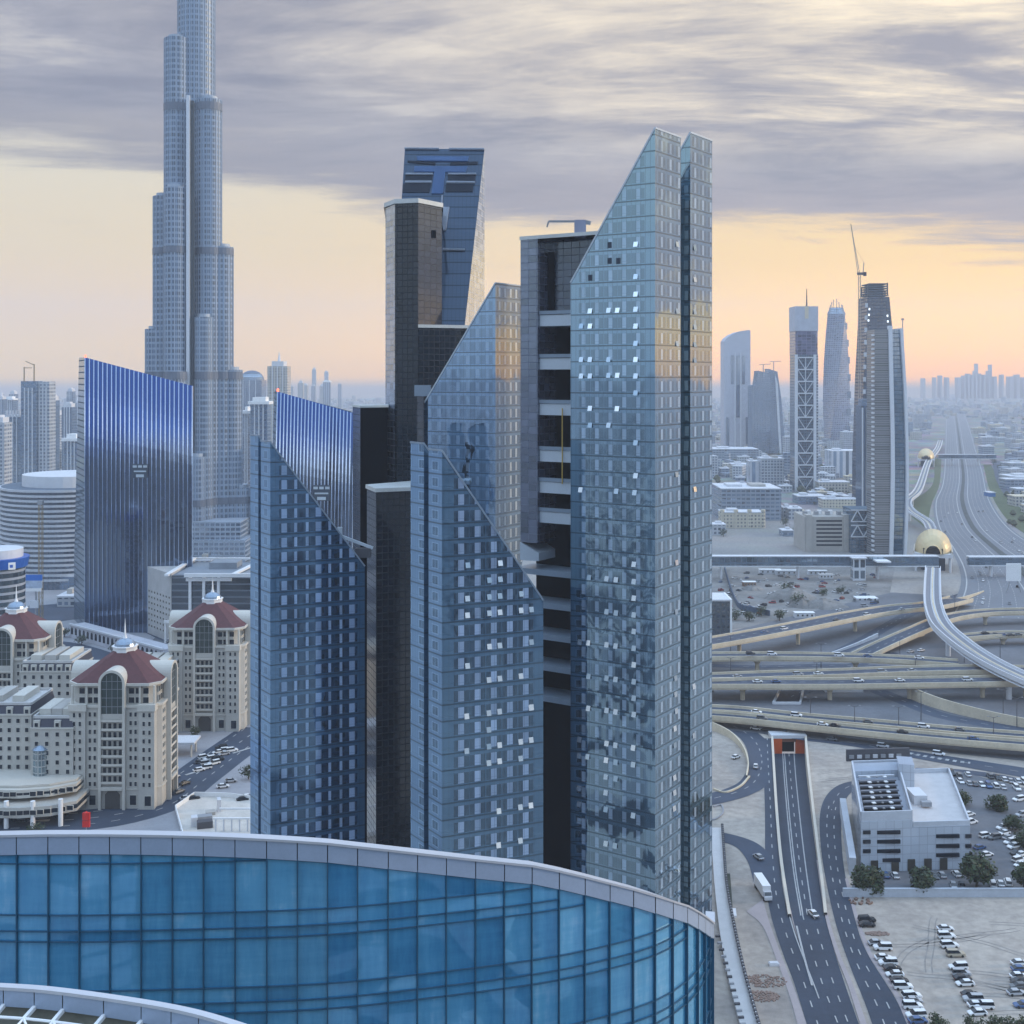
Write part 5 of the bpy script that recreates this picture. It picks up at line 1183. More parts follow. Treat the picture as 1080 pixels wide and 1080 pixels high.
# ------------------------------------------------------------------ mansard wings between the hotels
def wing(label, px0, px1, Y, ztop, floors, dpt, dorm, cat='apartment block'):
    x0, x1 = XX(px0, Y), XX(px1, Y); root = thing('apartment_block', label, cat, ((x0+x1)/2, Y, 0))
    fh = 3.2; zw = ztop-3.4
    m_ = MB(); m_.span(x0, x1, Y, Y+dpt, 0, zw); m_.build('wall', CREAM, root)
    m_ = MB(); m_.span(x0-.3, x1+.3, Y-.35, Y+dpt, zw, zw+.5); m_.build('cornice', CREAML, root)
    m_ = MB(); lo = [(x0, Y), (x1, Y), (x1, Y+dpt), (x0, Y+dpt)]; hi = [(x0+.5, Y+1.1), (x1-.5, Y+1.1), (x1-.5, Y+dpt-1), (x0+.5, Y+dpt-1)]
    lo = [Vector((*p, zw+.5)) for p in lo]; hi = [Vector((*p, ztop)) for p in hi]
    for i in range(4): j = (i+1) % 4; m_.poly([lo[i], lo[j], hi[j], hi[i]])
    m_.build('mansard_roof', MANS, root); m_ = MB(); m_.poly(hi); 
    for p, q in ((hi[0], hi[1]), (hi[1], hi[2]), (hi[3], hi[0]), (hi[2], hi[3])): m_.bar(p+Z3*.4, q+Z3*.4, .5, .9)
    m_.build('roof_terrace', pm('terrace tiles', (.50, .49, .48), .8, .15, .4), root)
    n = max(2, int((x1-x0)/3.0))
    for i in range(n):
        x = x0+(i+.5)*(x1-x0)/n
        for f in range(floors): inst(wmesh(1.2, 1.5), 'window', root, Vector((x, Y-.02, zw-1.9-f*fh)))
        if i % dorm == 0:
            d_ = MB(); d_.span(x-1.1, x+1.1, Y-.1, Y+1.6, zw+.5, ztop-.5); d_.build('dormer', CREAML, root); inst(wmesh(1.2, 1.4, nm='dormer_window'), 'dormer_window', root, Vector((x, Y-.13, ztop-2)))
    for k in range(3):
        r_ = MB(); x = x0+(x1-x0)*(.2+.28*k); r_.span(x-2, x+2.2, Y+5, Y+dpt-3, ztop, ztop+2.2); r_.build('roof_box', CREAML if k != 1 else CONC, root)
    return root
wing('cream apartment wing with dark mansard roof left of the nearest hotel tower', 33, 77, 424, 31.5, 6, 22, 2)
wing('cream apartment wing with dark mansard roof at the left edge', -50, 33, 430, 34.5, 7, 22, 2)
wing('cream apartment wing with arched dormers between the two hotel towers, behind', 22, 76, 486, 36, 5, 24, 1)
wing('cream apartment wing with flat pale roof right behind the nearest hotel tower', 128, 176, 500, 30, 5, 26, 3)
pod = thing('podium', 'low curved podium with window bands and columns before the mansard wing', 'podium', (XX(20, 408), 408, 0))
for k, (z0, z1, yy) in enumerate(((3.8, 7.2, 406), (8.6, 11.4, 411), (11.5, 12.2, 413))):
    m_ = MB(); pl = [(XX(a, yy), yy+b) for a, b in ((-60, 4), (-20, .5), (20, 0), (50, 2), (73, 7))]+[(XX(73, yy), yy+20), (XX(-60, yy), yy+20)]
    m_.prism(pl, z0, z1, 0, bottom=True); m_.build('storey', [CREAML if k else CREAM], pod)
    if k < 2:
        m_ = MB(); cc_ = Vector((XX(10, yy), yy+10)); m_.prism([tuple(cc_+(Vector(p)-cc_)*1.003) for p in pl], z0+1.0, z1-1.0); m_.build('window_band', DARKW, pod)
    for i in range(14):
        if k == 2: break
        f = i/13; x = XX(-20+88*f, yy); y = yy+(.5 if f < .3 else (f-.3)*9*(f))+(0 if f < .6 else .0)
        inst(wmesh(2.0, 1.5, nm='band_window'), 'band_window', pod, Vector((x, y-.3 if f < .6 else y-1.2, (z0+z1)/2)))
for a in (6, 34, 61): m_ = MB(); m_.cyl((XX(a, 407), 407.5+(a > 50)*2), .8, 0, 9, 10); m_.build('column', WHITE, pod)
gc = MB(); gc.cyl((XX(42, 424), 425), 2.6, 10, 21, 16); gc.build('glass_turret', facade('turret glazing', (.40, .40, .38), (.05, .09, .10), 1.2, 2.2, (.12, .9), (.08, .92), .2), pod)
gc = MB(); gc.cyl((XX(42, 424), 425), 2.9, 21, 22.4, 16, r2=1.2); gc.build('turret_cap', DOMEB, pod)
cn = thing('entrance_canopy', 'flat pale canopy on columns between the two right hand hotel towers', 'canopy', G(184, 800))
g = G(184, 800); m_ = MB(); m_.box(g+Vector((0, 6, 5.5)), (15, 10, .8)); m_.build('roof', PALE, cn)
for i in (-1, 1):
    for j in (0, 1): m_ = MB(); m_.cyl((g.x+i*6, g.y+2+j*7), .4, 0, 5.1, 8); m_.build('column', CREAML, cn)

# ------------------------------------------------------------------ office with white columns behind the hotels
of = thing('office_block', 'dark glazed office with three white columns and raised roof frame behind the right hotel', 'office', (XX(222, 690), 690, 0))
Yo = 690.0; zt_ = ZZ(607, Yo)
m_ = MB(); m_.span(XX(181, Yo), XX(300, Yo), Yo, Yo+50, 0, zt_); m_.build('wall', facade('office dark bands', (.16, .18, .21), (.012, .02, .028), 30, 3.6, (.0, 1), (.2, .95), .10), of)
m_ = MB(); m_.prism([(XX(141, Yo), Yo+26), (XX(181, Yo), Yo-.5), (XX(181, Yo), Yo+50), (XX(150, Yo), Yo+50)], 0, ZZ(605, Yo), 0); m_.build('side_wing', pm('pale office wall', (.46, .45, .44), .8), of)
v0, v1 = Vector((XX(181, Yo), Yo-.5, 0)), Vector((XX(141, Yo), Yo+26, 0)); dd = (v1-v0); rzw = math.atan2(dd.y, dd.x)+math.pi
nn = Vector((dd.y, -dd.x, 0)).normalized(); nn = -nn if nn.y > 0 else nn
for r_ in range(7):
    for c_ in range(8): inst(wmesh(1.5, 1.2), 'window', of, v0+dd*(.08+c_*.12)+nn*.03+Z3*(5+r_*3.3), rzw)
for a in (201, 215.5, 231): m_ = MB(); m_.box((XX(a, Yo), Yo-1, zt_/2), (1.5, 1.5, zt_)); m_.build('column', WHITE, of)
for z, a, b in ((zt_-2, 197, 245), (ZZ(655, Yo), 174, 245)): m_ = MB(); m_.bar((XX(a, Yo), Yo-1.6, z), (XX(b, Yo), Yo-1.6, z), 1.2, 1.6); m_.build('beam', WHITE, of)
for a in (175, 181): m_ = MB(); m_.box((XX(a, Yo), Yo-1, ZZ(655, Yo)/2), (1.0, 1.0, ZZ(655, Yo))); m_.build('column', WHITE, of)
m_ = MB(); m_.bar((XX(177, Yo), Yo-3, zt_+.6), (XX(206, Yo+50), Yo+48, zt_+2.6), 2.5, 1.0); m_.bar((XX(246, Yo), Yo-3, zt_+.8), (XX(282, Yo+50), Yo+48, zt_+2.6), 2.5, 1.0)
m_.bar((XX(205, Yo+50), Yo+48, zt_+2.4), (XX(283, Yo+50), Yo+48, zt_+2.4), 2, .9); m_.bar((XX(196, Yo), Yo-3, zt_+.6), (XX(300, Yo), Yo-3, zt_+.6), 1.6, 2.0); m_.build('roof_frame', WHITE, of)
m_ = MB(); m_.span(XX(185, Yo), XX(298, Yo), Yo+1, Yo+48, zt_+.02, zt_+.3); m_.box((XX(226, Yo), Yo+28, zt_+2), (16, 14, 4)); m_.build('roof_deck', pm('grey blue roof', (.24, .27, .31), .6), of)

# ------------------------------------------------------------------ colonnaded parking deck
a, b = G(74, 672), G(172, 700); d = (b-a); Ld = d.length; d.normalize(); nn = Vector((d.y, -d.x, 0)); nn = -nn if nn.y > 0 else nn
cw = thing('parking_deck', 'long low pale parking deck with a row of arched openings below the left sail tower', 'parking deck', a)
m_ = MB(); q = [a, b, b-nn*9, a-nn*9]; m_.prism([v.xy for v in q], 0, 7.2, 0); m_.build('wall', pm('pale lilac wall', (.46, .46, .50), .8), cw)
m_ = MB(); m_.bar(a+nn*.3+Z3*7.6, b+nn*.3+Z3*7.6, 1.0, 1.0); m_.build('parapet', PALE, cw)
k = 'arch_opening'; mb = MB(); mb.poly([(-1.2, 0, 0), (1.2, 0, 0), (1.2, 0, 2.8)]+[(1.2*math.cos(t_*math.pi/6), 0, 2.8+1.2*math.sin(t_*math.pi/6)) for t_ in range(1, 6)]+[(-1.2, 0, 2.8)]); am = mb.mesh(k, DARKW)
for i in range(22): inst(am, k, cw, a+d*(Ld*(i+.5)/22)+nn*.06+Z3*2.0, math.atan2(d.y, d.x))
# ------------------------------------------------------------------ banded round building, its crane, the round office and the billboards
rb = thing('banded_building', 'low round building wrapped in white balcony bands at the far left', 'building', (XX(70, 900), 900, 0))
cb_ = (XX(74, 905), 905); r_ = 47; zt_ = ZZ(517, 858)
m_ = MB(); m_.cyl(cb_, r_, 0, zt_, 48); m_.build('wall', facade('round wall', (.10, .13, .17), (.03, .045, .07), 3, 3.5, (.1, .9), (.1, .9), .2), rb)
for i in range(19):
    z = 6+i*(zt_-6)/18.5; s_ = MB(); s_.cyl(cb_, r_+1.6, z, z+1.5, 48); s_.build('balcony_band', pm('pale band', (.48, .50, .54), .6), rb)
m_ = MB(); m_.cyl(cb_, r_-14, zt_, zt_+8, 32); m_.build('roof_storey', PALE, rb)
cr_ = thing('tower_crane', 'thin ochre crane mast standing before the banded round building', 'crane', G(43, 660))
g = G(43, 660); m_ = MB(); zt_ = ZZ(532, g.y)
for i in (-1, 1):
    for j in (-1, 1): m_.bar(g+Vector((i, j, 0)), g+Vector((i, j, zt_)), .3, .3)
nz_ = 24
for k in range(nz_):
    z0, z1 = zt_*k/nz_, zt_*(k+1)/nz_; s_ = 1 if k % 2 else -1
    m_.bar(g+Vector((-s_, -1, z0)), g+Vector((s_, -1, z1)), .16, .16); m_.bar(g+Vector((1, -s_, z0)), g+Vector((1, s_, z1)), .16, .16)
m_.build('mast', pm('ochre mast', (.30, .22, .12), .6), cr_)
m_ = MB(); m_.box(g+Z3*(zt_+1.2), (3, 3, 2.6)); m_.build('cab', STEEL, cr_)
ro = thing('round_office', 'dark round office with a royal blue crown band at the left edge', 'office', (XX(-4, 600), 610, 0)); c_ = (XX(-6, 610), 614); zt_ = ZZ(602, 600)
m_ = MB(); m_.cyl(c_, 13, 0, zt_, 32); m_.build('wall', facade('round office glass', (.30, .33, .38), (.02, .035, .05), 40, 3.5, (0, 1), (.3, .95), .15), ro)
m_ = MB(); m_.cyl(c_, 14, zt_, zt_+4.8, 32, r2=15); m_.build('crown_band', pm('royal blue band', (.015, .10, .42), .4), ro)
m_ = MB(); m_.cyl(c_, 12, zt_+4.8, zt_+9, 32); m_.build('roof_storey', PALE, ro)
m_ = MB(); m_.box((XX(12.2, 600), c_[1]-14.4+.8, zt_+2.2), (3.2, .8, 3.4), .55); m_.build('sign_panel', WHITE, ro)
m_ = MB(); m_.box((XX(12.2, 600)-.05, c_[1]-14.9+.8, zt_+2.2), (1.4, .2, 1.4), .55); m_.build('emblem', pm('royal blue band', (.015, .10, .42)), ro)
bb = thing('billboard', 'blue and white billboard on a mast near the round office', 'billboard', G(38, 672)); g = G(38, 672); s_ = g.y/F
m_ = MB(); m_.cyl(g, .6, 0, ZZ(618, g.y), 8); m_.build('post', STEEL, bb)
for nm, y0, y1, x0, x1, mt in (('top_panel', 606, 612, 22, 45, pm('bright blue panel', (.03, .16, .55), .4)), ('middle_panel', 612, 620, 22, 45, pm('pale picture panel', (.40, .47, .58), .5, .4, .5)), ('bottom_panel', 620, 623.5, 20.5, 44, WHITE), ('lower_sign', 633, 641, 32, 41, PALE)):
    m_ = MB(); m_.span(XX(x0, g.y), XX(x1, g.y), g.y-1.2, g.y-.4, ZZ(y1, g.y), ZZ(y0, g.y)); m_.build(nm, mt, bb)
rs = thing('street_sign', 'red double sign box on a post beside the street, just above the curved roof', 'sign', G(91, 884)); g = G(91, 884)
REDM = pm('signal red', (.62, .02, .015), .4)
for y0, y1 in ((857, 864.5), (865.5, 872)): m_ = MB(); m_.span(XX(87.3, g.y), XX(94.8, g.y), g.y-.5, g.y+.5, ZZ(y1, g.y), ZZ(y0, g.y)); m_.build('sign_box', REDM, rs)
m_ = MB(); m_.cyl(g, .15, 0, ZZ(872, g.y), 8); m_.build('post', STEEL, rs); m_ = MB(); m_.cyl(g, .9, ZZ(857, g.y), ZZ(855.5, g.y), 4, r2=.1); m_.build('cap', REDM, rs)

# ------------------------------------------------------------------ pale compound at the street corner
cp = thing('building_plot', 'pale walled plot with a half built frame at the street corner', 'building plot', G(232, 868))
pl = [G(185, 855), G(205, 841), G(242, 842), G(300, 850), G(300, 895), G(196, 895)]
m_ = MB(); m_.prism([v.xy for v in pl], 0, .5); m_.build('slab', pm('pale slab', (.58, .54, .49), .9, .25, .2), cp)
for p, q in zip(pl, pl[1:]+pl[:1]): m_ = MB(); m_.bar(p+Z3*1.2, q+Z3*1.2, .35, 1.5); m_.build('boundary_wall', WHITE, cp)
g = G(247, 878); 
for i in range(7):
    m_ = MB(); m_.box(g+Vector((-6+2.6*i, 0, 2.4)), (.5, .5, 4)); m_.build('column', PALE, cp)
m_ = MB(); m_.bar(g+Vector((-7, 0, 4.6)), g+Vector((12, 0, 4.6)), .6, .5); m_.bar(g+Vector((-7, 9, 4.6)), g+Vector((12, 9, 4.6)), .6, .5); m_.build('beam', WHITE, cp)
for px, py, w_, h_, mt in ((214, 866, 6, 1.4, STEEL), (216, 874, 5, 2.2, DSTEEL), (205, 872, 2, 3, PALE), (222, 860, 3, 1, CONC), (231, 856, 1.2, 4, PALE)):
    m_ = MB(); m_.box(G(px, py)+Z3*(.5+h_/2), (w_, 3, h_), .3); m_.build('site_box', mt, cp)

# ------------------------------------------------------------------ hazy towers of the left skyline
FA = facade('far blue glazing', (.15, .20, .28), (.05, .085, .14), 4, 3.8, (.1, .92), (.2, .92), .30)
FB = facade('far pale wall', (.42, .44, .47), (.12, .15, .2), 4, 3.8, (.2, .8), (.3, .85), .2)
FC = facade('far cream wall', (.46, .43, .38), (.14, .15, .17), 4, 3.8, (.25, .75), (.3, .85), .2)
FD = facade('far slate glazing', (.09, .13, .19), (.04, .07, .12), 5, 3.8, (.08, .95), (.1, .95), .35)
def tower(label, x0, x1, yt, Y, mt, crown='step', dpt=None, group=None, yb=None, name='distant_tower'):
    X0, X1 = XX(x0, Y), XX(x1, Y); z = ZZ(yt, Y); dpt = dpt or max(18, (X1-X0)); w = X1-X0
    r = thing(name, label, 'tower', ((X0+X1)/2, Y, 0), group)
    m_ = MB(); m_.span(X0, X1, Y, Y+dpt, 0, z-(7 if crown else 0)); m_.build('shaft', [mt], r)
    if crown == 'step':
        m_ = MB(); m_.span(X0+w*.12, X1-w*.12, Y+2, Y+dpt-2, z-7, z-2); m_.span(X0+w*.3, X1-w*.3, Y+4, Y+dpt-4, z-2, z); m_.build('crown', PALE, r)
    if crown == 'comb':
        m_ = MB(); m_.span(X0+.5, X1-.5, Y+1, Y+dpt-1, z-7, z-5)
        for i in range(5): m_.span(X0+w*(i*.2+.05), X0+w*(i*.2+.13), Y, Y+2, z-7, z)
        m_.build('crown', PALE, r)
    if crown == 'dome':
        m_ = MB()
        for j in range(5): a, b = math.pi/2*j/5, math.pi/2*(j+1)/5; m_.cyl(((X0+X1)/2, Y+dpt/2), w/2*math.cos(a), z-7+(w*.4)*math.sin(a), z-7+(w*.4)*math.sin(b), 20, r2=max(.2, w/2*math.cos(b)))
        m_.build('dome', FD, r)
    if crown == 'cap':
        m_ = MB(); m_.span(X0-2, X1+2, Y-2, Y+dpt+2, z-7, z-4); m_.span(X0+2, X1-2, Y+1, Y+dpt-1, z-4, z); m_.build('crown', WHITE, r)
    if crown == 'spike':
        m_ = MB(); m_.span(X0+w*.2, X1-w*.2, Y+2, Y+dpt-2, z-7, z); m_.cyl(((X0+X1)/2, Y+dpt/2), w*.08, z, z+w*.5, 8, r2=.2); m_.build('crown', PALE, r)
    m_ = MB(); m_.span(X0-3, X1+3, Y-4, Y+dpt+3, 0, 12); m_.build('podium', [FB], r)
    for f in (.25, .5, .75): m_ = MB(); m_.span(X0+w*f-.5, X0+w*f+.5, Y-.5, Y+.2, 12, z-7); m_.build('vertical_rib', PALE, r)
    return r
tower('hazy dark blue tower with a comb like white crown, left of the tallest left tower', 5, 22, 433, 1320, FD, 'comb')
tw_ = tower('tall hazy blue grey tower carrying roof cranes at the left', 22, 38, 402, 1300, FA, None)
tower('pale half of the hazy pair, right next to the tower with roof cranes', 38.2, 52, 402.5, 1305, FB, None)
tower('narrow hazy slate tower tucked right of the pale tall tower', 51, 57, 416, 1420, FD, 'step')
tower('slim hazy white tower between two blue ones left of the sail tower', 58, 63, 433, 1800, FB, 'spike')
tower('hazy slate tower just left of the sail tower', 65, 76, 424, 1650, FD, 'step')
tower('lower hazy blue tower with pale cap just left of the sail tower', 67.5, 82, 458, 1250, FA, 'cap')
tower('faint dark tower at the very left edge', -6, 3.5, 417, 2200, FD, 'step')
tower('faint small tower close to the left edge with flat top', 6.5, 13.5, 418, 2300, FA, 'cap')
tower('hazy pale tower cut by the left edge', -16, 4.6, 438, 1180, FB, 'step')
tower('hazy dark dome topped building right of the stepped supertall', 250, 276, 397, 2300, FD, 'dome')
tower('slim hazy tower with a white flat cap right of the stepped supertall', 256, 263, 429, 1250, FA, 'cap')
tower('hazy blue tower between the supertall and the right sail tower', 264, 282, 419, 1230, FA, 'cap')
tower('hazy cream tower with stepped spire behind the right sail tower', 282, 303, 381, 1750, FC, 'spike')
tower('low dark arched building foot just left of the left front glass tower', 268, 290, 468, 1000, FD, 'dome')
tower('faint tower on the haze behind the right sail tower', 329, 333, 388, 5200, FB, 'spike')
tower('very faint stub on the haze left of the dark slab', 342, 346, 391, 5300, FB, 'step')
for i, (px, yt) in enumerate(((25.5, 387), (36, 384))):
    r = thing('roof_crane', ('small hooked crane on the roof edge of the hazy left tower', 'small straight crane mast on the hazy left tower roof')[i], 'crane', P(px, 402, 1303)); p = P(px, 402, 1306); z = ZZ(yt, 1306)
    m_ = MB(); m_.bar(p-Z3*2, Vector((p.x, p.y, z)), 1.0, 1.0); m_.build('mast', pm('ochre mast', (.3, .22, .12)), r)
    m_ = MB(); m_.bar(Vector((p.x, p.y, z-1)), Vector((p.x+(-9 if i else 8), p.y, z+(3 if i else -1))), .8, .8); m_.build('jib', MATS['ochre mast'], r)
rk = random.Random(31)
for k in range(26):
    px = rk.choice((rk.uniform(-8, 80), rk.uniform(250, 300), rk.uniform(300, 372))); Yk = rk.uniform(1900, 4200); yt = rk.uniform(404, 440)-(4 if px > 250 else 0)
    if px > 300: yt = rk.uniform(398, 412); Yk = rk.uniform(3600, 5200)
    tower('faint hazy tower low on the left horizon', px, px+rk.uniform(3, 8), yt, Yk, rk.choice((FA, FB, FD, FC)), rk.choice(('step', 'cap', 'spike', 'comb')), group='faint towers low on the left horizon')
# low blocks round the foot of the supertall
for i, (x0, x1, yb_, hgt, mt, lb) in enumerate(((204, 226, 585, 10, FB, 'low pale hall at the foot of the supertall, right of the left sail tower'), (228, 262, 575, 16, FC, 'low cream block at the foot of the supertall'), (206, 240, 566, 14, FA, 'low blue glazed hall directly below the supertall'),
                                            (242, 268, 592, 7, FB, 'flat pale shed between the supertall foot and the white columned office'), (205, 222, 600, 6, FC, 'small cream shed beside the left sail tower foot'), (-10, 18, 552, 25, FB, 'pale block left of the banded round building'), (30, 78, 622, 9, FA, 'low dark glazed hall in front of the banded round building'), (60, 79, 640, 6, FB, 'low pale pavilion left of the sail tower foot'))):
    a, b = G(x0, yb_), G(x1, yb_); r = thing('low_building', lb, 'building', a); m_ = MB(); m_.span(a.x, b.x, a.y, a.y+26, 0, hgt); m_.build('wall', [mt], r)
    m_ = MB(); m_.span(a.x-.5, b.x+.5, a.y-.5, a.y+26.5, hgt, hgt+1); m_.build('parapet', PALE, r); m_ = MB(); m_.span(a.x+(b.x-a.x)*.3, a.x+(b.x-a.x)*.6, a.y+8, a.y+16, hgt+1, hgt+4); m_.build('roof_box', CONC, r)
# ------------------------------------------------------------------ right hand skyline
WFR = pm('white frame', (.62, .64, .68), .5, .05, .2)
# tower with the curved shoulder
Y = 2400.0; r = thing('curved_top_tower', 'hazy white tower with a curved sloping top at the far left of the right skyline', 'tower', (XX(778, Y), Y, 0))
prof = [(764, 360), (766, 357), (771, 353), (778, 350), (785, 348.5), (791.5, 348)]
pl = [(XX(a, Y), ZZ(b, Y)) for a, b in prof]; m_ = MB(); dp = 45
f0 = [Vector((XX(764, Y), Y, 0)), Vector((XX(791.5, Y), Y, 0))]+[Vector((x, Y, z)) for x, z in pl[::-1]]
m_.poly(f0); m_.poly([v+Vector((0, dp, 0)) for v in f0][::-1])
for i in range(len(f0)): j = (i+1) % len(f0); m_.poly([f0[j], f0[i], f0[i]+Vector((0, dp, 0)), f0[j]+Vector((0, dp, 0))])
m_.build('shaft', [pm('hazy white wall', (.46, .48, .54), .6)], r)
for a, b, y0, y1 in ((771, 774, 375, 405), (776.5, 780, 375, 440), (782.5, 785.5, 375, 405), (766, 769, 440, 470), (786.5, 789.5, 440, 470)):
    m_ = MB(); m_.span(XX(a, Y), XX(b, Y), Y-1, Y+.5, ZZ(y1, Y), ZZ(y0, Y)); m_.build('window_strip', FD, r)
for a in (775.2, 781.2): m_ = MB(); m_.span(XX(a, Y)-1, XX(a, Y)+1, Y-2.5, Y+.5, 0, ZZ(372, Y)); m_.build('vertical_rib', WFR, r)
# twin under construction
Y = 2300.0; r = thing('leaning_towers', 'pair of hazy dark leaning towers topped with small cranes', 'tower', (XX(810, Y), Y, 0))
def slabside(root, name, q, dp, mt):
    m_ = MB(); f = [P(a, b, Y) for a, b in q]; m_.poly(f); m_.poly([v+Vector((0, dp, 0)) for v in f][::-1])
    for i in range(len(f)): j = (i+1) % len(f); m_.poly([f[j], f[i], f[i]+Vector((0, dp, 0)), f[j]+Vector((0, dp, 0))])
    return m_.build(name, mt, root)
slabside(r, 'left_shaft', [(793, 478), (811, 478), (813, 394), (800, 391), (798, 406), (793, 407)], 40, FD)
Y = 2310.0; slabside(r, 'right_shaft', [(812, 478), (829, 478), (824, 420), (820, 392), (811, 389)], 40, FA); slabside(r, 'crown_fin', [(820, 405), (824, 478), (822, 478), (817, 394)], -3, WFR)
for px, a in ((805, 384), (816, 381)): m_ = MB(); p = P(px, 395, 2310); m_.bar(p, Vector((p.x, p.y, ZZ(a, 2310))), 1.4, 1.4); m_.bar(Vector((p.x-8, p.y, ZZ(a, 2310)-1)), Vector((p.x+14, p.y, ZZ(a, 2310))), 1.1, 1.1); m_.build('crane', STEEL, r)
# braced white tower
Y = 1580.0; X0, X1 = XX(838.5, Y), XX(863, Y); r = thing('braced_tower', 'white framed tower with a ladder of cross braced panels and a mast', 'tower', ((X0+X1)/2, Y, 0))
m_ = MB(); m_.span(X0+1, X1-1, Y+1, Y+34, 0, ZZ(373, Y)); m_.build('shaft', facade('braced glazing', (.10, .14, .19), (.04, .07, .10), 3, 3.8, (.1, .9), (.15, .9), .2), r)
m_ = MB(); m_.span(X0+.6, X1-.6, Y+.6, Y+34, ZZ(374, Y), ZZ(349, Y)); m_.build('dark_storeys', facade('violet glazing', (.17, .16, .24), (.10, .10, .17), 6, 3.8, (.06, .95), (.1, .95), .2), r)
m_ = MB(); m_.span(X0, X1, Y, Y+34, ZZ(349, Y), ZZ(323, Y)); m_.build('upper_block', pm('hazy white wall', (.46, .48, .54)), r)
m_ = MB(); m_.span(XX(848.8, Y), XX(852.8, Y), Y-.3, Y+2, ZZ(336, Y), ZZ(322.6, Y)); m_.build('top_slot', pm('warm slot', (.62, .55, .42), .5), r)
p = P(850.8, 323, Y+8); m_ = MB(); m_.cyl(p, 1.1, p.z, ZZ(304, Y), 8, r2=.4); m_.build('mast', DSTEEL, r)
for a in (0, 1): m_ = MB(); x = X0+1.6 if a == 0 else X1-4.5; m_.span(x-1.6, x+1.9, Y-.8, Y+1.5, 0, ZZ(374, Y)); m_.build('corner_column', WFR, r)
m_ = MB(); m_.span(X1-2, X1, Y+.2, Y+34, 0, ZZ(374, Y)); m_.build('side_wall', FB, r)
zs = [ZZ(377+12.6*k, Y) for k in range(12)]; xa, xb = X0+3.4, X1-6.4
for k in range(11):
    b_ = MB(); b_.bar((xa, Y-.5, zs[k]), (xb, Y-.5, zs[k]), 1, 1.5); b_.build('cross_beam', WFR, r); b_ = MB(); m0 = (xa+xb)/2
    ends = ((xa, xb), (xa, xb))
    if k < 5: prs = (((xa, zs[k]), (m0, zs[k+1])), ((xb, zs[k]), (m0, zs[k+1])), ((m0, zs[k]), (m0, zs[k+1])))
    else: prs = (((xa, zs[k]), (m0, zs[k+1])), ((xb, zs[k]), (m0, zs[k+1])))
    for u_, w_ in prs: b_.bar((u_[0], Y-.4, u_[1]), (w_[0], Y-.4, w_[1]), .7, .7)
    b_.build('brace', WFR, r)
# twisted tower
Y = 2550.0; r = thing('twisted_tower', 'hazy twisted tower with wavy edges and a spiky crown', 'tower', (XX(885.5, Y), Y+25, 0)); cx_t, cy_t = XX(885.5, Y), Y+25
hw = (XX(898, Y)-XX(873, Y))/2; zt = ZZ(331, Y); m_ = MB(); N = 46
ring = lambda k: [Vector((cx_t+hw*1.12*(1-.10*(k/N)**2)*math.cos(R(45+90*i+k*1.6))*1.0, cy_t+hw*1.12*math.sin(R(45+90*i+k*1.6)), zt*k/N)) for i in range(4)]
for k in range(N):
    a, b = ring(k), ring(k+1)
    for i in range(4): j = (i+1) % 4; m_.poly([a[i], a[j], b[j], b[i]])
m_.poly(ring(N)); m_.build('shaft', facade('twist glazing', (.22, .24, .32), (.10, .12, .19), 5, 4, (.1, .9), (.2, .9), .2), r)
for k in range(6, 44, 6):
    p = ring(k)[3]; n_ = MB(); n_.box((p.x-3, p.y+1, p.z), (9, 9, 14)); n_.build('balcony_notch', FD, r)
m_ = MB(); m_.cyl((cx_t, cy_t), hw*.8, zt, zt+14, 12, r2=hw*.55)
for i in range(7): a = i*.9; m_.bar((cx_t+hw*.7*math.cos(a), cy_t+hw*.7*math.sin(a), zt), (cx_t+hw*.5*math.cos(a), cy_t+hw*.5*math.sin(a), zt+20+(i % 3)*6), 1.2, 1.2)
m_.build('crown', FA, r)
# dark tower under construction with its luffing crane
Y = 1390.0; r = thing('unfinished_tower', 'dark unfinished tower with open top floors behind the beige slab tower', 'tower', (XX(925, Y), Y, 0))
z1 = ZZ(312, Y); m_ = MB(); pr = [(907.5, 535), (908.5, 480), (911, 400), (914, 345), (915, 313), (938, 313), (941, 345), (943.5, 400), (944, 535)]
f = [P(a, b, Y) for a, b in pr]; f[0].z = f[-1].z = 0; dp = 36
m_.poly(f[::-1]); m_.poly([v+Vector((0, dp, 0)) for v in f])
for i in range(len(f)): j = (i+1) % len(f); m_.poly([f[i], f[j], f[j]+Vector((0, dp, 0)), f[i]+Vector((0, dp, 0))])
m_.build('shaft', facade('unfinished glazing', (.035, .048, .078), (.018, .03, .058), 3.4, 3.8, (.1, .9), (.2, .9), .06), r)
for i in range(6):
    z = z1+i*2.6; s_ = MB(); s_.span(XX(915.5+i*.3, Y), XX(937.5-i*.3, Y), Y+1, Y+32, z, z+1.3); s_.build('open_floor', pm('raw concrete floor', (.10, .12, .15), .8), r)
for k, px in enumerate((916, 918, 921.5, 926, 930, 934, 936.5)):
    c_ = MB(); zz = ZZ((299, 306, 308, 309, 308, 306, 298)[k], Y); c_.bar((XX(px, Y), Y+2, z1), (XX(px, Y), Y+2, zz), 1.3, 1.3); c_.bar((XX(px, Y), Y+28, z1), (XX(px, Y), Y+28, zz-2), 1.3, 1.3); c_.build('column', DSTEEL, r)
c_ = MB(); c_.span(XX(921, Y), XX(932, Y), Y+8, Y+24, z1, ZZ(306, Y)); c_.build('lift_core', pm('core concrete', (.16, .18, .21), .8), r)
h_ = MB()
for k in range(14): zz = ZZ(322+k*13, Y); px = 913.6-(k*.35); h_.box((XX(px, Y), Y-1, zz), (2.6, 2.6, 5))
h_.build('hoist', pm('pale hoist', (.5, .52, .55), .5), r)
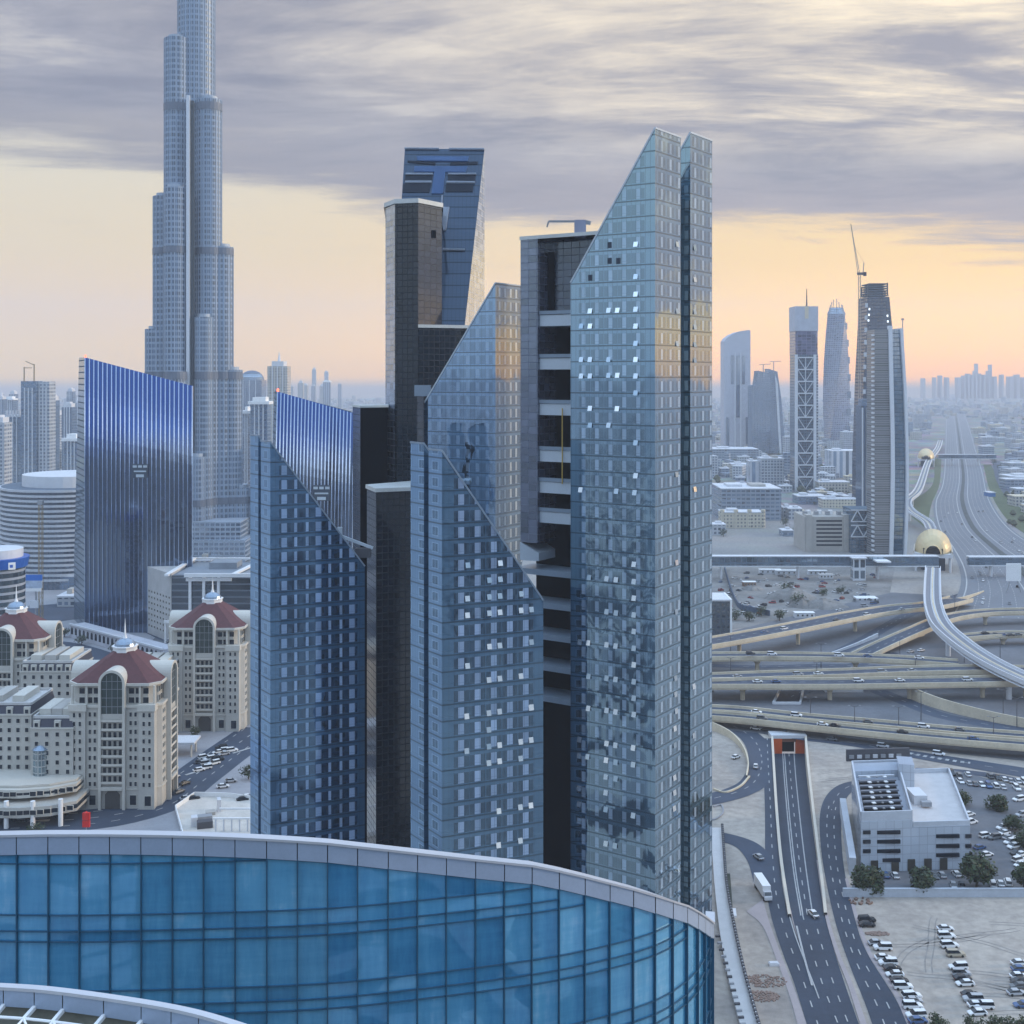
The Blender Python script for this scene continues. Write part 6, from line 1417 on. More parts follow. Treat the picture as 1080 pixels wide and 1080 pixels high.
for px, py in ((917, 326), (916.5, 332), (916, 338), (936, 333), (936.4, 339), (915.4, 350)):
    l_ = MB(); p = P(px, py, Y-1.5); l_.box(p, (1.5, .6, 2.2)); l_.build('site_lamp', emit('cold site lamp', (.8, .9, 1), 2.2), r)
r = thing('tower_crane', 'tall pale luffing crane with steep jib beside the unfinished tower', 'crane', (XX(906.5, Y), Y, 0)); X = XX(906.5, Y); zt = ZZ(290, Y)
m_ = MB()
for i in (-1, 1):
    for j in (-1, 1): m_.bar((X+i*1.1, Y+j*1.1, 0), (X+i*1.1, Y+j*1.1, zt), .38, .38)
for k in range(50):
    z0, zz = zt*k/50, zt*(k+1)/50; s_ = 1 if k % 2 else -1; m_.bar((X-s_*1.1, Y-1.1, z0), (X+s_*1.1, Y-1.1, zz), .22, .22)
CRM = pm('warm grey crane paint', (.36, .30, .26), .5); m_.build('mast', CRM, r)
m_ = MB(); m_.box((X+2, Y, zt+1.4), (9, 3, 2.8)); m_.box((X+6, Y, zt+1), (3, 3, 4.5)); m_.build('machinery_deck', DSTEEL, r)
e = P(897.3, 236, Y); b = Vector((X-1, Y, zt+2)); m_ = MB(); m_.bar(b+Vector((-.9, 0, 0)), e, .55, .55); m_.bar(b+Vector((1.2, 0, 0)), e, .55, .55)
for k in range(16): f_ = k/16; m_.bar(b.lerp(e, f_)+Vector((-.9*(1-f_), 0, 0)), b.lerp(e, f_+1/16)+Vector((1.2*(1-f_), 0, 0)), .3, .3)
m_.build('jib', CRM, r)
m_ = MB(); m_.bar((X+4, Y, zt+2), (X+5, Y, ZZ(277, Y)), .8, .8); m_.bar((X+5, Y, ZZ(277, Y)), b.lerp(e, .55), .25, .25); m_.build('stay_frame', CRM, r)
m_ = MB(); m_.bar((X, Y, ZZ(316, Y)), (XX(914, Y), Y, ZZ(318, Y)), .6, .6); m_.bar((X, Y, ZZ(354, Y)), (XX(912, Y), Y, ZZ(355, Y)), .6, .6); m_.build('wall_tie', DSTEEL, r)
# beige slab tower with white fins
Y = 1010.0; r = thing('slab_tower', 'tall slim beige tower with curved white fins framing dark blue glass', 'tower', (XX(938, Y), Y, 0))
ys_ = [588, 560, 530, 500, 470, 440, 410, 380, 362, 350]
xr = lambda y: 952.5+5.0*math.exp(-((y-500)/110)**2)-2.0*(y < 400)*((400-y)/55)
xm = lambda y: 936.5+3.2*math.exp(-((y-490)/110)**2)
zz_ = lambda y: 0 if y == 588 else ZZ(y, Y)
def vslab(name, fa, fb, mt, y0=0.0, y1=20.0, top=0):
    m_ = MB()
    for a, b in zip(ys_[:-1], ys_[1:]):
        A = [Vector((XX(fa(a), Y), Y+y0, zz_(a))), Vector((XX(fb(a), Y), Y+y0, zz_(a))), Vector((XX(fb(b), Y), Y+y0, zz_(b)+(top if b == 350 else 0))), Vector((XX(fa(b), Y), Y+y0, zz_(b)+(top if b == 350 else 0)))]
        B = [v+Vector((0, y1-y0, 0)) for v in A]; m_.poly(A); m_.poly([A[1], B[1], B[2], A[2]]); m_.poly([B[0], A[0], A[3], B[3]])
        if b == 350: m_.poly([A[3], A[2], B[2], B[3]])
    return m_.build(name, mt, r)
vslab('beige_shaft', lambda y: 922.3, xm, facade('beige banded wall', (.20, .20, .205), (.12, .125, .135), 40, 1.9, (0, 1), (.5, .95), .05), 0, 22, 2)
vslab('blue_glazing', xm, xr, facade('deep blue strip', (.03, .075, .12), (.02, .07, .12), 2.2, 3.6, (.04, .96), (.1, .95), .25), 1, 21, 2)
vslab('white_fin', lambda y: xm(y)-.6, lambda y: xm(y)+3.4, WFR, -2, 2, 5); vslab('white_fin', lambda y: xr(y)-2.4, lambda y: xr(y)+.4, WFR, -2, 22, 3)
m_ = MB()
for k in range(48): z = 6+k*3.75; m_.box((XX(922.2, Y)-.6, Y+2, z), (1.6, 4, 1.5))
m_.build('balcony', PALE, r)
m_ = MB(); p = P(952, 345, Y+12); m_.bar(p-Z3*4, p+Z3*6, .6, .6); m_.box(p+Z3*6.5, (2, 1, 1.6)); m_.build('roof_gantry', STEEL, r)
vs2 = thing('dark_tower', 'dark slim glass tower between the unfinished tower and the beige slab tower', 'tower', (XX(915, 1100), 1100, 0))
m_ = MB(); m_.span(XX(908.5, 1100), XX(924, 1100), 1100, 1118, 0, ZZ(428, 1100)); m_.build('shaft', facade('navy strip glazing', (.06, .10, .17), (.018, .035, .07), 3.2, 60, (.25, .9), (.0, 1), .2), vs2)
for px in (909.5, 914.5, 919): m_ = MB(); m_.span(XX(px, 1100)-.5, XX(px, 1100)+.6, 1099, 1101, 0, ZZ(430, 1100)); m_.build('white_fin', WFR, vs2)
m_ = MB(); m_.span(XX(910, 1100), XX(922, 1100), 1103, 1115, ZZ(428, 1100), ZZ(421, 1100)); m_.build('roof_box', FA, vs2)
# office E and the truss link
r = thing('banded_office', 'beige office with dark window bands and parked roof plant below the slab tower', 'office', G(872, 582)); Y = G(872, 582).y
m_ = MB(); m_.span(XX(848.5, Y), XX(897, Y), Y, Y+40, 0, ZZ(545, Y)); m_.build('wall', pm('beige stone', (.40, .38, .35), .8), r)
for k in range(7):
    z = 5+k*3.4; m_ = MB(); m_.span(XX(861, Y), XX(888, Y), Y-.2, Y+.6, z, z+1.5); m_.build('window_band', DARKW, r)
for px in (853, 892.5): m_ = MB(); m_.span(XX(px-3, Y), XX(px+3, Y), Y-1.5, Y+8, 0, ZZ(543, Y)); m_.build('corner_pier', pm('beige stone', (.4, .38, .35)), r)
for k in range(7): m_ = MB(); x = XX(853+k*6, Y); m_.box((x, Y+14+(k % 2)*8, ZZ(545, Y)+1.6), (3.2, 5, 3.2)); m_.build('roof_unit', WHITE if k % 2 else STEEL, r)
r = thing('truss_link', 'dark blue glazed link building with white cross bracing below the slab tower', 'link building', (XX(910, 1035), 1035, 0)); Y = 1035
m_ = MB(); m_.span(XX(897.3, Y), XX(924, Y), Y, Y+25, 0, ZZ(537, Y)); m_.build('glazing', facade('link glazing', (.05, .10, .15), (.02, .05, .08), 3, 3.6, (.08, .94), (.1, .94), .2), r)
for y0, y1 in ((538, 550), (554, 566)):
    z0, z1 = ZZ(y0, Y), ZZ(y1, Y); xa, xb = XX(897.5, Y), XX(924, Y); m_ = MB()
    for z in (z0, z1): m_.bar((xa, Y-.6, z), (xb, Y-.6, z), .9, .9)
    for k in range(2):
        u, w = xa+(xb-xa)*k/2, xa+(xb-xa)*(k+1)/2; m_.bar((u, Y-.6, z1), ((u+w)/2, Y-.6, z0), .8, .8); m_.bar(((u+w)/2, Y-.6, z0), (w, Y-.6, z1), .8, .8)
    m_.build('truss', WFR, r)
# lower blocks
def block(label, x0, x1, yb_, yt, mt, dpt=30, name='low_building', roofbits=1, group=None):
    a, b = G(x0, yb_), G(x1, yb_); z = ZZ(yt, a.y); w = b.x-a.x; r = thing(name, label, 'building', a, group)
    m_ = MB(); m_.span(a.x, b.x, a.y, a.y+dpt, 0, z); m_.build('wall', [mt], r)
    m_ = MB(); m_.span(a.x-.4, b.x+.4, a.y-.4, a.y+dpt+.4, z, z+.9); m_.build('parapet', PALE, r)
    for k in range(roofbits): m_ = MB(); m_.span(a.x+w*(.15+.4*k), a.x+w*(.4+.4*k), a.y+dpt*.3, a.y+dpt*.7, z+.9, z+3.4); m_.build('roof_box', CONC if k else PALE, r)
    return r
FE = facade('blue grey panels', (.24, .28, .34), (.10, .14, .20), 5, 4, (.1, .9), (.3, .8), .2)
FF = facade('cream block wall', (.55, .50, .40), (.22, .21, .19), 3.4, 3.4, (.25, .75), (.3, .8), .1)
FG = facade('white strip wall', (.58, .60, .64), (.14, .19, .26), 9, 60, (.3, .8), (.0, 1), .15)
b_ = block('wide blue grey block behind the small cream one, left of the braced tower', 761, 824, 549, 516, FE, 60, roofbits=2)
b_ = block('small cream palace like block with corner turrets left of the braced tower', 762, 805, 557, 541, FF, 24)
a, b = G(762, 557), G(805, 557)
for k in range(4): m_ = MB(); x = a.x+(b.x-a.x)*k/3; m_.cyl((x, a.y+1), 2.2, 0, ZZ(537.5, a.y), 10); m_.build('turret', FF, b_)
block('narrow white fronted block left of the braced tower', 791, 802.5, 515, 487, FG, 26)
block('taller grey banded block beside the narrow white one', 803, 827, 516, 484, FB, 30, roofbits=2)
block('white block with dark vertical strips under the twisted tower', 877, 909, 504, 476, FG, 40)
block('small grey block in front of the twisted tower foot', 890, 906, 474, 456, FB, 30)
block('low hazy hall between the leaning towers and the braced tower', 822, 838, 496, 487, FC, 30)
block('long hazy flat hall at the foot of the curved top tower', 752, 800, 486, 474, FE, 60)
block('hazy beige hall in front of the leaning towers', 772, 800, 498, 490, FC, 30)
block('pale low shop row right of the braced tower', 864, 896, 520, 509, FC, 26)
block('grey site shed right of the braced tower foot', 842, 872, 532, 524, FA, 30)
block('cream low shed behind the banded office', 868, 906, 536, 527, FF, 22)
block('small pale store beside the far slip road', 826, 845, 546, 536, FB, 20)
r = block('dark small building with white roof edge tucked right of the tallest tower', 738, 771, 675, 634, facade('dark plain wall', (.07, .085, .10), (.03, .04, .06), 3, 3, (.2, .8), (.2, .8), .2), 22)
m_ = MB(); a = G(771, 675); m_.span(a.x-.6, a.x+.5, a.y-.6, a.y+22, 0, ZZ(632, a.y)); m_.build('side_wall', WHITE, r)
# quarter right of the highway
rq = random.Random(5); kinds = (('low pale villa in the hazy quarter right of the highway', FB), ('low cream villa in the hazy quarter right of the highway', FC), ('low grey block in the hazy quarter right of the highway', FE))
for i in range(46):
    py = rq.uniform(452, 545); px = rq.uniform(1052+max(0, (py-500)*.55), 1110)
    if py < 480: px = rq.uniform(1030, 1100)
    k = i % 3; wd = rq.uniform(14, 34); g = G(px, py)
    r = thing('villa', kinds[k][0], 'villa', g, ('pale villas', 'cream villas', 'grey blocks')[k]+' right of the highway'); h_ = rq.uniform(6, 15)
    m_ = MB(); m_.box(g+Z3*h_/2, (wd, 22, h_), 0); m_.build('wall', [kinds[k][1]], r); m_ = MB(); m_.box(g+Z3*(h_+.5), (wd+1, 23, 1)); m_.box(g+Vector((wd*.2, 2, h_+2)), (wd*.35, 9, 3)); m_.build('roof', PALE if k != 1 else CREAMC, r)
rq2 = random.Random(17)
for i in range(90):
    py = rq2.uniform(476, 572); px = rq2.uniform(752, 902)
    if py > 536 and 756 < px < 826: continue
    if py > 535 and px > 838: continue
    if 868 < px < 914 and py < 508: continue
    k = i % 3; wd = rq2.uniform(8, 22); g = G(px, py); h_ = rq2.uniform(4, 12)
    lb = ('small pale building in the hazy district round the braced tower', 'small cream building in the hazy district round the braced tower', 'small grey building in the hazy district round the braced tower')[k]
    r = thing('district_building', lb, 'building', g, ('pale', 'cream', 'grey')[k]+' buildings of the district round the braced tower'); m_ = MB(); m_.box(g+Z3*h_/2, (wd, 16, h_)); m_.build('wall', [kinds[k][1]], r)
    m_ = MB(); m_.box(g+Z3*(h_+.4), (wd+.8, 16.8, .8)); m_.box(g+Vector((wd*.15, 2, h_+1.6)), (wd*.35, 6, 2)); m_.build('roof', PALE if k != 1 else CREAMC, r)
block('blue roofed kiosk on the green verge right of the highway', 1043, 1050, 524, 520, pm('kiosk blue', (.05, .18, .45), .5), 16, roofbits=0)
block('large pale hall at the right edge above the footbridge', 1066, 1120, 513, 503, FB, 40, roofbits=2)
# the far city and the skyline on the haze
rc = random.Random(11); m_ = MB()
for i in range(4600):
    Y = 1700*math.exp(rc.random()*1.45); px = rc.uniform(-60, 1140); X = XX(px, Y)
    if Y < 2700 and 940 < px < 1060: continue
    if 980 < px < 1040 and Y < 4200: continue
    if Y < 2500 and 745 < px < 930 and rc.random() < .5: continue
    h_ = rc.choice((5, 6, 7, 8, 9, 10, 12, 14, 18))*(1 if rc.random() < .9 else 2.2); w_ = rc.uniform(7, 26); m_.box((X, Y, h_/2), (w_, rc.uniform(10, 30), h_), rc.uniform(-.4, .4), rc.choice((0, 0, 1, 2)))
struct('distant_city', m_, [FB, FC, FE], 'stuff')
m_ = MB(); Y = 7700
for px, yt, w_ in ((987, 391, 3), (993, 389, 4), (1000, 391, 5), (1012, 391, 6), (1018, 389, 4), (1022, 387, 4), (1026, 388, 5), (1030, 384, 3), (1031.4, 381, 1.4), (1034, 387, 4), (1039, 388, 4), (1044, 384, 3), (1046, 382, 1.3), (1050, 390, 6), (1058, 388, 3), (1067, 390, 8), (1074, 388, 6), (1082, 391, 9), (975, 392, 4), (1094, 388, 6)):
    m_.span(XX(px-w_/2*.5, Y), XX(px+w_/2*.5, Y), Y, Y+60, 0, ZZ(yt+(2.5 if w_ < 2 else 7.0), Y))
struct('distant_skyline', m_, [pm('distant warm grey', (.38, .36, .36), .9)], 'stuff')
m_ = MB(); rt = random.Random(3)
for i in range(1500):
    Y = 1050*math.exp(rt.random()*1.5); px = rt.uniform(-60, 1140)
    if 950 < px < 1060 or (745 < px < 950 and Y < 1500): continue
    if px < 745 and Y < 1350: continue
    X = XX(px, Y); s_ = rt.uniform(3, 6); m_.cyl((X, Y), s_*.4, 1, 1+s_*.5, 6, r2=s_); m_.cyl((X, Y), s_, 1+s_*.5, 1+s_*1.4, 6, r2=s_*.3)
struct('distant_trees', m_, [GREEND], 'stuff')
# ------------------------------------------------------------------ trees
def leafcloud(rng, r, n, size, squash=.85, seed=0):
    mb = MB(); lob = [(Vector((rng.uniform(-.5, .5), rng.uniform(-.5, .5), rng.uniform(-.35, .45)))*r, r*rng.uniform(.42, .66)) for _ in range(9)]
    for i in range(n):
        c, q = rng.choice(lob); d = Vector((rng.gauss(0, 1), rng.gauss(0, 1), rng.gauss(0, 1))).normalized(); p = c+d*q*rng.uniform(.55, 1.08); p.z *= squash
        a = Vector((rng.gauss(0, 1), rng.gauss(0, 1), rng.gauss(0, .6))).normalized(); b = a.cross(d if abs(a.dot(d)) < .9 else Vector((0, 0, 1))).normalized(); s = size*rng.uniform(.5, 1.2)
        mb.poly([p-a*s, p-b*s*.6, p+a*s, p+b*s*.6], rng.choice((0, 0, 1)))
    return mb
def make_tree(name, label, loc, r, hgt, seed, n=900, group=None):
    rng = random.Random(seed); root = thing(name, label, 'tree', loc, group); loc = Vector(loc)
    tk = MB(); tk.tube(loc, loc+Vector((.1, 0, hgt*.5)), r*.07, 8, r2=r*.05)
    for k in range(6):
        a = k*1.05+rng.random(); tk.tube(loc+Z3*hgt*rng.uniform(.3, .5), loc+Vector((math.cos(a)*r*.6, math.sin(a)*r*.6, hgt*rng.uniform(.6, .85))), r*.035, 6, r2=r*.012)
    tk.build('trunk', BARK, root)
    cl = leafcloud(rng, r, n, r*.13); ct = Vector((loc.x, loc.y, loc.z+hgt-r*.78)); cl.v = [v+ct for v in cl.v]; cl.build('crown', [GREENL, GREEND], root); return root
make_tree('round_tree', 'round dark green tree at the left front corner of the white office', G(914, 941), 4.8, 7.4, 1, 2000)
make_tree('round_tree', 'round dark green tree in front of the middle of the white office', G(972, 941), 4.5, 6.8, 2, 2000)
make_tree('round_tree', 'largest dark tree before the right front corner of the white office', G(1030, 938), 5.8, 9.4, 3, 2600)
make_tree('round_tree', 'dark tree at the right edge beside the office boundary wall', G(1080, 938), 4.8, 7.8, 4, 2000)
make_tree('round_tree', 'small dark tree against the rear right side of the white office', G(1015, 850), 3.4, 5.2, 5, 1200)
make_tree('round_tree', 'dark spreading tree in the car park right of the white office', G(1050, 855), 4.2, 6, 6, 1400)
make_tree('round_tree', 'pair of olive tree crowns near the right edge of the car park', G(1068, 876), 3.6, 5.4, 7, 1200)
make_tree('round_tree', 'dark tree at the right edge half way down the office car park', G(1083, 895), 3.8, 5.6, 8, 1200)
make_tree('round_tree', 'bushy green tree at the bottom edge left of the hedge', G(990, 1090), 2.6, 4.6, 9, 600)
for k, (px, lb) in enumerate(((1028, 'left'), (1045, 'middle'), (1062, 'right'), (1078, 'edge'))):
    make_tree('hedge_bush', 'low green bush in the row along the bottom right edge, '+{'left': 'first', 'middle': 'second', 'right': 'third', 'edge': 'last'}[lb]+' from the left', G(px, 1088), 2.6, 3.4, 20+k, 500)
for k, (px, py, r_, lb) in enumerate(((75, 851, 2.6, 'green shrubs left of the nearest hotel portal'), (100, 851, 2.2, 'green shrub right beside the nearest hotel portal'), (147, 846, 2.6, 'green shrubs at the right corner of the nearest hotel'), (206, 778, 3, 'green shrub before the farther right hotel'), (262, 822, 3.4, 'green tree at the street corner beside the left front glass tower'),
                            (38, 885, 3.2, 'olive tree top just above the curved roof at the left'), (62, 853, 2.4, 'dark shrub beside the podium column'), (122, 690, 4, 'dark tree by the road behind the nearest hotel'), (68, 672, 4, 'dark trees at the left end of the parking deck'), (86, 680, 3.6, 'dark tree in front of the parking deck'), (160, 655, 4, 'dark tree at the foot of the white columned office'))):
    make_tree('street_tree', lb, G(px, py), r_, r_*1.7, 40+k, 350)
for k, (px, py, r_, lb) in enumerate(((775, 654, 5, 'green shrub patch at the lower left of the dusty yard'), (790, 655, 5, 'second green shrub patch of the dusty yard, right of the first'), (803, 650, 4.5, 'dark bush below the yard wall'), (822, 655, 5, 'dark bush on the yard edge above the upper flyover'), (868, 628, 4, 'dark palm like tree among the yard cars'), (886, 626, 4, 'dark tree right among the yard cars'), (842, 640, 6, 'large grey green thicket in the middle of the yard'), (832, 628, 6, 'grey green thicket behind the yard centre'))):
    make_tree('yard_tree', lb, G(px, py), r_, r_*1.5, 60+k, 300)
for k in range(26):
    rr = random.Random(90+k); f = k/25; px, py = 1048+f*70+rr.uniform(-4, 8), 490+f*62+rr.uniform(-4, 6)
    make_tree('verge_tree', 'dark tree in the belt along the green verge right of the highway', G(px, py), rr.uniform(5, 8), 11, 90+k, 160, 'verge trees')

td0 = make_tree('district_tree', 'small dark tree in the hazy district round the braced tower', G(763, 566), 4.5, 7.5, 200, 260, 'trees of the district round the braced tower')
rt2 = random.Random(55)
for k in range(48):
    px, py = rt2.uniform(752, 905), rt2.uniform(500, 574)
    if (py > 534 and 756 < px < 828) or (py > 535 and px > 840): continue
    copy_tree(td0, G(px, py)-Vector((0, 0, .2)), rt2.uniform(0, 6), 'small dark tree in the hazy district round the braced tower', None, rt2.uniform(.6, 1.3))
# ------------------------------------------------------------------ cars
def car_paint(name, c): return pm(name, c, .25, .04, .5, spec=.6)
PAINT = {'white': car_paint('white car paint', (.78, .78, .78)), 'silver': car_paint('silver car paint', (.42, .43, .45)), 'black': car_paint('black car paint', (.015, .016, .02)), 'grey': car_paint('grey car paint', (.13, .14, .15)),
         'blue': car_paint('blue car paint', (.05, .11, .25)), 'red': car_paint('red car paint', (.32, .03, .03)), 'beige': car_paint('beige car paint', (.42, .36, .27))}
TYRE = pm('tyre rubber', (.02, .02, .02), .8); CGL = pm('car glass', (.015, .02, .028), .06, .1, .5, spec=.8); LAMPW = pm('headlight glass', (.7, .7, .7), .2); LAMPR = pm('tail light', (.30, .015, .015), .3)
def sect(mb, secs, mi=0):
    """skin closed cross sections (lists of points) along the car"""
    n = len(secs[0])
    for a, b in zip(secs[:-1], secs[1:]):
        for i in range(n): j = (i+1) % n; mb.poly([a[i], a[j], b[j], b[i]], mi)
    mb.poly(secs[0][::-1], mi); mb.poly(secs[-1], mi)
def car_meshes(suv):
    L, Wd = (4.8, 1.95) if suv else (4.6, 1.8); hb = 1.0 if suv else .86; hr = 1.82 if suv else 1.44
    prof = [(-.5, .55, hb-.16, .86), (-.47, .34, hb-.02, .97), (-.30, .30, hb, 1), (.16, .30, hb, 1), (.36, .30, hb-.06, .98), (.47, .34, hb-.20, .92), (.5, .50, hb-.32, .80)]
    if suv: prof = [(x, z0, z1+(.08 if x > .3 else 0), w) for x, z0, z1, w in prof]
    S = [[Vector((x*L, -Wd/2*w, z0)), Vector((x*L, -Wd/2*w*1.0, (z0+z1)/2)), Vector((x*L, -Wd/2*w*.93, z1)), Vector((x*L, Wd/2*w*.93, z1)), Vector((x*L, Wd/2*w, (z0+z1)/2)), Vector((x*L, Wd/2*w, z0))] for x, z0, z1, w in prof]
    body = MB(); sect(body, S)
    c0, c1, c2, c3 = ((-.49, -.44, .10, .26) if suv else (-.42, -.24, .08, .27))
    roof = MB(); sect(roof, [[Vector((x*L, -w, hr-.07)), Vector((x*L, -w*.85, hr)), Vector((x*L, w*.85, hr)), Vector((x*L, w, hr-.07))] for x, w in ((c1-.01, .64), ((c1+c2)/2, .70), (c2+.01, .64))])
    glass = MB(); A = [Vector((c0*L, s*.82, hb-.02)) for s in (-1, 1)]; B = [Vector((c3*L, s*.82, hb-.03)) for s in (-1, 1)]; C = [Vector((c1*L, s*.66, hr-.06)) for s in (-1, 1)]; D = [Vector((c2*L, s*.66, hr-.06)) for s in (-1, 1)]
    glass.poly([A[0], B[0], D[0], C[0]]); glass.poly([B[1], A[1], C[1], D[1]]); glass.poly([B[0], B[1], D[1], D[0]]); glass.poly([A[1], A[0], C[0], C[1]])
    wh = MB(); wh.tube((0, -.11, 0), (0, .11, 0), .34, 14); hl = MB(); hl.box((0, 0, 0), (.12, .34, .14)); 
    return dict(L=L, W=Wd, hb=hb, body=body.mesh('body', PAINT['white']), roof=roof.mesh('roof', PAINT['white']), glass=glass.mesh('windows', CGL), wheel=wh.mesh('wheel', TYRE), hl=hl.mesh('headlight', LAMPW), tl=hl.mesh('tail_light', LAMPR))
CM = {False: car_meshes(False), True: car_meshes(True)}; CB = {}
def car(label, loc, rz, colour, suv=False, group=None, full=True):
    k = CM[suv]
    if (colour, suv) not in CB:
        a, b = k['body'].copy(), k['roof'].copy(); a.materials[0] = b.materials[0] = PAINT[colour]; CB[(colour, suv)] = (a, b)
        me = bpy.data.meshes.new('car'); bm = bmesh.new()
        for q, mi in ((a, 0), (b, 0), (k['glass'], 1)):
            n0 = len(bm.faces); bm.from_mesh(q); bm.faces.ensure_lookup_table()
            for f_ in bm.faces[n0:]: f_.material_index = mi
        for x in (-.31, .31):
            for s in (-1, 1):
                n0 = len(bm.faces); q = k['wheel'].copy(); q.transform(Matrix.Translation((x*k['L'], s*(k['W']/2-.1), .34))); bm.from_mesh(q); bm.faces.ensure_lookup_table()
                for f_ in bm.faces[n0:]: f_.material_index = 2
        bm.to_mesh(me); bm.free()
        for m_ in (PAINT[colour], CGL, TYRE): me.materials.append(m_)
        CB[(colour, suv, 'one')] = me
    nm = 'parked_car'
    if not full:
        o = bpy.data.objects.new(nm, CB[(colour, suv, 'one')]); COL.objects.link(o); o.location = loc; o.rotation_euler = (0, 0, rz); ORG[o] = Vector(loc); return tag(o, label, 'car', group)
    a, b = CB[(colour, suv)]; r = thing(nm, label, 'car', loc, group); r.rotation_euler = (0, 0, rz)
    def add(me, n_, p=(0, 0, 0)): o = bpy.data.objects.new(n_, me); COL.objects.link(o); o.parent = r; o.location = p
    add(a, 'body'); add(b, 'roof'); add(k['glass'], 'windows')
    for x in (-.31, .31):
        for s in (-1, 1): add(k['wheel'], 'wheel', (x*k['L'], s*(k['W']/2-.1), .34))
    for s in (-1, 1): add(k['hl'], 'headlight', (.475*k['L'], s*.62, k['hb']-.33)); add(k['tl'], 'tail_light', (-.487*k['L'], s*.62, k['hb']-.20))
    return r
ORDN = ('first', 'second', 'third', 'fourth', 'fifth', 'sixth', 'seventh', 'eighth', 'ninth', 'tenth', 'eleventh', 'twelfth', 'thirteenth', 'fourteenth', 'fifteenth', 'sixteenth', 'seventeenth', 'eighteenth', 'nineteenth', 'twentieth', 'twenty first', 'twenty second', 'twenty third', 'twenty fourth', 'twenty fifth')
rcar = random.Random(21)
def lot(items, where, rz, cols, group, full=True, conv=None, jit=.06, z=.06):
    for k, (x, y) in enumerate(items):
        c = cols[k % len(cols)] if isinstance(cols, (list, tuple)) else cols; suv = rcar.random() < .45
        g = G(*conv(x, y)); g.z = z
        car('%s %s, %s from far end, %s' % (c, 'off roader' if suv else 'saloon', ORDN[k], where), g, rz+rcar.uniform(-jit, jit)+(math.pi if rcar.random() < .4 else 0), c, suv, group, full)
zs_ = lambda x, y: (880+x/5.4, 930+(y+9)/5.4)
lot([(185, 220), (185, 245), (240, 350), (275, 378), (280, 435), (305, 465), (330, 495), (345, 530), (370, 565), (390, 600), (440, 655), (450, 680), (445, 712), (465, 765), (475, 795)], 'the left row of the sandy lot', .05,
    ['black', 'black', 'silver', 'white', 'white', 'white', 'black', 'white', 'black', 'white', 'white', 'silver', 'white', 'white', 'blue'], 'cars on the sandy lot', conv=zs_)
lot([(632, 268), (638, 312), (655, 365), (690, 415), (705, 490), (722, 525), (730, 552), (745, 582), (775, 645), (790, 672), (812, 705), (850, 712), (815, 750)], 'the middle row of the sandy lot', .03,
    ['white', 'white', 'white', 'beige', 'white', 'silver', 'black', 'white', 'black', 'silver', 'white', 'white', 'white'], 'cars on the sandy lot', conv=zs_)
lot([(1055, 465), (1058, 500), (1050, 540), (1055, 568), (1052, 597), (1035, 635), (1075, 705)], 'the right row of the sandy lot', .05, ['white', 'blue', 'white', 'black', 'grey', 'silver', 'blue'], 'cars on the sandy lot', conv=zs_)
zo_ = lambda x, y: (970+x/6.74, 780+(y+6)/6.74)
lot([(228, 245), (280, 262), (343, 252), (500, 265), (555, 275), (602, 287), (645, 297), (700, 300), (745, 306)], 'the back row of the office car park', 1.45, ['black', 'grey', 'white', 'grey', 'black', 'white', 'silver', 'white', 'white'], 'cars at the white office', conv=zo_)
lot([(290, 300), (350, 315), (392, 320), (440, 325), (490, 333), (540, 335), (592, 342), (690, 350)], 'second row of the office car park', 1.5, ['white', 'silver', 'grey', 'white', 'blue', 'white', 'white', 'white'], 'cars at the white office', conv=zo_)
lot([(592, 632), (600, 668), (632, 702), (690, 712), (645, 735), (712, 742), (672, 768), (690, 812), (726, 820), (705, 862), (716, 895)], 'slanting row of the office car park', .45, ['white', 'white', 'silver', 'white', 'white', 'white', 'white', 'black', 'white', 'white', 'white'], 'cars at the white office', conv=zo_)
lot([(350, 535), (365, 592), (470, 690), (530, 702), (425, 772), (475, 822), (705, 430), (728, 540)], 'the loose cars right of the white office', .4, ['white', 'white', 'white', 'grey', 'blue', 'white', 'white', 'silver'], 'cars at the white office', conv=zo_)
lot([(520, 1035), (575, 1030), (628, 1025), (240, 1045), (300, 1040)], 'the row just inside the boundary wall', 1.35, ['white', 'white', 'white', 'silver', 'grey'], 'cars at the white office', conv=zo_)
zf_ = lambda x, y: (880+x/5.4, 780+(y+6)/5.4)
lot([(290, 775), (345, 778), (570, 780), (612, 776), (695, 770)], 'the row under the front of the white office', 1.55, ['blue', 'white', 'grey', 'silver', 'white'], 'cars at the white office', conv=zf_)
# street cars on the left
zl = lambda x, y: (150+x/7.2, 740+(y+8)/7.2)
lot([(600, 352), (640, 372), (680, 372), (575, 385), (620, 398), (470, 425), (510, 438), (545, 470), (440, 460), (488, 470), (430, 520), (480, 505), (575, 440)], 'the cluster parked beside the street bend', .55, ['black', 'white', 'white', 'white', 'silver', 'white', 'white', 'white', 'grey', 'silver', 'white', 'white', 'black'], 'cars beside the street bend', False, zl, .2)
for x, y, rz, c, lb in ((245, 578, 1.1, 'white', 'white car alone at the kerb right of the nearest hotel'), (325, 625, 1.0, 'black', 'black car driving round the street bend'), (280, 688, 1.0, 'grey', 'grey car following the black one round the street bend'), (390, 740, .4, 'black', 'black car near the corner of the pale plot'), (335, 738, .4, 'silver', 'silver car near the corner of the pale plot'),
                        (612, 648, .3, 'white', 'white car on the near side road by the street corner'), (672, 606, .3, 'silver', 'silver car on the near side road by the street corner'), (765, 748, .4, 'black', 'black car beside the left front glass tower foot'), (800, 728, .4, 'white', 'white car beside the left front glass tower foot')):
    g = G(*zl(x, y)); g.z = .24; car(lb, g, rz, c, False, None, False)
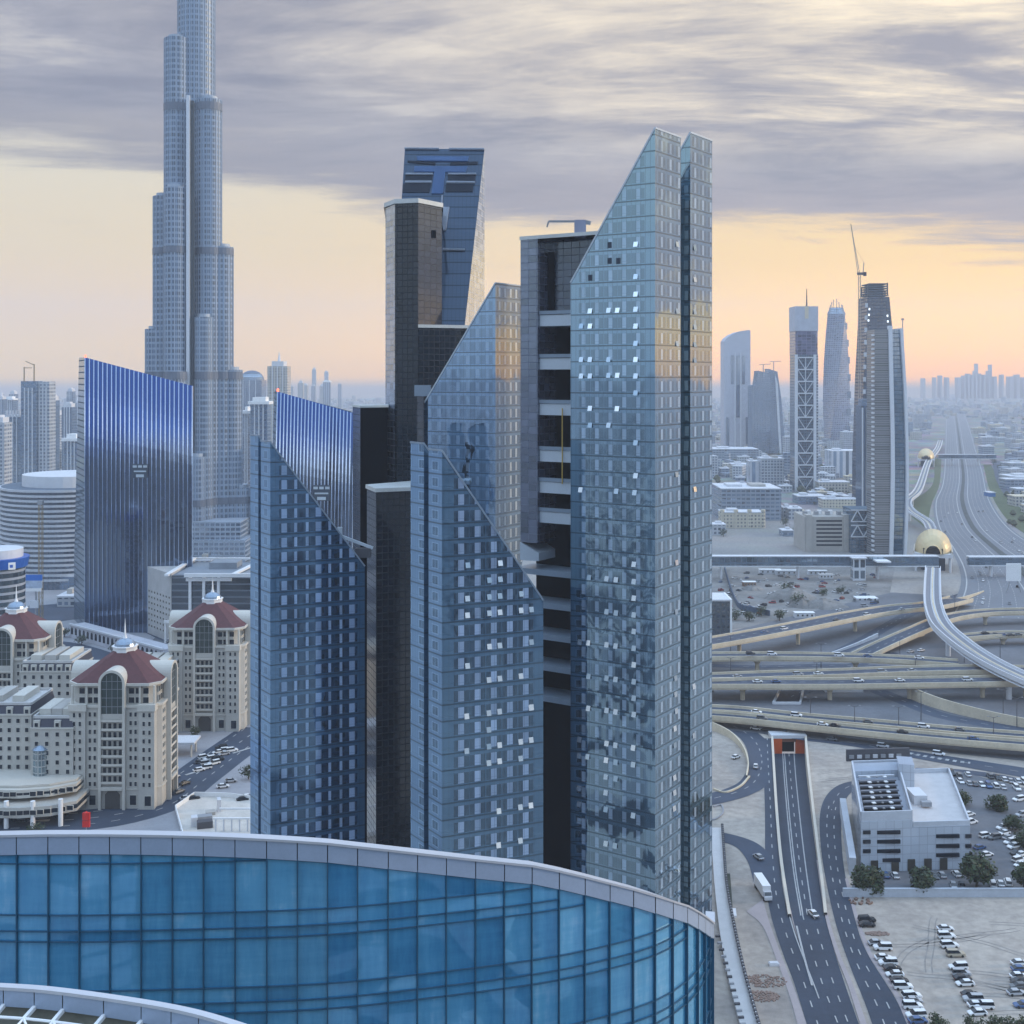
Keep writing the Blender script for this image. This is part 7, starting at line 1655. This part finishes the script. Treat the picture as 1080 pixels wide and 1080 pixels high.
zb_ = lambda x, y: (x/6, 700+(y+5)/6)
lot([(50, 955), (82, 975), (118, 985), (152, 990), (188, 965), (228, 955), (272, 978), (325, 958), (385, 965)], 'the row parked under the podium', .2, ['white', 'silver', 'black', 'black', 'white', 'white', 'black', 'white', 'black'], 'cars under the podium', False, zb_, .4)
# parking ground behind the hotels and the dusty yard
rp_ = random.Random(8)
its = [(px+rp_.uniform(-1, 1), 662+row*6+px*.012+rp_.uniform(-.6, .6)) for row in range(4) for px in range(178, 262, 8)]
for k, (px, py) in enumerate(its):
    if rp_.random() < .2: continue
    c = rp_.choice(('white', 'silver', 'black', 'grey', 'white', 'blue')); g = G(px, py); g.z = .07
    car('small %s car in the crowded parking ground behind the right hotel' % c, g, 1.3+rp_.uniform(-.2, .2), c, False, 'crowded %s cars' % c, False)
for k in range(110):
    px, py = rp_.uniform(758, 925), rp_.uniform(602, 650)
    if py > 656-(px-750)*.085: continue
    c = rp_.choice(('white', 'silver', 'black', 'grey', 'white', 'blue', 'red')); g = G(px, py); g.z = .07
    car('small %s car among the sheds of the dusty yard' % c, g, rp_.uniform(0, 3.1), c, rp_.random() < .5, 'yard %s cars' % c, False)
for k, (px, py, w_, h_, d_, lb) in enumerate(((812, 605, 16, 3.2, 4, 'long white site cabin below the dark footbridge, left'), (829, 606, 16, 3.2, 4, 'long white site cabin below the dark footbridge, right'), (862, 606, 14, 3, 4, 'white site cabin under the stair block'), (871, 610, 10, 3, 4, 'shorter white site cabin right of the stair block'), (848, 651, 12, 3, 5, 'pale site shed near the upper flyover'), (790, 618, 9, 3, 5, 'rusty brown site shed in the left of the yard'), (913, 632, 14, 1.2, 9, 'flat pale slab stack at the right of the yard'))):
    g = G(px, py); r = thing('site_cabin', lb, 'site cabin', g); m_ = MB(); m_.box(g+Z3*h_/2, (w_, d_, h_)); m_.build('wall', pm('rust wall', (.22, .12, .07), .8) if k == 5 else PALE, r); m_ = MB(); m_.box(g+Z3*(h_+.12), (w_+.5, d_+.5, .24)); m_.build('roof', WHITE, r)
    for i in range(4): inst(wmesh(1.0, 1.0), 'window', r, g+Vector((-w_*.36+i*w_*.24, -d_/2-.02, min(1.7, h_*.55))))
yw = catmull([G(764, 600), G(768, 615), G(775, 635), G(783, 644), G(800, 647), G(812, 650)], 20); m_ = MB()
for p, q in zip(yw[:-1], yw[1:]): m_.bar(p+Z3*1.8, q+Z3*1.8, .5, 3.6)
tag(m_.build('boundary_wall', pm('dark slate wall', (.06, .09, .14), .7), loc=yw[0]), 'dark angled site wall round the left of the dusty yard', 'wall')
for k, (px, py, r_, h_, lb) in enumerate(((835, 632, 16, 7, 'large grey rubble mound in the middle of the dusty yard'), (868, 640, 14, 5, 'lower sandy mound right of the big rubble heap'), (793, 622, 7, 3, 'small brown mound in the left of the yard'), (846, 640, 9, 6, 'dark mound in front of the big rubble heap'))):
    g = G(px, py); mb = MB(); rg = random.Random(k); NU, NV = 18, 6
    rows = [[g+Vector((math.cos(2*math.pi*i/NU)*r_*(1-(j/NV))*(1+.25*math.sin(3*i+k)), math.sin(2*math.pi*i/NU)*r_*.8*(1-(j/NV))*(1+.2*math.sin(2*i)), h_*(1-(1-j/NV)**2)*(.85+.3*rg.random()) if j else -.2)) for i in range(NU)] for j in range(NV+1)]
    for j in range(NV):
        for i in range(NU): mb.poly([rows[j][i], rows[j][(i+1) % NU], rows[j+1][(i+1) % NU], rows[j+1][i]])
    tag(mb.build('rubble_mound', pm('rubble', (.21, .20, .19) if k % 2 == 0 else (.30, .27, .22), .95, .5, .2), loc=g, smooth=True), lb, 'mound')

# vehicles on the roads
def lorry(label, g, rz, L, h):
    r = thing('box_truck', label, 'truck', g); r.rotation_euler = (0, 0, rz); g = Vector(g)
    def pt(mb, n_, m_): o = bpy.data.objects.new(n_, mb.mesh(n_, m_)); COL.objects.link(o); o.parent = r
    b = MB(); b.box((-.9, 0, h/2+.55), (L-2, 2.4, h-.6)); pt(b, 'cargo_box', WHITE); b = MB(); b.box((-.9, 0, .75), (L-2, 2.0, .4)); pt(b, 'chassis', DSTEEL)
    b = MB(); sect(b, [[Vector((x, -1.1, .5)), Vector((x, -1.1, z)), Vector((x, 1.1, z)), Vector((x, 1.1, .5))] for x, z in ((L/2-2.0, 2.6), (L/2-.9, 2.6), (L/2-.3, 1.6), (L/2, 1.4))]); pt(b, 'cab', PALE)
    b = MB(); b.poly([(L/2-.86, -1, 2.5), (L/2-.28, -1, 1.7), (L/2-.28, 1, 1.7), (L/2-.86, 1, 2.5)]); b.poly([(L/2-.84, -1, 2.5), (L/2-.26, -1, 1.7), (L/2-.26, 1, 1.7), (L/2-.84, 1, 2.5)][::-1]); pt(b, 'windscreen', CGL)
    for x in (-L/2+1.4, -L/2+2.6, L/2-1.1):
        for s in (-1, 1): b = MB(); b.tube((x, s*1.1-.15, .5), (x, s*1.1+.15, .5), .5, 14); pt(b, 'wheel', TYRE)
g = G(804.8, 943); g.z = .1; lorry('white box truck on the left carriageway beside the sandy strip', g, R(-86), 11.5, 3.6)
for px, py, rz, c, lb in ((857.5, 966, 1.75, 'white', 'white car driving alone on the middle carriageway'), (800, 906, 1.9, 'silver', 'silver car joining the left carriageway from the side road'), (776, 800, .8, 'white', 'white car on the loop ramp beside the tallest tower'), (797, 810, 1.4, 'white', 'white car at the merge below the loop ramp'), (748, 730, 0, 'grey', 'grey car under the wide flyover beside the tallest tower')):
    g = G(px, py); g.z = .22; car(lb, g, rz, c, False, None, True)
for k, (x, y) in enumerate(((950, 408), (985, 412), (1010, 414), (1035, 415), (1060, 413))):
    g = Gz7(x, y, 5.6); car(ORDN[k]+' car from the left in the queue on the short flyover, right edge', g, .05, ('black', 'grey', 'blue', 'black', 'grey')[k], False, None, False)
for x, y, c, lb in ((700, 470, 'silver', 'silver car on the junction floor beside the metro pier'), (735, 466, 'white', 'white car on the junction floor beside the metro pier')):
    g = Gz7(x, y, .3); car(lb, g, .6, c, False, None, False)
rf_ = random.Random(77)
FLY = [(lambda f: (60+f*700, 478+(15*f*f)), 10, 'narrow straight flyover'), (lambda f: (40+f*800, 556-f*26), 8.2, 'rear deck of the wide flyover'), (lambda f: (40+f*900, 573-f*8), 7.8, 'front deck of the wide flyover'), (lambda f: (80+f*860, 664+f*76), 5.05, 'rear lane of the low flyover'), (lambda f: (80+f*860, 684+f*82), 4.75, 'nearest lane of the low flyover'), (lambda f: (140+f*560, 417-f*94), 9.6, 'uppermost curved flyover'), (lambda f: (60+f*860, 712+f*120), .2, 'ground road below the low flyover')]
for fn, z, nm_ in FLY:
    for j in range(5):
        f = (j+rf_.uniform(.1, .9))/5; g = Gz7(*fn(f), z); e = Gz7(*fn(min(1, f+.03)), z); cl = rf_.choice(('white', 'silver', 'black', 'grey', 'white', 'blue')); g.z = z+.05
        car('%s car on the %s, %s from the left' % (cl, nm_, ORDN[j]), g, math.atan2(e.y-g.y, e.x-g.x), cl, rf_.random() < .4, None, False)
rh = random.Random(14)
for k in range(40):
    f = rh.choice((.08, .155, .225, .295, .365, .635, .705, .775, .845)); c = hc(f); i = rh.randrange(30, 59); p = c[i]; d = c[i+1]-c[i]; cl = rh.choice(('white', 'silver', 'black', 'grey'))
    car('small %s car far down the wide highway' % cl, Vector((p.x, p.y, .34)), math.atan2(d.y, d.x), cl, False, 'highway %s cars' % cl, False)

# ------------------------------------------------------------------ white office with the sunken roof court
of2 = thing('white_office', 'white panelled office with a gridded roof court and dark strip windows', 'office', (105, 371, 0))
FL, FR_, BR, BL = Vector((105, 371, 0)), Vector((139, 374, 0)), Vector((150.5, 424.5, 0)), Vector((116, 421, 0))
mid = lambda f: FL.lerp(FR_, f); midb = lambda f: BL.lerp(BR, f)
PANELM = facade('white wall panels', (.34, .37, .43), (.50, .55, .62), 2.6, 2.6, (.035, .965), (.035, .965), .03, gv=.12)
hl_, hr_ = 18.2, 14.2; f_ = .47
m_ = MB(); m_.prism([v.xy for v in (FL, mid(f_), midb(f_), BL)], 0, 15.4); m_.build('left_block', PANELM, of2)
m_ = MB(); m_.prism([v.xy for v in (mid(f_)+Vector((.02, .1, 0)), FR_, BR, midb(f_)+Vector((.02, 0, 0)))], 0, hr_-1); m_.build('right_block', [PANELM, PANELM], of2)
def upstand(pts, z0, z1, th, name, mt, close=True):
    m_ = MB(); q = pts+([pts[0]] if close else [])
    for a, b in zip(q[:-1], q[1:]): m_.bar(a+Z3*(z0+z1)/2, b+Z3*(z0+z1)/2, th, z1-z0)
    return m_.build(name, mt, of2)
ins = lambda a, b, c, d, k: [v.lerp((a+b+c+d)/4, k) for v in (a, b, c, d)]
upstand(ins(FL, mid(f_), midb(f_), BL, .02), 15.2, hl_, .5, 'parapet', pm('office parapet', (.52, .55, .60), .6)); upstand(ins(mid(f_), FR_, BR, midb(f_), .02), hr_-1.2, hr_+.5, .5, 'parapet', MATS['office parapet'])
m_ = MB(); q = ins(mid(f_), FR_, BR, midb(f_), .03); m_.poly([v+Z3*(hr_-.94) for v in q]); m_.build('roof_deck', pm('pale pinkish roof', (.52, .50, .50), .8, .14, .3), of2)
m_ = MB(); q = [FL.lerp(BL, .80), mid(f_).lerp(midb(f_), .80), mid(f_).lerp(midb(f_), .98), FL.lerp(BL, .98)]; m_.prism([v.xy for v in ins(*q, .05)], 15.4, 17.6); m_.build('plant_room', PANELM, of2)
cA = [FL.lerp(BL, .08).lerp(mid(f_).lerp(midb(f_), .08), .10), FL.lerp(BL, .08).lerp(mid(f_).lerp(midb(f_), .08), .86), FL.lerp(BL, .76).lerp(mid(f_).lerp(midb(f_), .76), .86), FL.lerp(BL, .76).lerp(mid(f_).lerp(midb(f_), .76), .10)]
m_ = MB(); m_.poly([v+Z3*15.45 for v in cA]); m_.build('court_floor', BLACK, of2)
for k in range(8):
    a, b = cA[0].lerp(cA[3], k/7.0), cA[1].lerp(cA[2], k/7.0); m_ = MB(); m_.bar(a+Z3*16.6, b+Z3*16.6, 1.15 if 0 < k < 7 else .8, .5); m_.build('louvre', pm('grey louvre', (.16, .17, .20), .5) if 0 < k < 7 else PALE, of2)
for i in (.27, .5, .72):
    for k in range(7):
        p = cA[0].lerp(cA[3], (k+.5)/7).lerp(cA[1].lerp(cA[2], (k+.5)/7), i); m_ = MB(); m_.box(p+Z3*17.0, (1.1 if i != .5 else .6, 1.1 if i != .5 else .6, .3), .2); m_.build('roof_light', WHITE if i != .5 else STEEL, of2)
p = midb(.52).lerp(mid(.52), .2); m_ = MB(); m_.box(p+Z3*17, (5, 9, 7.5), -.22); m_.build('stair_head', PANELM, of2)
a, b = BL+Vector((-1, 3, 0)), midb(.62)+Vector((0, 3, 0)); m_ = MB(); m_.bar(a+Z3*19, b+Z3*19, .8, 4); m_.build('rear_screen', DSTEEL, of2)
for k in range(7): p = a.lerp(b, (k+.6)/8); m_ = MB(); m_.box(p+Vector((0, -.6, 18.6)), (1.6, .3, 1.2)); m_.build('screen_panel', PALE if k % 2 else STEEL, of2)
p = mid(.58).lerp(midb(.58), .45); m_ = MB(); m_.box(p+Z3*(hr_+.6), (4.2, 8, 3)); m_.build('roof_box', PALE, of2); m_ = MB(); m_.box(p+Vector((1, -6, hr_+.3)), (3, 2, 1.4)); m_.build('roof_unit', STEEL, of2)
WSTR = DARKW
for x0, x1, rows in ((910, 918, (877.6, 887.4, 897.4)), (924.7, 949.4, (877.6, 887.4, 897.4)), (930.5, 949.4, (907,)), (987, 1011.7, (881.6, 892, 901.6)), (1018, 1024.3, (881.6, 892, 901.6))):
    for y in rows:
        Yf = 371+3*((x0+x1)/2-908)/119; a, b = P(x0, y, Yf), P(x1, y, Yf); m_ = MB(); m_.span(a.x, b.x, Yf-.35, Yf+.6, a.z-.55, a.z+.55); m_.build('strip_window', WSTR, of2)
for x in (922, 944, 961, 978.5, 995): 
    Yf = 371+3*(x-908)/119; a = P(x, 914, Yf); m_ = MB(); m_.span(a.x-1.1, a.x+1.1, Yf-.4, Yf+.5, .1, 3.6); m_.build('entrance_opening', pm('brown doorway', (.05, .045, .035), .5), of2)
m_ = MB(); m_.bar(FL+Vector((-3, -2, .3)), BL+Vector((-3, 0, .3)), 2, 10); m_.build('side_wall', pm('office parapet', (.52, .55, .60)), of2)
m_ = MB(); p, q = G(889, 946), G(1130, 946); m_.bar(p+Z3*1.1, q+Z3*1.1, .5, 2.4); m_.bar(p+Z3*2.4, q+Z3*2.4, .8, .25)
tag(m_.build('boundary_wall', pm('pale blue wall', (.46, .50, .56), .7), loc=p), 'long pale boundary wall between the white office and the sandy lot', 'wall')
m_ = MB(); ROCK = pm('brown debris', (.20, .13, .10), .9, .4, .5); rg = random.Random(4)
g = G(905, 951)
for k in range(16): m_.box(g+Vector((rg.uniform(-2.5, 3.5), rg.uniform(-2, 2), .2)), (rg.uniform(.4, 1.4), rg.uniform(.3, .9), rg.uniform(.2, .7)), rg.uniform(0, 3))
tag(m_.build('debris_pile', ROCK, loc=g), 'heap of brown debris at the left end of the boundary wall', 'debris')
for px, py, rx, ry, lb in ((806, 1035, 5.5, 3.2, 'brown rubble patch on the sandy strip beside the walkway'), (804, 1051, 4.2, 2.6, 'smaller brown rubble patch on the sandy strip, nearer'), (925, 985, 3.2, 1.2, 'low brown scrap heap behind the first cars of the sandy lot')):
    g = G(px, py); m_ = MB()
    for k in range(170): a_, b_ = rg.uniform(0, 6.28), rg.random()**.5; m_.box(g+Vector((math.cos(a_)*rx*b_, math.sin(a_)*ry*b_, .12)), (rg.uniform(.2, .7), rg.uniform(.2, .6), rg.uniform(.06, .3)), rg.uniform(0, 3))
    tag(m_.build('rubble_heap', pm('brown rubble', (.24, .17, .14), .9, .3, .5), loc=g), lb, 'rubble')
# ------------------------------------------------------------------ walkway along the foot of the tallest tower
wl = catmull([G(*q) for q in ((748, 876), (751, 900), (754, 940), (759, 985), (767, 1030), (778, 1075), (786, 1105))], 40); wr = catmull([G(*q) for q in ((762, 876), (764, 905), (767, 940), (775, 985), (785, 1030), (797, 1075), (806, 1105))], 40)
ww = thing('raised_walkway', 'pale raised walkway with a dotted railing along the tower foot', 'walkway', wl[20]); up_ = Z3*1.0
m_ = MB(); m_.strip([v+up_ for v in wl], [v+up_ for v in wr]); m_.strip([v+up_ for v in wr], list(wr)); m_.strip(list(wl), [v+up_ for v in wl]); m_.build('deck', pm('walkway slabs', (.55, .53, .52), .8, .12, .3), ww)
m_ = MB()
for p, q in zip(wr[:-1], wr[1:]): m_.bar(p+Z3*1.5, q+Z3*1.5, .35, .9)
m_.build('kerb_wall', PALE, ww); acc = 0; n_ = 0; last = None
for p, q in zip(wr[:-1], wr[1:]):
    L = (q-p).length; s_ = 0
    while s_ < L:
        if acc <= 0:
            c = p.lerp(q, s_/L); n_ += 1
            if n_ <= 95: m_ = MB(); m_.box(c+Vector((-.1, 0, 1.98)), (.75, .8, .5)); m_.build('planter_box', DSTEEL, ww)
            acc = 1.75
        s_ += .25; acc -= .25
for k in range(14):
    p = G(*(757+k*2.05, 992+k*7.2)); m_ = MB(); m_.box(p+Z3*1.2, (1.3, .6, .5), .1); m_.build('bench' if k % 2 else 'seat_wall', STEEL if k % 2 else DSTEEL, ww)
pl_ = thing('planter_strip', 'dark planted strip behind the walkway railing, broken by a pale step', 'planter', G(768, 945))
for pts_ in (((766, 923), (770, 923), (772.5, 957), (768, 957)), ((769.5, 972), (775, 972), (783, 1014), (778, 1014))):
    m_ = MB(); m_.prism([G(*q).xy for q in pts_], 0, .5); m_.build('planting_bed', pm('dark soil planting', (.05, .055, .04), .9, .4, .6), pl_)
m_ = MB(); m_.prism([G(*q).xy for q in ((767, 960), (776, 960), (777, 968), (769, 968))], 0, .6); m_.build('step', PALE, pl_)
g = G(816, 1018); m_ = MB(); m_.box(g+Z3*.3, (2.6, 1.4, .6), .1); m_.box(g+Z3*.7, (2.2, 1.1, .25), .1); tag(m_.build('concrete_block', PALE, loc=g), 'single pale concrete block lying on the sandy strip', 'block')
